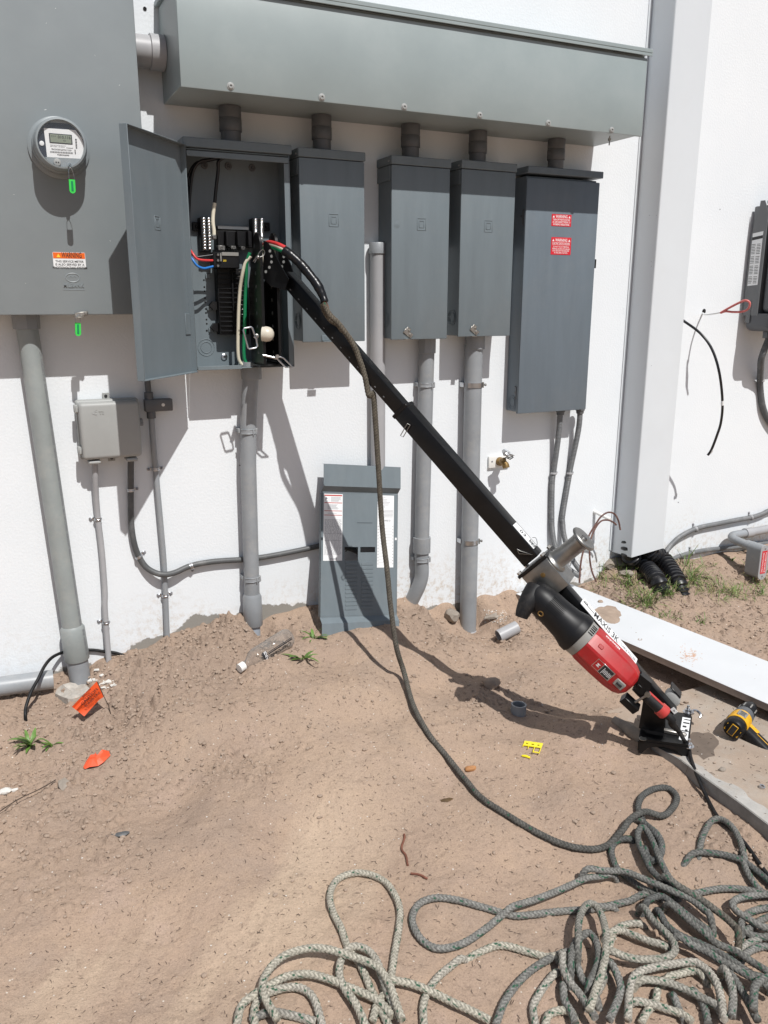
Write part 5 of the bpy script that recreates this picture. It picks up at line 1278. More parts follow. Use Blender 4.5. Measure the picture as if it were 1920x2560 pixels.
M('rust_dust', (.55, .33, .22), .9, var=.2); tag(mb.build('rust_dust', 'rust_dust', t), kind='stuff')
mb = MB()
for k in range(40):
    p = onboard(rnd.uniform(1260, 1640), rnd.uniform(1300, 1500))
    if abs(np.dot(p-cB, side)) < bw*.48: mb.blob(p, rnd.uniform(.001, .0026), 0, .3, (1.5, 1, .4))
p = onboard(1382, 1382)
mb.tube(cr([p+side*.012, p+dvb*.008, p-side*.01, p-dvb*.008+side*.004], .004), .0015, 5)
tag(mb.build('dirt_specks', 'clod', t), kind='stuff')
def stone(name, x, y, r, mat, label, cat='stone', sq=(1, .8, .6), jit=.16, onb=False, grp=None, sub=2, pt=None):
    p = pt if pt is not None else (onboard(x, y, 0) if onb else G(x, y)); mb = MB()
    mb.blob(p+vv((0, 0, r*sq[2]*.45)), r, sub, jit, sq); return tag(mb.build(name, mat), label, cat, grp)
stone('stone', 1297, 1301, .013, 'stone_tan', 'small brown stone resting on the white board', onb=True)

# ------------------------------------------------------------------ cable puller
E0 = W(600, 575, .20); F0 = ZP(1455, 1555, .19); a_ = unit(F0-E0)
n1 = unit(vv((a_[1], -a_[0], 0))); n2 = -np.cross(a_, n1); n2 = n2 if n2[2] > 0 else -n2
def PL(x, y, off, n=None):
    n = n1 if n is None else n; v = ray(x, y); return CAM+(np.dot(E0-CAM, n)+off)/np.dot(v, n)*v
def Q(t, s1=0.0, s2=0.0): return E0+a_*t+n1*s1+n2*s2
def loc(p): p = p-E0; return np.array([p@a_, p@n1, p@n2])
pu = thing('cable_puller', F0-Z3*.1, 'black cable puller with a long slanting boom, steel drum and red electric motor', 'cable puller')
h1, h2 = .0245, .0315
AX = (a_, n1, n2)
inner = MB().obox(Q((.05+.70)/2), AX, (.325, h1, h1), .004, 2).build('inner_boom', 'black_paint', pu)
mb = MB()
for k in range(26):
    tt = .10+.043*k*1.05
    if tt > .64: break
    mb.obox(Q(tt, h1+.0003, -.012), AX, (.0030, .0004, .0016))  # grey chips on the tube: light caught in punched slots, put in as colour
tag(mb.build('boom_slot_glints', 'flex_grey', inner), kind='stuff')
mb = MB()
for k in range(14):
    tt = .10+.042*k
    if tt > .64: break
    mb.obox(Q(tt, 0, h1+.0003), AX, (.009, .006, .0004), .0002)
tag(mb.build('boom_holes', 'dark_hole', inner), kind='stuff')
outer = MB().obox(Q((.665+1.335)/2), AX, ((1.335-.665)/2, h2, h2), .004, 2).build('outer_boom', 'black_paint', pu)
MB().obox(Q(.672), AX, (.007, h2+.002, h2+.002), .002).build('boom_collar', 'black_paint', outer)
def tri_pin(pts, off):
    P_ = [PL(x, y, off) for x, y in pts]; mb = MB(); mb.tube(P_+[P_[0]], .0016, 6); mb.build('locking_pin', 'steel', pu)
tri_pin(((880, 915), (886, 918), (871, 944), (865, 941)), h2+.004); tri_pin(((1117, 1186), (1121, 1196), (1150, 1198), (1124, 1190)), h2+.004)
s0, s1 = loc(PL(1103, 1139, h2+.0005, n2)), loc(PL(1149, 1190, h2+.0005, n2))
mb = MB(); mb.obox(Q((s0[0]+s1[0])/2, 0, h2+.0006), AX, ((s1[0]-s0[0])/2, .021, .0006), .0004); lb1 = mb.build('barcode_label', 'sign_white', pu)
mb = MB(); mb.text('03', Q(s0[0]+.042, 0, h2+.0012), a_, -n1, .030, lift=.0003, n=n2)
for k in range(12): mb.obox(Q(s0[0]+.075+.0042*k, -.004+.003*(k % 2), h2+.0014), AX, (.0012 if k % 3 else .0018, .011, .0002))
mb.build('print', 'ink', lb1)
# head: two drilled side plates standing in the open panel, with nylon sheaves between
def IP(x, y, dd): return W(*NQ(x, y), dd)
xl = IP(985, 1200, .19)[0]; zt_, zb_ = 1.718, 1.285
def head_plate(x, hole_x, zt):
    out = [(.085, zb_-.02), (.235, zb_-.005), (.235, zt-.035)]+[(.195+.04*math.cos(q), zt-.035+.04*math.sin(q)) for q in np.linspace(.2, 2.9, 9)]+[(.14, zt-.07), (.085, zt-.16)]
    mb = MB(); mb.prism(out, (x, 0, 0), -Y3, Z3, -X3, -.0045, .0045)
    return mb
pl1 = head_plate(.867, 0, 1.718).build('head_plate', 'black_paint', pu)
pl2 = head_plate(.923, 0, 1.718).build('head_plate', 'black_paint', pu)
for pl_, xx in ((pl1, .8622), (pl2, .9182)):
    mb = MB()
    for k in range(9):
        zz = 1.32+.045*k; mb.lathe((xx, -.175, zz), -X3, [(0, .0068), (.0005, .0068)], 12)
    tag(mb.build('plate_holes', 'net_grey' if xx > .9 else 'pvc_dark', pl_), kind='stuff')
mb = MB(); mb.box(.8720, .9180, -.09, -.084, 1.29, 1.66, .001); mb.build('back_web', 'black_paint', pu)
for (dd, zz, rr, w_) in ((.150, 1.640, .036, .044),):
    c = vv((.895, -dd, zz)); mb = MB(); mb.lathe(c-X3*w_/2, X3, [(0, rr*.9), (.004, rr), (.010, rr), (w_*.35, rr*.72), (w_*.65, rr*.72), (w_-.010, rr), (w_-.004, rr), (w_, rr*.9)], 32); mb.build('sheave', 'nylon', pu)
q = IP(1075, 1645, .235); mb = MB(); mb.lathe(q+vv((-.022, .01, .003)), unit((.86, -.45, -.05)), [(0, .0255), (.016, .0265), (.027, .024), (.035, .018), (.040, .009), (.041, 0)], 26, caps=False); mb.build('end_roller', 'nylon', pu)
# gusset plates linking head and boom, each with an arc of holes
def gusset(off, pts):
    P_ = [loc(PL(*NQ(x, y), off)) for x, y in pts]; mb = MB(); mb.prism([(p[0], p[2]) for p in P_], Q(0, off, 0), a_, n2, n1, -.003, .003); return mb.build('gusset_plate', 'black_paint', pu)
g1 = gusset(.046, ((1012, 560), (1050, 575), (1100, 635), (1150, 730), (1215, 860), (1300, 1000), (1262, 1130), (1195, 1110), (1100, 1090), (1012, 1000)))
g2 = gusset(-.034, ((1120, 560), (1190, 600), (1270, 720), (1330, 850), (1372, 1000), (1300, 1100), (1200, 1000), (1130, 800)))
mb = MB()
for (x, y) in ((1082, 680), (1102, 740), (1100, 806), (1076, 868), (1035, 918)):
    mb.lathe(PL(*NQ(x, y), .0492), n1, [(0, .0050), (.0004, .0050)], 14)
tag(mb.build('gusset_holes', 'net_grey', g1), kind='stuff')
mb = MB()
for (x, y) in ((1242, 745), (1240, 805), (1220, 860)): mb.lathe(PL(*NQ(x, y), -.0308), n1, [(0, .0050), (.0004, .0050)], 14)
tag(mb.build('gusset_holes', 'net_grey', g2), kind='stuff')
# pins and clips on the head
def pin_at(p, ax, L=.03, r=.0055): mb = MB(); mb.lathe(p, ax, [(0, r), (L*.7, r), (L, r*1.0), (L+.002, r*.6)], 14); mb.build('hitch_pin', 'steel', pu)
pq = IP(910, 755, .25); pin_at(pq+X3*.02, unit((-.6, -.8, 0)))
mb = MB(); mb.tube(cr([IP(888, 800, .262), IP(930, 750, .268), IP(965, 690, .268), IP(1000, 665, .268), IP(1022, 690, .268), IP(1010, 730, .268), IP(965, 750, .268), IP(935, 765, .268), IP(905, 815, .266)], .004), .0014, 6); mb.build('spring_clip', 'steel', pu)
mb = MB(); P_ = [IP(x, y, .275) for x, y in ((900, 1665), (925, 1690), (938, 1775), (920, 1795), (845, 1808), (830, 1795), (775, 1590), (785, 1570), (865, 1556), (880, 1568), (908, 1650))]; mb.tube(P_, .0034, 8); mb.build('wire_handle', 'zinc', pu)
pq = IP(912, 1660, .262); pin_at(pq+X3*.012+Y3*.02, unit((-.35, -1, 0)), .032, .008)
mb = MB(); P_ = [IP(x, y, .25) for x, y in ((1150, 1905), (1265, 2020), (1345, 2020), (1240, 1915), (1200, 1900), (1150, 1905))]; mb.tube(P_, .0030, 8); mb.build('wire_handle', 'zinc', pu)
mb = MB(); mb.cyl(IP(1000, 1880, .235), IP(1175, 1920, .25), .0045, seg=10); mb.lathe(IP(1165, 1895, .255), NY, [(-.006, .007), (.004, .007)], 12); mb.build('hitch_pin', 'zinc', pu)
mb = MB(); mb.obox((.895, -.165, 1.276), (X3, Y3, Z3), (.045, .07, .004), .001); mb.build('foot_plate', 'black_paint', pu)
# gearbox and drum
gq = [loc(PL(x, y, .052)) for x, y in ((1124.5, 1246.5), (1180, 1209), (1231, 1264), (1175, 1302))]
t0 = (gq[0][0]+gq[1][0])/2; t1 = (gq[2][0]+gq[3][0])/2; u0 = (gq[0][2]+gq[3][2])/2; u1 = (gq[1][2]+gq[2][2])/2
tm, um = (t0+t1)/2, (u0+u1)/2; ht, hu = (t1-t0)/2, (u1-u0)/2
MB().obox(Q(tm, 0, um), AX, (ht, .052, hu), .002, 2).build('gearbox', 'steel', pu)
MB().obox(Q(t0-.006, 0, um), AX, (.0055, .058, hu+.008), .0015).build('mounting_flange', 'black_paint', pu)
for s1_ in (-1, 1):
    for s2_ in (-1, 1):
        mb = MB(); mb.lathe(Q(t0-.012, s1_*.046, um+s2_*(hu-.002)), -a_, [(0, .0085), (.008, .0085)], 6); mb.build('flange_bolt', 'steel_dirty', pu)
mb = MB(); mb.lathe(PL(1173, 1242, .052), n1, [(0, .008), (.002, .008), (.003, .004)], 14); mb.build('fill_plug', 'brass', pu)
mb = MB(); q = PL(1154, 1268, .0525); mb.text('HAXIS', q, -n2*-1, -a_*1, .013, lift=.0004, n=n1) if 0 else mb.text('MAXIS', q, n2, -a_, .013, lift=.0004, n=n1); mb.build('engraving', 'ink_grey', pu)
cb = PL(1199, 1213, um+hu, n2); cl = loc(cb)
dr = MB().lathe(Q(cl[0], cl[1], um+hu), n2, [(0, .042), (.005, .041), (.010, .034), (.016, .031), (.05, .0295), (.100, .0295), (.113, .033), (.118, .044), (.121, .0465), (.126, .0455), (.129, .042), (.1275, .012), (.131, .010), (.132, 0)], 40, caps=False).build('drum', 'steel', pu)
mb = MB(); mb.lathe(Q(cl[0], cl[1], um+hu+.128), n2, [(0, .011), (.004, .011), (.006, .007)], 6); mb.build('drum_bolt', 'steel', dr)
mb = MB(); mb.tube(cr([PL(1131+19.5, 1158+3, .0), PL(1158, 1163, .02), PL(1160, 1178, .02), PL(1152, 1192, 0)], .004), .0009, 5); mb.build('tether_wire', 'frame_black', pu)
# motor
A0 = PL(1158, 1284, .085); A1 = PL(1366, 1482, .085); am = unit(A1-A0); Lm = np.linalg.norm(A1-A0)
vw = CAM-(A0+A1)/2; vw = unit(vw-am*np.dot(vw, am)); vs_ = np.cross(am, vw); vs_ = vs_ if vs_[2] > 0 else -vs_
f_ = Lm/.43
MB().lathe(A0, am, [(-.030*f_, .014), (-.026*f_, .034), (-.005*f_, .047), (.03*f_, .0535), (.09*f_, .0545), (.14*f_, .059), (.165*f_, .066), (.172*f_, .0685), (.192*f_, .0685), (.195*f_, .065)], 32).build('gear_housing', 'black_plastic', pu)
mb = MB()
hp = cr([A0-am*.010+vs_*.012, A0-am*.004-vs_*.028+vw*.02, A0+am*.006-vs_*.064+vw*.025, A0+am*.016-vs_*.086+vw*.025], .004); mb.tube(hp, [.036-.017*(i/len(hp))**1.5 for i in range(len(hp))], 18); mb.build('side_handle', 'black_rubber', pu)
mb = MB()
for k in range(9): mb.obox(A0+am*(.045+.045)*f_+vw*.0545*math.cos(.10*(k-1))+vs_*.0545*math.sin(.10*(k-1)), (am, vs_, vw), (.045*f_, .0008, .0012))
mb.build('grip_ribs', 'black_rubber', pu)
mb = MB(); q = A0+am*.052*f_-vs_*.034+vw*.044; mb.lathe(q, unit(vw-vs_*.7), [(0, .010), (.002, .010), (.002, .007), (.0005, .006)], 16, caps=False); mb.build('brush_cap', 'brass', pu)
MB().lathe(A0, am, [(.195*f_, .0625), (.197*f_, .0640), (.222*f_, .0625)], 32).build('vent_ring', 'tool_grey', pu)
mb = MB()
for k in range(5): aa = .45+.13*k; mb.obox(A0+am*.2095*f_+vw*.0637*math.cos(aa)+vs_*.0637*math.sin(aa), (am, vw*math.cos(aa)+vs_*math.sin(aa), -vw*math.sin(aa)+vs_*math.cos(aa)), (.009, .0012, .0016))
mb.build('vent_slots', 'dark_hole', pu)
# eight-sided red casing
prof = [(.223, .0605), (.235, .0630), (.30, .0630), (.36, .0610), (.395, .056), (.415, .047), (.424, .035)]
mb = MB(); V = []; F = []; ns = 8
for (h, r) in prof:
    for k in range(ns):
        for e in (-.07, .07):
            aa = 2*math.pi*(k+.5)/ns+e+.35; V.append(A0+am*h*f_+r*1.03*(vw*math.cos(aa)+vs_*math.sin(aa)))
m_ = 2*ns
for i in range(len(prof)-1):
    for k in range(m_): k2 = (k+1) % m_; F.append((i*m_+k, i*m_+k2, (i+1)*m_+k2, (i+1)*m_+k))
F.append(tuple((len(prof)-1)*m_+k for k in range(m_))); mb.add(V, F)
red = mb.build('motor_casing', 'red_paint', pu, angle=13)
fa = .35+math.pi/8*0; 
def facet(k): aa = 2*math.pi*(k)/ns+.35; return vw*math.cos(aa)+vs_*math.sin(aa), -vw*math.sin(aa)+vs_*math.cos(aa)
R_ap = .0630*1.03*math.cos(math.pi/8)+.0008
nn, tt_ = facet(0)
q = A0+am*.300*f_+nn*R_ap*1.005
o_, uu = facet(7)
q = A0+am*.318*f_+o_*R_ap
np_ = MB().mat(0).obox(q, (am, uu, o_), (.036*f_, .0185, .0008), .0004).mat(1).obox(q+am*.012+o_*.0009, (am, uu, o_), (.020*f_, .0165, .0004)).mat(2).obox(q-am*.021+o_*.0009, (am, uu, o_), (.012*f_, .0165, .0004)).build('rating_plate', ['zinc', 'ink', 'red_paint'], red)
mb = MB()
for k in range(8): mb.obox(q+am*(.001+.0042*k)*f_-uu*.002+o_*.0014, (am, uu, o_), (.0007, rnd.uniform(.006, .012), .0002))
mb.text('M', q-am*.021*f_+o_*.0013, uu, -am, .016, lift=.0003, n=o_); mb.build('print', 'ink_white', np_)
mb = MB(); o2, u2 = facet(1); mb.text('Milwaukee', A0+am*.285*f_+o2*(R_ap+.0002)+u2*.004, -am, -u2, .021, lift=.0006, n=o2, width=.058); mb.build('lettering', 'ink_white', red)
mb = MB(); mb.obox(A0+am*.386*f_+o_*R_ap*.93, (am, uu, o_), (.017, .013, .004), .002); sw = mb.build('switch_plate', 'tool_grey', red); MB().obox(A0+am*.386*f_+o_*(R_ap*.93+.0045), (am, uu, o_), (.010, .004, .0025), .001).build('switch', 'ink', sw)
mb = MB(); mb.obox(A0+am*.262*f_+nn*R_ap, (am, tt_, nn), (.009, .007, .003), .002); mb.build('casing_screw', 'red_paint', red)
# clamp holding the tail grip, and the grip itself
B0, B1 = PL(1384, 1492, .075), PL(1437, 1541, .06); ab = unit(B1-B0)
mb = MB(); cp_ = [PL(x, y, .10) for x, y in ((1383, 1457), (1408, 1477), (1399, 1509), (1371, 1491))]; cl_ = [loc(p) for p in cp_]
mb.prism([(p[0], p[2]) for p in cl_], Q(0, .097, 0), a_, n2, n1, -.003, .003); mb.obox(PL(1392, 1475, .05), (ab, n2, n1), (.022, .004, .05), .001); mb.build('clamp_plate', 'black_paint', pu)
mb = MB(); mb.obox(PL(1361, 1519, .085), (ab, n2, n1), (.030, .013, .022), .002); mb.build('clamp_block', 'black_paint', pu)
mb = MB(); mb.cyl(PL(1372, 1517, .10), PL(1398, 1501, .104), .0042, seg=10); mb.lathe(PL(1399, 1500, .105), n1, [(-.004, .010), (.004, .010)], 6); mb.build('clamp_bolt', 'steel', pu)
Lg = np.linalg.norm(B1-B0)
gr = MB().lathe(B0, ab, [(-.02, .017), (0, .0185), (Lg*.72, .0185), (Lg*.75, .0195)], 22).build('tail_grip', 'black_rubber', pu)
MB().lathe(B0, ab, [(Lg*.75, .020), (Lg*.78, .0225), (Lg*.98, .0225), (Lg*1.02, .019)], 22).build('grip_end', 'red_rubber', gr)
vg = unit((CAM-B0)-ab*np.dot(CAM-B0, ab)); vg2 = np.cross(ab, vg); vg2 = vg2 if vg2[2] > 0 else -vg2
MB().obox(B0+ab*Lg*.40+(vg*.55+vg2*.84)*.0165, (ab, np.cross(ab, vg*.55+vg2*.84), vg*.55+vg2*.84), (Lg*.36, .0048, .0032), .002, 2).build('grip_stripe', 'red_rubber', gr)
# lower arm, white name plate, foot
MB().obox(Q((t1+2.0)/2, -.012, 0), AX, ((2.0-t1)/2, .022, .026), .004, 2).build('lower_arm', 'black_paint', pu)
s0, s1 = loc(PL(1256, 1300, .030, n2)), loc(PL(1374, 1434, .030, n2))
mb = MB(); ctr = (s0[1]+s1[1])/2; mb.obox(Q((s0[0]+s1[0])/2, -.012, .0285), AX, ((s1[0]-s0[0])/2, .0265, .0018), .001); npl = mb.build('name_plate', 'sign_white', pu)
mb = MB(); Ls = s1[0]-s0[0]; mb.text('MAXIS 3K', Q(s0[0]+Ls*.44, -.012, .0305), a_, -n1, .056, lift=.0004, n=n2, width=Ls*.44); mb.obox(Q(s0[0]+Ls*.12, -.012, .0308), AX, (Ls*.10, .0018, .0003)); mb.text('GS', Q(s0[0]+Ls*.06, -.02, .0305), a_, -n1, .016, lift=.0004, n=n2)
mb.build('lettering', 'ink', npl)
mb = MB(); mb.text('CABLE PULLER', Q(s0[0]+Ls*.84, -.012, .0305), a_, -n1, .022, lift=.0004, n=n2, width=Ls*.27); mb.build('lettering', 'ink_grey', npl)
zp = .128
ZF = RG(1540, 1660, .14467)
def FB(x, y, z): return ZP(*ZF(x, y), z)
pts = [FB(490, 750, zp), FB(1305, 865, zp), FB(1245, 1395, zp), FB(405, 1290, zp)]
mb = MB(); mb.prism([(p[0], p[1]) for p in pts], (0, 0, 0), X3, Y3, Z3, zp-.008, zp)
bpl = mb.build('base_plate', 'black_paint', pu)
def skirt(p, q, z0, z1, nm='base_skirt'):
    d = unit(q-p); nn_ = np.cross(d, Z3); mb = MB(); mb.obox((p+q)/2+Z3*((z0+z1)/2-zp), (d, nn_, Z3), (np.linalg.norm(q-p)/2, .003, (z1-z0)/2)); mb.build(nm, 'black_paint', bpl)
skirt(pts[0]*.985+pts[3]*.015, pts[3], .085, zp-.0085); skirt(pts[1], pts[2], .085, zp-.0085)
d_ = pts[2]-pts[3]
mb = MB(); arch = [(0, 0), (1, 0), (1, -.042), (.93, -.042), (.80, -.018), (.5, -.008), (.2, -.018), (.07, -.042), (0, -.042)]
mb.prism([(u*np.linalg.norm(d_), v) for u, v in arch], pts[3]+Z3*-.0085, unit(d_), Z3, np.cross(unit(d_), Z3), -.004, .002); mb.build('base_skirt', 'black_paint', bpl)
rib0, rib1 = FB(700, 1120, zp+.006), FB(1040, 1190, zp+.006); mb = MB(); mb.obox((rib0+rib1)/2, (unit(rib1-rib0), np.cross(Z3, unit(rib1-rib0)), Z3), (.062, .007, .006), .002); mb.build('base_rib', 'steel_dirty', bpl)
lq = [FB(1150, 915, zp+.0012), FB(1290, 940, zp+.0012), FB(1232, 1345, zp+.0012), FB(1085, 1300, zp+.0012)]
mb = MB(); mb.prism([(p[0], p[1]) for p in lq], (0, 0, 0), X3, Y3, Z3, zp+.0004, zp+.0012); bl_ = mb.build('warning_label', 'sign_white', bpl)
mb = MB(); up_ = unit(lq[0]-lq[3]); rt_ = unit(lq[1]-lq[0])
for (x, y, w_, h_) in ((1235, 965, .010, .003), (1215, 1020, .010, .0045), (1185, 1080, .006, .006), (1195, 1160, .011, .003), (1165, 1215, .011, .004), (1215, 1150, .004, .008)):
    mb.obox(FB(x, y, zp+.0014), (rt_, up_, Z3), (w_, h_, .0003))
mb.build('print', 'ink', bl_)
for (x, y, c) in ((1240, 835, 0), (1255, 1425, 1)):
    p = FB(x, y, zp if c == 0 else .115); mb = MB(); mb.lathe(p, Z3, [(0, .017), (.003, .017), (.003, .0105), (.012, .0105), (.012, .005), (.026, .005)], 6 if 0 else 12); mb.build('anchor_bolt', 'zinc', bpl)
p = FB(1380, 850, .135); mb = MB(); mb.tube(cr([p+vv((-.012, .0, 0)), p+vv((-.004, .012, .004)), p+vv((.012, .008, .003)), p+vv((.014, -.008, -.004)), p+vv((.004, -.014, -.012))], .003), .0045, 8); mb.build('spring_washer', 'zinc', bpl)
p = FB(465, 1290, zp+.0003); mb = MB(); mb.mat(0).ring(p-Z3*.001, p+Z3*.0006, .013, .0095, 18).mat(1).lathe(p, Z3, [(0, .0095), (.0003, .0095)], 16); mb.build('anchor_hole', ['steel', 'dark_hole'], bpl)
# hinge cheeks and return roller at the foot
ft = Q(1.93, -.012, -.01); zb_ = zp+.0005
for s_ in (-1, 1):
    o = ft+n1*s_*.020+vv((.022, .016, -.012)); mb = MB(); hx = unit(vv((a_[0], a_[1], 0)))
    mb.prism([(-.040, zb_-o[2]), (.040, zb_-o[2]), (.032, .0), (.018, .020), (0, .026), (-.02, .018), (-.034, 0)], o, hx, Z3, np.cross(hx, Z3), -.003, .003); mb.build('hinge_cheek', 'black_paint', pu)
mb = MB(); mb.cyl(ft-n1*.040, ft+n1*.040, .008, seg=14); mb.build('hinge_pin', 'steel', pu)
c = PL(1452, 1508, -.058); mb = MB(); mb.lathe(c+n1*.018, -n1, [(0, .020), (.004, .026), (.03, .026), (.045, .026), (.05, .022)], 26); mb.build('return_roller', 'net_grey', pu)
mb = MB(); mb.obox(c+a_*-.014-n1*.005+n2*.027, AX, (.024, .022, .0025), .002); mb.build('roller_guard', 'black_paint', pu)
q = PL(1456, 1535, .012); mb = MB(); mb.obox(q, AX, (.010, .0008, .007)); st = mb.build('small_label', 'sign_white', pu); mb = MB(); mb.text('A', q+n1*.0009, n2*-1, -a_ if 0 else a_, .009, lift=.0003, n=n1); mb.build('lettering', 'ink', st)

# power lead
ZE = RG(1480, 1580, .26522)
pl = [B1-ab*.004, B1+ab*.03, PL(1452, 1563, .05), FB(1100, 1180, .16), FB(1165, 1300, .142), G(1486, 1622, .02), G(*ZE(930, 1220), .010), G(*ZE(1000, 1400), .007), G(*ZE(1100, 1620), .007), G(*ZE(1200, 1785), .007), G(1585, 1800, .007), G(1614, 1834, .007), G(1639, 1869, .007), G(1659, 1896, .007), G(1690, 1930, .006)]
pp = cr(pl, .008); n_ = len(pp)
t = thing('power_lead', B1, 'black rubber power lead running from the puller motor across the slab edge', 'power cord')
MB().tube(pp, [.0125 if i < 6 else max(.0058, .0125-.0007*(i-6)) for i in range(n_)], 12).build('cord', 'black_rubber', t)
# ------------------------------------------------------------------ rope
RJ = random.Random(8)
def rope_mesh(pts, r, step=.0030, seg=24):
    p = cr(pts, step); fr = frames(p); V = []; F = []; s = 0.0; cols = []
    for i, (q, (t, u, v)) in enumerate(zip(p, fr)):
        if i: s += np.linalg.norm(p[i]-p[i-1])
        k = s*2*math.pi/.0105
        for j in range(seg):
            a = 2*math.pi*j/seg; tri = abs((a*4/math.pi) % 2-1)
            h = math.cos(k+tri*4.2); V.append(q+(r*(1+.09*h+RJ.uniform(-.035, .035)))*(math.cos(a)*u+math.sin(a)*v)); cols.append((s, a, h))
    for i in range(len(p)-1):
        for j in range(seg):
            j2 = (j+1) % seg; F.append((i*seg+j, i*seg+j2, (i+1)*seg+j2, (i+1)*seg+j))
    F.append(tuple(range(seg))[::-1]); F.append(tuple((len(p)-1)*seg+k for k in range(seg)))
    return V, F, cols
M_rope = attr_mat('rope_fibre', 'fibre', .92, .9, 620, .30)
def hsh(a, b): return ((int(a)*73856093 ^ int(b)*19349663) & 1023)/1023.0
def rope_part(parent, pts, r, col0, col1=None, fleck=.05, label=None):
    """col0 -> col1 fade of the yarn colour from one end to the other: soot and oil soaked into the fibre"""
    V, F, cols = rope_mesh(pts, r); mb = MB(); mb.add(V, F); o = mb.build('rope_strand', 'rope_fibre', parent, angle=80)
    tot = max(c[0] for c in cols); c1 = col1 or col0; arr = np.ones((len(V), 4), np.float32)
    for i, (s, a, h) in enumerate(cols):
        f = s/tot; cell = hsh(s/.0065, a/.5); b = (.80+.40*hsh(s/.005+9, a/.5))*(1+.42*h)  # braid grooves darker, ridges lighter: relief shading put into the yarn colour
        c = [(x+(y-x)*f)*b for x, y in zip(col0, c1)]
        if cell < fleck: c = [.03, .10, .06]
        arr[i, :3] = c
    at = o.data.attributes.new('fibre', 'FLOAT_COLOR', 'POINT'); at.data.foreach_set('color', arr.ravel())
    if label: o['label'] = label
    return o
RR = .0091
rope = thing('pulling_rope', G(1000, 1690), 'long braided pulling rope hanging from the wire bundle and piled at the lower right', 'rope')
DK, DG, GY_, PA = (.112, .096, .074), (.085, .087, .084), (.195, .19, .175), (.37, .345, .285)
main = [L_(448, 468, .406), L_(462, 500, .412), L_(490, 545, .428), L_(540, 595, .444), W(762, 742, .458), W(776, 775, .468), W(788, 812, .480), W(797, 855, .488), vv((1.166, -.490, 1.19)), vv((1.176, -.490, 1.08)), vv((1.186, -.490, .93)), vv((1.198, -.495, .72)), vv((1.198, -.535, .577)), vv((1.204, -.557, .43)), vv((1.216, -.580, .285))]
main += [G(873, 1478)+vv((0, .0, .045)), G(892, 1533, .020), G(925, 1590, .010), G(965, 1640, .010), G(1005, 1690, .010), G(1040, 1730, .010), G(1100, 1770, .010), G(1160, 1805, .010), G(1215, 1830, .010), G(1270, 1841, .010), G(1310, 1835, .012), G(1340, 1812, .022), G(1362, 1788, .030), G(1392, 1772, .028), G(1430, 1770, .012), G(1454, 1750, .010), G(1461, 1727, .010), G(1442, 1709, .010), G(1411, 1711, .010), G(1386, 1727, .010), G(1378, 1752, .010), G(1390, 1783, .010), G(1405, 1797, .010), G(1424, 1822, .010), G(1427, 1848, .010), G(1411, 1867, .010), G(1396, 1856, .010)]
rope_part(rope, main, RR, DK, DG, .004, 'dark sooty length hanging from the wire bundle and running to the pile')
# eye where the rope is tied through the bundle
rope_part(rope, [L_(440, 470, .400), L_(455, 520, .395), L_(490, 570, .395), L_(535, 600, .40), L_(560, 640, .405)], RR*.92, DK, DK, .004)
q1 = RG(560, 2100, .40989); q2 = RG(1000, 1920, .30139); q3 = RG(1480, 1920, .28929)
def seg_(q, pts, lift): 
    out = []
    for p in pts:
        l = p[2] if len(p) > 2 else lift; out.append((q(p[0], p[1]), l))
    return out
def lay(items):
    P_ = [G(xy[0], xy[1], l+.009) for xy, l in items]
    for e, nb in ((0, 1), (-1, -2)):
        x, y = items[e][0]
        if 0 < x < 1655 and y < 2205:
            d = P_[e]-P_[nb]; d = d/np.linalg.norm(d); q = P_[e]+d*.022; q[2] = Hh(q[0], q[1])-.022
            P_ = [q]+P_ if e == 0 else P_+[q]
    return P_
ST = []
def S(q, pts, lift, c0, c1=None, fl=.07, r=RR): ST.append((lay(seg_(q, pts, lift)), c0, c1, fl, r*.93))
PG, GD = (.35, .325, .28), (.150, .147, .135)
S(q1, [(1015, 1180), (960, 1060), (900, 940), (830, 780), (760, 685), (715, 560), (662, 450), (648, 350), (690, 262), (780, 222), (880, 226), (980, 272), (1040, 350), (1072, 440), (1066, 560), (1042, 700), (1018, 860), (1000, 940), (940, 1010), (905, 1130)], 0, PA, PA)
S(q1, [(870, 1200), (810, 1060), (740, 960), (706, 880), (712, 790), (750, 720), (805, 695), (880, 722), (935, 790), (960, 870), (1005, 990), (1065, 1130)], .012, PA, PG)
S(q1, [(330, 1180), (262, 1060), (238, 970), (278, 870), (370, 785), (500, 742), (620, 742), (760, 782), (880, 825), (950, 868), (1010, 965), (1050, 1080), (1085, 1180)], .026, PA, PA)
S(q1, [(80, 1180), (110, 1055), (190, 985), (290, 922), (400, 872), (520, 862), (640, 892), (760, 942), (880, 992), (960, 1042), (1030, 1120)], .010, PA, PA)
S(q1, [(190, 1180), (188, 1060), (230, 985), (330, 942), (430, 927), (510, 955), (560, 1025), (605, 1180)], .004, PA, PG)
S(q1, [(1005, 915), (1080, 912), (1190, 942), (1300, 992), (1400, 1042), (1500, 1088), (1620, 1150)], .012, PA, PA)
S(q1, [(1220, 1180), (1215, 1035), (1242, 950), (1300, 862), (1380, 792), (1450, 745)], 0, PA, PG)
S(q1, [(160, 1115), (280, 1072), (400, 1088), (560, 1130)], 0, GD, PG)
S(q2, [(560, 1580, -.012), (680, 1530, -.006), (800, 1502, 0), (900, 1506, 0), (1000, 1535, 0), (1200, 1592, 0), (1290, 1612, .005)], 0, PA, PA)
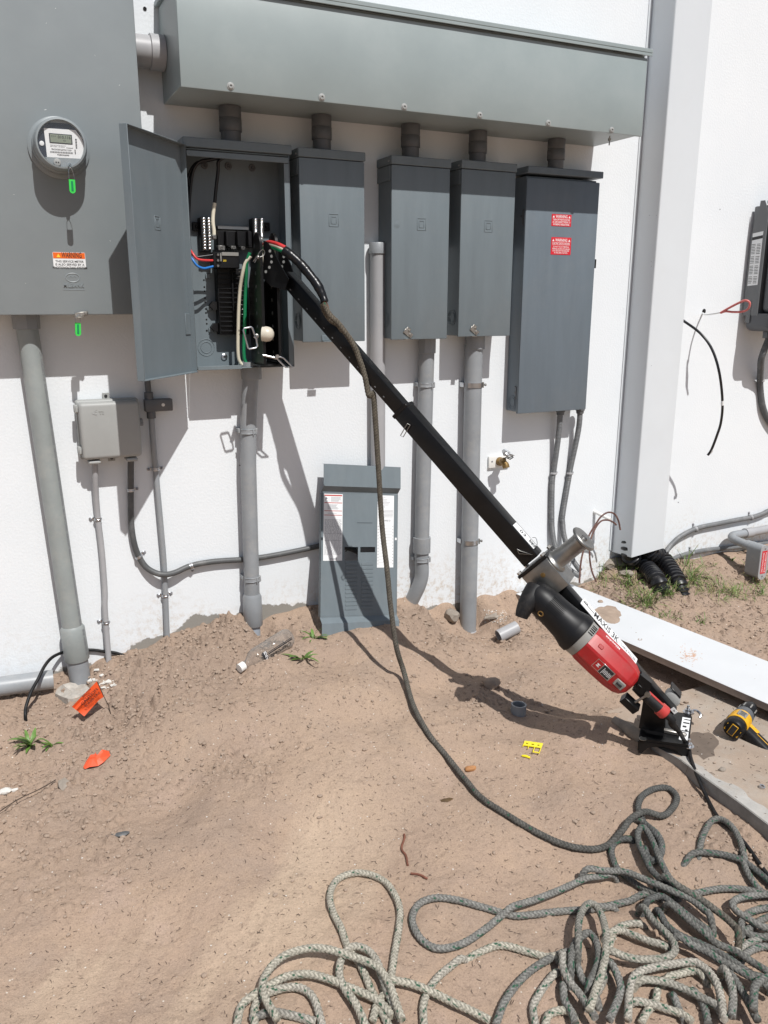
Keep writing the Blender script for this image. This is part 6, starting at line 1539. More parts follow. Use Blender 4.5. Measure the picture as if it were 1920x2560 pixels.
S(q2, [(1760, 950), (1659, 962), (1540, 977), (1420, 1030), (1280, 1092), (1100, 1162), (930, 1222, .016), (850, 1272, .010), (720, 1352, 0), (560, 1462, 0), (430, 1512, 0), (300, 1522, 0), (190, 1462, 0), (122, 1362, 0), (102, 1262, 0), (150, 1162, 0), (230, 1117, 0), (330, 1102, 0), (480, 1122, 0), (620, 1162, 0), (760, 1202, 0), (880, 1237, 0), (960, 1252, 0), (1100, 1242, 0), (1300, 1217, 0), (1500, 1202, 0), (1659, 1190, 0), (1760, 1180, 0)], .014, GY_, GY_)
S(q2, [(790, 2180), (860, 1992), (960, 1842), (1080, 1722), (1200, 1642), (1300, 1592), (1420, 1565)], .004, GY_, GD)
S(q2, [(1125, 2180), (1102, 2022), (1142, 1922), (1222, 1802), (1300, 1722)], 0, PG, PG)
S(q2, [(1410, 1760), (1412, 1650), (1450, 1540), (1510, 1478), (1565, 1462), (1622, 1540), (1642, 1662), (1612, 1782), (1560, 1900)], .022, GD, GD)
S(q2, [(1470, 1600), (1470, 1440), (1492, 1332), (1540, 1256), (1600, 1252), (1655, 1330), (1690, 1450), (1700, 1600), (1670, 1800), (1610, 1980), (1560, 2150)], .034, GD, PA)
S(q2, [(1340, 1640), (1345, 1760), (1400, 1880), (1480, 1980), (1560, 2100), (1610, 2180)], .026, PG, GY_)
S(q2, [(1350, 1860), (1360, 1980), (1420, 2090), (1450, 2180)], .010, GY_, GY_)
S(q2, [(1470, 1720), (1500, 1800), (1560, 1880), (1620, 1960)], .012, GY_, GY_)
S(q2, [(1200, 2180), (1230, 2080), (1330, 2040), (1420, 2060)], 0, PA, PA)
S(q3, [(330, 640), (222, 652), (168, 722), (182, 822), (232, 912), (332, 992), (432, 1062), (560, 1130)], .0, DG, GD)
S(q3, [(400, 475), (472, 522), (560, 592), (602, 682), (592, 772), (535, 832), (480, 795), (455, 720)], .0, GD, DG)
S(q3, [(690, 1110), (600, 1040), (505, 942), (452, 832), (402, 722), (392, 622), (432, 572), (492, 642), (545, 762), (602, 902), (662, 1012), (720, 1100)], .014, DG, GD)
S(q3, [(925, 760, -.012), (940, 660, 0), (985, 550, 0), (1040, 490), (1115, 484), (1200, 542), (1262, 642), (1300, 760), (1320, 850, .0)], .006, GD, GD)
S(q3, [(800, 825, -.01), (880, 772), (1050, 772), (1200, 802), (1320, 852), (1450, 952), (1560, 1050)], .004, GD, DG)
S(q3, [(1290, 820), (1330, 920), (1400, 1040), (1470, 1110), (1560, 1150)], .004, GD, GD)
S(q3, [(720, 1112, -.006), (900, 1112), (1050, 1082), (1200, 1072), (1350, 1087), (1580, 1140)], .002, GY_, GD)
S(q3, [(1580, 1155), (1400, 1172), (1275, 1192), (1205, 1242), (1242, 1312), (1350, 1382), (1450, 1442), (1580, 1470)], .016, GY_, GY_)
S(q3, [(1580, 1235), (1430, 1262), (1320, 1312), (1285, 1400), (1340, 1470), (1460, 1500), (1580, 1510)], .004, GY_, GD)
S(q3, [(1580, 1300), (1480, 1330), (1380, 1400), (1300, 1460)], 0, GD, GD)
S(q3, [(-60, 990), (80, 995), (200, 1000), (300, 1012), (420, 1062), (560, 1122), (700, 1182), (850, 1252), (945, 1332), (1010, 1402)], .030, GY_, GD)
S(q3, [(600, 1082), (750, 1172), (900, 1262), (1050, 1372), (1150, 1452), (1225, 1530), (1245, 1575)], .040, GD, DK)
S(q3, [(460, 1250), (520, 1200), (600, 1190), (700, 1260), (800, 1340), (900, 1420), (1000, 1500)], .018, DG, GD)
S(q3, [(655, 1262), (760, 1342), (860, 1432), (960, 1512), (1060, 1602), (1200, 1662), (1350, 1752), (1580, 1900)], .020, GD, GD)
S(q3, [(-20, 1245), (120, 1232), (250, 1202), (330, 1182), (450, 1125)], .004, GY_, GD)
S(q3, [(425, 1305), (520, 1422), (602, 1502), (682, 1592), (705, 1682), (642, 1742), (520, 1762), (380, 1762), (260, 1732), (120, 1692)], .026, GD, PA)
S(q3, [(555, 1330), (640, 1462), (760, 1552), (900, 1612), (1050, 1682), (1200, 1772), (1350, 1882), (1480, 1940)], .024, DG, GD)
S(q3, [(720, 1590), (850, 1662), (980, 1722), (1100, 1802), (1250, 1882), (1400, 1972), (1580, 2070)], .034, GY_, GD)
S(q3, [(140, 1492), (240, 1462), (350, 1502), (480, 1552), (640, 1610)], .010, PA, PG)
S(q3, [(150, 1560), (200, 1432), (290, 1382), (420, 1378)], .0, PA, PG)
S(q3, [(300, 2280), (320, 1992), (382, 1872), (520, 1822), (680, 1792), (850, 1772), (930, 1800), (1002, 1862), (1062, 1952), (1102, 2082), (1130, 2280)], .022, PG, PG)
S(q3, [(400, 1912), (540, 1902), (680, 1932), (800, 1982), (940, 2052), (1080, 2140)], .012, PA, GY_)
S(q3, [(350, 2072), (480, 2082), (640, 2132), (760, 2172), (860, 2240)], .006, PG, PA)
S(q3, [(640, 1870), (740, 1830), (880, 1800), (960, 1850)], .006, PA, PA)
S(q3, [(1120, 1860), (1182, 1982), (1202, 2102), (1190, 2280)], .030, PG, GY_)
S(q3, [(1370, 2280), (1382, 2082), (1450, 2002), (1580, 1985)], .046, GD, GD)
S(q3, [(1160, 1850), (1300, 2052), (1420, 2280)], .020, GD, GD)
S(q3, [(150, 1780), (232, 1952), (222, 2082), (140, 2280)], .022, GY_, GY_)
S(q3, [(1210, 1640), (1350, 1542), (1480, 1490), (1580, 1470)], 0, PG, GY_)
S(q3, [(1290, 1690), (1360, 1610), (1480, 1570), (1580, 1600)], 0, GY_, GY_)
S(q3, [(420, 2240), (470, 2140), (540, 2060), (560, 1960)], 0, PA, PA)
S(q3, [(700, 2000), (740, 2100), (800, 2220)], 0, GY_, GY_)
S(q3, [(-20, 2060), (60, 1940), (110, 1800), (60, 1700)], .0, PG, GY_)
S(q3, [(880, 1960), (960, 2080), (1000, 2240)], .0, GY_, GD)
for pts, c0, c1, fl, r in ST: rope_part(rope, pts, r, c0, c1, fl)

# ------------------------------------------------------------------ things lying on the ground
# lying pipe at the left edge and a stray black cable
p1 = W(115, 1467, .065); p2 = W(-70, 1492, .058); t_ = unit(p1-p2)
mb = MB(); mb.ring(p2-t_*.5, p1, .0345, .029, 30)
tag(mb.build('loose_pipe', 'pvc'), 'length of grey pipe lying along the foot of the wall at the left edge', 'pipe')
def Z2(x, y, dd): return W(*G2(x, y), dd)
cb = [G(56, 1556, -.01), G(56, 1556, .02)+vv((0, 0, .0)), Z2(225, 1060, .185), Z2(270, 930, .155), Z2(330, 820, .135), Z2(385, 710, .10), Z2(450, 635, .06), Z2(540, 592, .02), Z2(640, 576, .009), Z2(790, 570, .009), Z2(900, 583, .009), Z2(1000, 596, .012), Z2(1085, 625, .018), Z2(1150, 655, .03), Z2(1185, 668, .04)]
tubething('stray_cable', cb, .0058, 'black_rubber', 'dirty black cable arching over the loose pipe and behind the fat conduit', 'cable', step=.008, seg=10)
# broken mortar collar round the left conduit
ol = [(480, 975), (500, 930), (545, 900), (610, 885), (690, 895), (740, 905), (790, 935), (740, 965), (690, 1000), (640, 1018), (590, 1026), (530, 1008)]
P_ = [G(*G2(x, y)) for x, y in ol]; cz = max(p[2] for p in P_)+.006; c0 = sum(P_)/len(P_)
mb = MB(); V = []; n = len(P_)
for p in P_: V.append(vv((p[0], p[1], p[2]-.012)))
for p in P_: V.append(vv((p[0], p[1], p[2]+.014+rnd.uniform(-.004, .004))))
for p in P_: q = p*.72+c0*.28; V.append(vv((q[0], q[1], q[2]+.012+rnd.uniform(-.003, .004))))
V.append(vv((c0[0], c0[1], c0[2]+.010)))
F = [(i, (i+1) % n, n+(i+1) % n, n+i) for i in range(n)]+[(n+i, n+(i+1) % n, 2*n+(i+1) % n, 2*n+i) for i in range(n)]+[(2*n+i, 2*n+(i+1) % n, 3*n) for i in range(n)]
tag(mb.add(V, F).build('mortar_collar', 'mortar'), 'broken white-rimmed lump of mortar around the foot of the fat left conduit', 'mortar')
for i, (x, y, r, s_) in enumerate(((845, 745, .012, .4), (880, 790, .009, .5), (900, 860, .010, .5), (935, 850, .014, .5), (970, 880, .009, .6), (785, 850, .012, .9), (815, 830, .008, .7), (895, 900, .008, .5))):
    p = G(*G2(x, y)); mb = MB(); mb.blob(p+Z3*r*s_*.4, r, 1, .3, (1.2, .9, s_)); tag(mb.build('mortar_crumb', 'stone_white'), 'white crumb of mortar scattered right of the fat left conduit', 'mortar', 'white mortar crumbs')
# marker flag
ZG = RG(150, 1660, .10247)
gb = G(*ZG(1265, 1225)); dF = -gb[1]
def Fl(x, y, dd=0.0): return W(*ZG(x, y), dF+dd)
t = thing('marker_flag', gb, 'orange plastic marker flag drooping from a thin wire stake beside the fat left conduit', 'flag')
MB().tube([gb-Z3*.02, Fl(1180, 1010), Fl(1060, 770), Fl(905, 425)], .0015, 6).build('stake', 'twig', t)
rows = []
for v, (ax_, ay_, bx_, by_) in enumerate((((905), 420, 1062, 805), (760, 565, 950, 880), (600, 725, 850, 990), (440, 890, 715, 1140), (292, 1045, 592, 1278))):
    row = []
    for k in range(7):
        f = k/6; fold = (.010 if .25 < f < .45 else 0)*(v/4); row.append(Fl(ax_+(bx_-ax_)*f, ay_+(by_-ay_)*f, .004*v+fold+.008*math.sin(f*3+v)*v/4))
    rows.append(row)
mb = MB(); V = [p for r in rows for p in r]; nk = 7
F = [(v*nk+k, v*nk+k+1, (v+1)*nk+k+1, (v+1)*nk+k) for v in range(4) for k in range(6)]; N = len(V)
V2 = [p+vv((0, .0009, 0)) for p in V]; F2 = [tuple(i+N for i in f[::-1]) for f in F]
mb.add(V+V2, F+F2); fl_ = mb.build('flag_sheet', 'orange', t)
ud = unit(Fl(905, 420)-Fl(292, 1045)); vd = unit(Fl(905, 420)-Fl(1062, 805)); mb = MB()
for (s_, x, y, sz) in (('CAUTION', 720, 790, .016), ('BURIED LINE', 800, 860, .012), ('BELOW', 650, 700, .011)):
    q = Fl(x, y, .012+.004*2.2); mb.text(s_, q, -ud if 0 else ud, unit(vd-ud*np.dot(vd, ud)), sz, lift=.0018, n=NY)
mb.build('lettering', 'ink', fl_)
# crumpled orange plastic
pts = [(722, 1612), (745, 1560), (790, 1520), (830, 1482), (845, 1525), (900, 1490), (945, 1475), (955, 1492), (900, 1560), (850, 1590), (780, 1610), (735, 1625)]
P_ = [G(*G2(x, y), rnd.uniform(.004, .014)) for x, y in pts]; c0 = sum(P_)/len(P_)+Z3*.012; mb = MB(); n = len(P_)
V = P_+[(p*.5+c0*.5)+Z3*rnd.uniform(.002, .016) for p in P_]+[c0]
F = [(i, (i+1) % n, n+(i+1) % n, n+i) for i in range(n)]+[(n+i, n+(i+1) % n, 2*n) for i in range(n)]
tag(mb.add(V, F).build('plastic_scrap', 'orange_red', smooth=False), 'crumpled scrap of orange-red plastic lying on the open soil', 'plastic scrap')
# bottle
ZQ = RG(570, 1560, .11453)
pc_ = G(*ZQ(300, 1060), .022); pe_ = G(*ZQ(1345, 470), .038); ax_ = unit(pe_-pc_); Lb_ = np.linalg.norm(pe_-pc_)
t = thing('plastic_bottle', (pc_+pe_)/2-Z3*.035, 'empty clear plastic bottle with a white cap lying on the soil mound', 'bottle')
k_ = Lb_/.25; rb = .037
MB().lathe(pc_, ax_, [(-.012, .0005), (-.0115, .0165), (.012*k_, .0165), (.0125*k_, .0155)], 26).build('cap', 'white_plastic', t)
MB().lathe(pc_, ax_, [(.0128*k_, .0142), (.03*k_, .0145), (.042*k_, .022), (.06*k_, .033), (.075*k_, rb), (.135*k_, rb), (.139*k_, rb*.93), (.146*k_, rb*.93), (.150*k_, rb), (.235*k_, rb), (.247*k_, rb*.86), (.25*k_, rb*.6), (.244*k_, .001)], 36, caps=False).build('bottle_body', 'clear_bottle', t)
vwb = CAM-(pc_+pe_)/2; vwb = unit(vwb-ax_*np.dot(vwb, ax_)); sdb = np.cross(ax_, vwb); sdb = sdb if sdb[2] < 0 else -sdb   # sdb points down the visible side
def bw_(s0, phi, lift=.0008): return pc_+ax_*s0+(rb+lift)*(vwb*math.cos(phi)+sdb*math.sin(phi))
def bpatch(s0, s1, f0, f1, mat, nm, lift=.0008):
    mb = MB(); V = []; n = 10
    for i in range(n+1):
        f = f0+(f1-f0)*i/n; V += [bw_(s0, f, lift), bw_(s1, f, lift)]
    mb.add(V, [(2*i, 2*i+1, 2*i+3, 2*i+2) for i in range(n)]); return mb.build(nm, mat, t)
lbp = bpatch(.080*k_, .103*k_, -.05, 1.15, 'ink', 'label_panel'); bpatch(.106*k_, .232*k_, .30, .42, 'ink', 'label_bar'); bpatch(.106*k_, .232*k_, .18, .25, 'ink', 'label_bar')
mb = MB(); mb.text('IDEAL', (0, 0, 0), X3, Z3, .016, lift=.0003, wrap=lambda px, py, l: bw_(.0955*k_-py, .50+px/rb, .0014), width=.040); mb.build('lettering', 'ink_white', lbp)
mb = MB(); mb.text('ClearGlide', (0, 0, 0), X3, Z3, .022, lift=.0003, wrap=lambda px, py, l: bw_(.168*k_-px, .72+py/rb, .0012), width=.105); mb.build('lettering', 'ink', t)
# pipe offcuts
pa, pb = G(1076, 1386, .025), G(1112, 1368, .025)
ua = unit(pb-pa); mb = MB(); mb.ring(pa, pa+ua*.098, .0285, .0240, 28); of = mb.build('pipe_offcut', 'pvc_light'); tag(of, 'short cut piece of grey pipe lying on its side beside the fattest conduit', 'pipe offcut')
q = G(1119, 1541); mb = MB(); mb.ring(q+vv((0, .0, -.004)), q+vv((.002, 0, .036)), .0275, .0225, 28); tag(mb.build('pipe_coupling', 'pvc'), 'short grey pipe collar standing upright in the soil in front of the red motor', 'pipe offcut')
# yellow breaker filler and its broken tab
ZY = RG(1280, 1420, .30139)
def Y_(x, y): return ZY(x, y)
g0, gx_, gy_ = G(*Y_(105, 1448), .006), G(*Y_(257, 1470), .006), G(*Y_(95, 1505), .006)
ux_ = unit(gx_-g0); nx_ = unit(np.cross(ux_, gy_-g0)); nx_ = nx_ if nx_[2] > 0 else -nx_; uy_ = np.cross(nx_, ux_); uy_ = uy_ if np.dot(uy_, gy_-g0) > 0 else -uy_
wY = np.linalg.norm(gx_-g0); k_ = wY/.152
mb = MB(); fr3 = (ux_, uy_, nx_)
ky_ = k_*1.55
def yb(x0, x1, y0, y1, h=.0016): mb.obox(g0+ux_*(x0+x1)/2*k_+uy_*(y0+y1)/2*ky_, fr3, ((x1-x0)/2*k_, (y1-y0)/2*ky_, h), .0004)
yb(0, .152, 0, .020); yb(0, .018, .0202, .034); yb(.036, .064, .0202, .034); yb(.084, .112, .0202, .034); yb(.130, .152, .0202, .034); yb(0, .152, .0342, .050)
yb(0, .005, .0502, .064); yb(.046, .051, .0502, .078); yb(.095, .101, .0502, .10); yb(.146, .152, .0502, .112); yb(.095, .152, .1122 if 0 else .100, .107)
tag(mb.build('filler_plate', 'yellow_plate'), 'bright yellow plastic plate with broken prongs lying on the soil', 'plastic plate')
mb = MB(); mb.tube([G(*Y_(82, 1566), .004), G(*Y_(115, 1572), .005), G(*Y_(150, 1584), .004)], [.003, .0045, .003], 6); tag(mb.build('plastic_shard', 'yellow_plate'), 'thin yellow plastic sliver beside the yellow plate', 'plastic scrap')
# cordless drill lying on the slab
ZD = RG(1760, 1680, .09645)
r0_ = ZP(*ZD(760, 1480), .130); r1_ = ZP(*ZD(1330, 760), .128); da = unit(r1_-r0_)
t = thing('cordless_drill', r0_-Z3*.04, 'yellow and black cordless drill lying on the slab at the right edge', 'drill')
vd_ = CAM-r0_; vd_ = unit(vd_-da*np.dot(vd_, da)); hd = np.cross(da, vd_); hd = hd if hd[0] > 0 else -hd; ud_ = np.cross(hd, da); ud_ = ud_ if ud_[2] > 0 else -ud_
MB().lathe(r0_, da, [(-.008, .020), (-.006, .029), (0, .033), (.012, .0345), (.03, .0345), (.032, .033)], 20).build('rear_cap', 'black_plastic', t)
mb = MB(); mb.mat(0).obox(r0_-da*.0085+ud_*0+hd*0, (hd, ud_, da), (.011, .020, .0012), .0008).mat(1).obox(r0_-da*.0098, (hd, ud_, da), (.009, .018, .0004)); rb_ = mb.build('badge', ['yellow', 'ink'], t)
for s_ in (-1, 1): MB().obox(r0_-da*.004+hd*s_*.022-ud_*.002, (hd, ud_, da), (.003, .014, .003), .001).build('vent_insert', 'yellow', t)
MB().lathe(r0_, da, [(.0325, .0350), (.036, .0365), (.055, .0365), (.085, .0355), (.090, .034)], 24).build('motor_housing', 'yellow', t)
o_d = unit(ud_*.85+vd_*.4-hd*.2); sd2 = np.cross(da, o_d)
pld = MB().obox(r0_+da*.058+o_d*.0358, (da, sd2, o_d), (.018, .015, .0016), .001).build('rating_plate', 'tool_grey', t)
mb = MB()
for k in range(5): mb.obox(r0_+da*(.046+.006*k)+o_d*.0376, (da, sd2, o_d), (.0012, .010-.001*(k % 3), .0003))
mb.build('print', 'ink', pld)
MB().lathe(r0_, da, [(.0905, .0335), (.093, .034), (.125, .0315), (.130, .029)], 28).build('torque_collar', 'pvc_dark', t)
MB().lathe(r0_, da, [(.1305, .0275), (.134, .0295), (.172, .0285), (.184, .026), (.205, .019), (.210, .010)], 24).build('chuck', 'black_plastic', t)
mb = MB()
for k in range(8): aa = k*math.pi/4; w3 = hd*math.cos(aa)+ud_*math.sin(aa); mb.obox(r0_+da*.152+w3*.0292, (da, np.cross(da, w3), w3), (.014, .0025, .0012), .0006)
mb.build('chuck_grips', 'tool_grey', t)
mb = MB(); bp_ = cr([r0_+da*.205, r0_+da*.315], .0025); mb.tube(bp_, [.0028+.0007*(i % 2) for i in range(len(bp_))], 8); mb.build('drill_bit', 'steel_dirty', t)
hdl = unit(hd*.93+ud_*-.05-da*.2); ho = r0_+da*.055+hd*.028-ud_*.006
MB().obox(ho+hdl*.055, (hdl, np.cross(hdl, ud_), ud_), (.060, .024, .020), .012, 3).build('handle', 'black_rubber', t)
MB().obox(ho+hdl*.012+ud_*.014+da*.014, (hdl, np.cross(hdl, ud_), ud_), (.028, .011, .008), .005, 2).build('handle_shell', 'yellow', t)
MB().obox(ho+hdl*.065+ud_*.0202, (hdl, np.cross(hdl, ud_), ud_), (.028, .0014, .0012), .0008).build('handle_stripe', 'yellow', t)
mb = MB(); mb.obox(ho+hdl*.145, (hdl, np.cross(hdl, ud_), ud_), (.030, .045, .028), .006, 2); mb.build('battery', 'black_plastic', t)

# stones, leaves, roots, twigs
stone('stone', 1016, 1663, .0155, 'stone_orange', 'wet-looking orange-brown stone beside the dark rope', sq=(1.3, .8, .55))
stone('stone', 10, 1712, .016, 'stone_white', 'chalky white stone at the left edge of the photo', sq=(1.3, .9, .6))
stone('stone', 32, 1708, .010, 'stone_white', 'smaller chalky stone just right of the white one at the left edge', sq=(1.2, .8, .5))
stone('stone', 138, 1698, .030, 'rubble', 'flat greyish slab of stone on the soil at the left', sq=(.7, 1.1, .45), jit=.1, sub=1)
stone('stone', 1062, 1482, .031, 'stone_tan', 'fist-sized lump of earth lying in the shadow of the puller', cat='earth lump', sq=(1.1, .9, .75))
stone('stone', 1560, 1664, .011, 'rubble', 'small grey pebble on the concrete slab', sq=(1.2, .8, .6))
stone('stone', 1003, 1812, .009, 'stone_tan', 'small tan pebble between the brown roots and the grey rope loop') if 0 else None
stone('debris', 253, 1806, .020, 'flex_dark', 'dark scrap of rag half buried in the loose soil', cat='rag', sq=(1.6, .5, .3), jit=.3)
stone('debris', 222, 2046, .014, 'frame_black', 'small black scrap pressed into the sand near the bottom edge', cat='rag', sq=(1.2, .6, .15), jit=.3) if 0 else None
stone('dead_leaf', 963, 1729, .014, 'dead_leaf', 'curled dark brown dead leaf on the sand', cat='dead leaf', sq=(1.4, .6, .25), jit=.35)
p = G(1645, 1702); mb = MB(); mb.lathe(p, unit((.1, -.3, 1)), [(0, .0095), (.008, .0095), (.008, .005), (.0002, .005)], 6, caps=False); tag(mb.build('hex_nut', 'zinc'), 'loose shiny hex nut on the concrete slab at the right edge', 'nut')
ZK = RG(960, 1580, .28025)
tubething('root', [G(*ZK(180, 1815), .004), G(*ZK(182, 1850), .004), G(*ZK(158, 1925), .004), G(*ZK(165, 1965), .004), G(*ZK(195, 2005), .004), G(*ZK(212, 2090), .003)], .0031, 'root_brown', 'reddish-brown root lying upright in view on the sand', 'root', step=.005, seg=7)
tubething('root', [G(*ZK(238, 2166), .004), G(*ZK(300, 2172), .004), G(*ZK(345, 2188), .004), G(*ZK(362, 2205), .006), G(*ZK(388, 2212), .004)], .0031, 'root_brown', 'short reddish-brown root with a curled end on the sand', 'root', step=.005, seg=7)
tubething('long_twig', [G(-20, 1770, .006), G(40, 1740, .020), G(85, 1717, .018), G(122, 1697, .020)], .0016, 'twig', 'long thin dark twig reaching in from the left edge', 'twig', step=.02, seg=6)
# rubble by the hole under the fattest conduit, and by the downpipe
for i, (x, y, r, sq, lab) in enumerate(((976, 1336, .040, (.8, 1.0, .7), 'rough concrete lump at the edge of the hole beside the fattest conduit'),
                                        (1330, 1222, .050, (1.4, .8, .55), 'rough lump of cement on the soil at the left foot of the downpipe'), (1352, 1240, .032, (1.3, .9, .5), 'lump of cement among the grass in front of the downpipe'), (1068, 1333, .030, (1.8, .7, .35), 'flat lump of mortar on the bank right of the fattest conduit'))):
    stone('cement_lump', x, y, r, 'rubble', lab, 'cement lump', sq, .2, sub=2)
# tongue of hardened cement at the corner of the slab
p0, p1_, p2_ = G(1325, 1556, .002), G(1355, 1578, .006), G(1392, 1602, .004)
pth = cr([p0, (p0+p1_)/2, p1_, p2_], .01); mb = MB(); mb.tube(pth, [.010+.012*math.sin(math.pi*min(1, (i+2)/len(pth)*.8)) for i in range(len(pth))], 12); tag(mb.build('cement_spill', 'rubble'), 'smooth grey tongue of hardened cement by the puller foot', 'cement lump')

# damp patch on the slab beside the foot plate
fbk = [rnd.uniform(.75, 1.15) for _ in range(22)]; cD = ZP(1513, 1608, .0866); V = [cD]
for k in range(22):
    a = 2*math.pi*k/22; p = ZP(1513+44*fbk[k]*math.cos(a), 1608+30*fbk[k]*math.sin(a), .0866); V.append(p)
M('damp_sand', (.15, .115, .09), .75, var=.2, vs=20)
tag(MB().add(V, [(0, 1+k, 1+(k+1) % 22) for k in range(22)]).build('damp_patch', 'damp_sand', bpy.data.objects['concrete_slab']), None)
# loose crumbs and litter nobody could count
mb = MB(); k = 0
while k < 9500:
    x, y = rs.uniform(-.5, 3.8), rs.uniform(-2.2, -.02); j = min(np.searchsorted(gy, y), len(gy)-1); i = min(np.searchsorted(gx, x), len(gx)-1)
    if rs.uniform() > .014+.8*loose[j, i]**1.3: continue
    r = .0018+.0068*rs.uniform()**3.6; mb.blob(on(x, y, r*.35), r, 0, .28, (1, rs.uniform(.7, 1.2), rs.uniform(.5, .9))); k += 1
    if k % 9 == 0 and r > .004: mb.blob(on(x+.008, y, r*.3), r*.6, 0, .28)
tag(mb.build('soil_crumbs', 'clod', base=(1, -1, 0), smooth=False), 'loose crumbs of soil scattered over the ground', None, None, 'stuff')
mb = MB()
for k in range(4200):
    x, y = rs.uniform(-.3, 3.2), rs.uniform(-2.2, -.1); L = rs.uniform(.003, .014); th = rs.uniform(0, 6.28); p = on(x, y, .001); q = on(x+L*math.cos(th), y+L*math.sin(th), .0012+.002*rs.uniform())
    mb.tube([p, (p+q)/2+vv((rs.uniform(-.002, .002), rs.uniform(-.002, .002), .001)), q], [.0005, .0007, .0004], 4, caps=False)
tag(mb.build('twig_litter', 'twig', base=(1, -1, 0)), 'tiny dark twigs and root hairs strewn over the sand', None, None, 'stuff')
mb = MB()
for k in range(700):
    x, y = rs.uniform(-.3, 3.2), rs.uniform(-2.2, -.1); r = rs.uniform(.0007, .0022); mb.blob(on(x, y, r*.2), r, 0, .3, (1.2, 1, .6))
for k in range(90):
    p = G(rs.uniform(1045, 1095), rs.uniform(1318, 1345)); r = rs.uniform(.001, .004); mb.blob(p, r, 0, .3, (1.2, 1, .6))
for k in range(40):
    p = G(rs.uniform(205, 250), rs.uniform(1468, 1490)); r = rs.uniform(.001, .005); mb.blob(p, r, 0, .3, (1.2, 1, .6))
tag(mb.build('pale_grit', 'stone_white', base=(1, -1, 0), smooth=False), 'specks of white grit and shell on the sand', None, None, 'stuff')

# ------------------------------------------------------------------ plants
def blade(mb, p, az, L, w, lean, curl, n=5, fold=0.25):
    d = vv((math.cos(az), math.sin(az), 0)); sd = vv((-math.sin(az), math.cos(az), 0)); V = []; q = vv(p); el = lean
    for i in range(n+1):
        f = i/n; ww = w*(math.sin(math.pi*min(1, .12+f*.88))**.8) if fold else w*(1-f)
        up = vv((-d[0]*math.sin(el), -d[1]*math.sin(el), math.cos(el)))
        V += [q+sd*ww, q-up*0+up*-ww*fold, q-sd*ww]
        q = q+(d*math.cos(el)+Z3*math.sin(el))*L/n; el -= curl/n
    F = []
    for i in range(n): b = 3*i; F += [(b, b+1, b+4, b+3), (b+1, b+2, b+5, b+4)]
    mb.add(V, F)
def weed(x, y, leaves, label, L=.04, w=.0045, name='weed'):
    p = G(x, y); t = thing(name, p, label, 'weed'); rg = random.Random(int(x*7+y))
    for k in range(leaves):
        mb = MB(); blade(mb, p+vv((rg.uniform(-.01, .01), rg.uniform(-.008, .008), .001)), rg.uniform(0, 6.28), L*rg.uniform(.6, 1.25), w*rg.uniform(.7, 1.2), rg.uniform(.25, 1.2), rg.uniform(.4, 1.5)); mb.build('leaf', 'leaf', t)
    mb = MB(); mb.tube([p-Z3*.01, p+Z3*.012], .002, 6); mb.build('stem', 'leaf', t)
weed(66, 1612, 17, 'leafy green weed on the soil near the left edge, below the fat conduit', .075, .0072)
weed(110, 1612, 7, 'small green seedling just right of the leafy weed at the left', .040, .0048)
weed(680, 1379, 9, 'low green weed at the foot of the leaning panel front', .062, .0056)
weed(654, 1424, 7, 'sprawling green sprig on the mound right of the bottle', .075, .0068)
weed(1400, 1300, 0, 'x') if 0 else None
weed(1622, 1195, 7, 'broad-leaved green weed beside the fitting with the red label', .085, .007)
weed(1583, 1212, 4, 'thin green weed in the shadow of the elbow pipe', .06, .004)
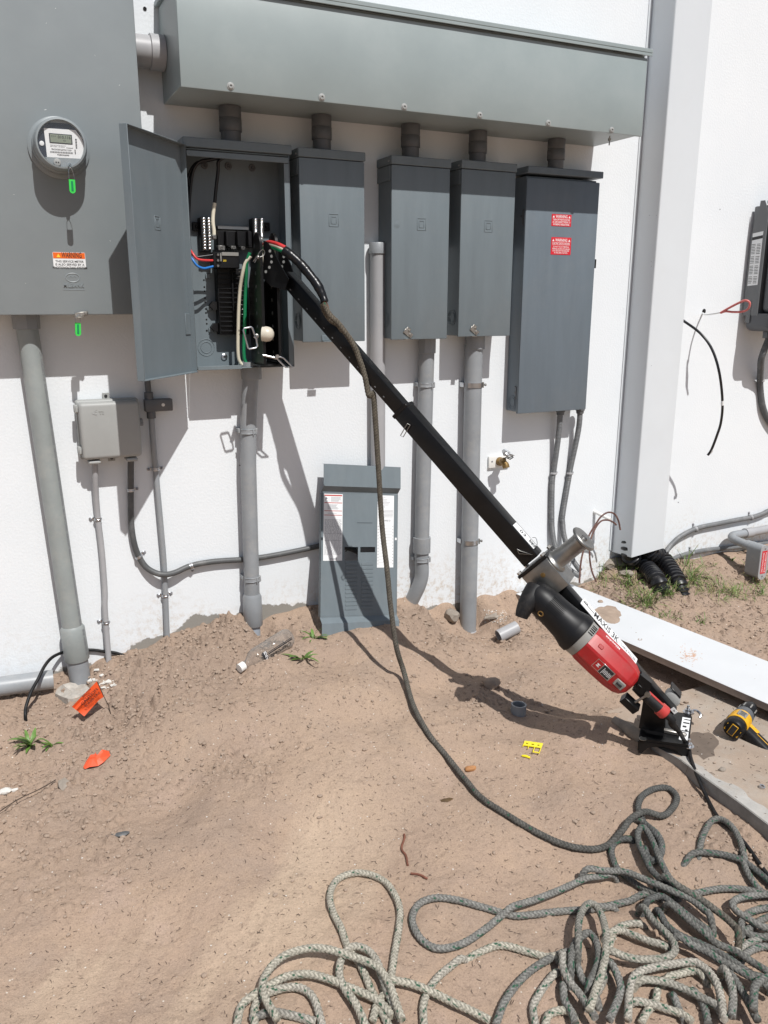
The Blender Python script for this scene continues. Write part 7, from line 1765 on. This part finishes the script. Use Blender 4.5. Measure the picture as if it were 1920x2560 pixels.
def tuft(x, y, n, L, label, mats='grass', grp='grass tufts by the downpipe', spread=.02):
    p = G(x, y); rg = random.Random(int(x*13+y)); mb = MB()
    for k in range(n): blade(mb, p+vv((rg.gauss(0, spread), rg.gauss(0, spread*.7), -.002)), rg.uniform(0, 6.28), L*1.35*rg.uniform(.45, 1.2), .0017*rg.uniform(.7, 1.3), rg.uniform(.35, 1.35), rg.uniform(.3, 1.7), 4, .2)
    tag(mb.build('grass_tuft', mats, base=p), label, 'grass', grp)
for (x, y, n, L, lab) in ((1398, 1308, 46, .085, 'bright green grass tuft spilling onto the edge of the white board'), (1360, 1262, 44, .085, 'grass tuft left of the black drain hoses'), (1440, 1286, 30, .075, 'grass tuft at the buried end of the black drain hoses'), (1492, 1254, 40, .085, 'spiky grass tuft just right of the black drain hoses'),
                          (1302, 1250, 26, .065, 'grass tuft at the foot of the brown wires'), (1478, 1220, 26, .09, 'dry grass tuft beneath the climbing conduit'), (1430, 1334, 18, .05, 'small grass tuft beside the long edge of the white board'), (1512, 1345, 14, .045, 'lone grass sprig on bare sand right of the white board'), (1560, 1280, 18, .06, 'sparse grass tuft between the drain hoses and the red-labelled fitting'),
                          (1640, 1285, 22, .07, 'grass tuft at the foot of the red-labelled fitting'), (1465, 1330, 12, .045, 'tiny grass sprig on the sand beyond the white board')):
    tuft(x, y, n, L, lab)
mb = MB(); mbd = MB(); rg = random.Random(3)
for k in range(380):
    c = rg.choice(((1330, 1262, 40, 26), (1385, 1292, 34, 20), (1345, 1225, 40, 12), (1500, 1250, 34, 22), (1440, 1270, 26, 18), (1590, 1290, 50, 16), (1640, 1240, 20, 26), (1540, 1270, 50, 18)))
    x, y = rg.gauss(c[0], c[2]*.6), rg.gauss(c[1], c[3]*.6)
    if y < 1205 or (x < 1400 and y > 1272+(x-1245)*.42): continue
    p = G(x, y); tgt = mb if rg.random() < .62 else mbd
    for _ in range(rg.randint(1, 4)): blade(tgt, p+vv((rg.gauss(0, .008), rg.gauss(0, .008), -.002)), rg.uniform(0, 6.28), rg.uniform(.04, .105), .0014, rg.uniform(.2, 1.3), rg.uniform(.2, 1.8), 4, .2)
tag(mb.build('thin_grass', 'grass', base=(2.8, -.3, .15)), 'thin green grass scattered around the foot of the downpipe', None, None, 'stuff')
tag(mbd.build('dry_stalks', 'dry_grass', base=(2.8, -.3, .15)), 'dry straw-coloured stalks among the grass', None, None, 'stuff')
bpy.context.view_layer.update()
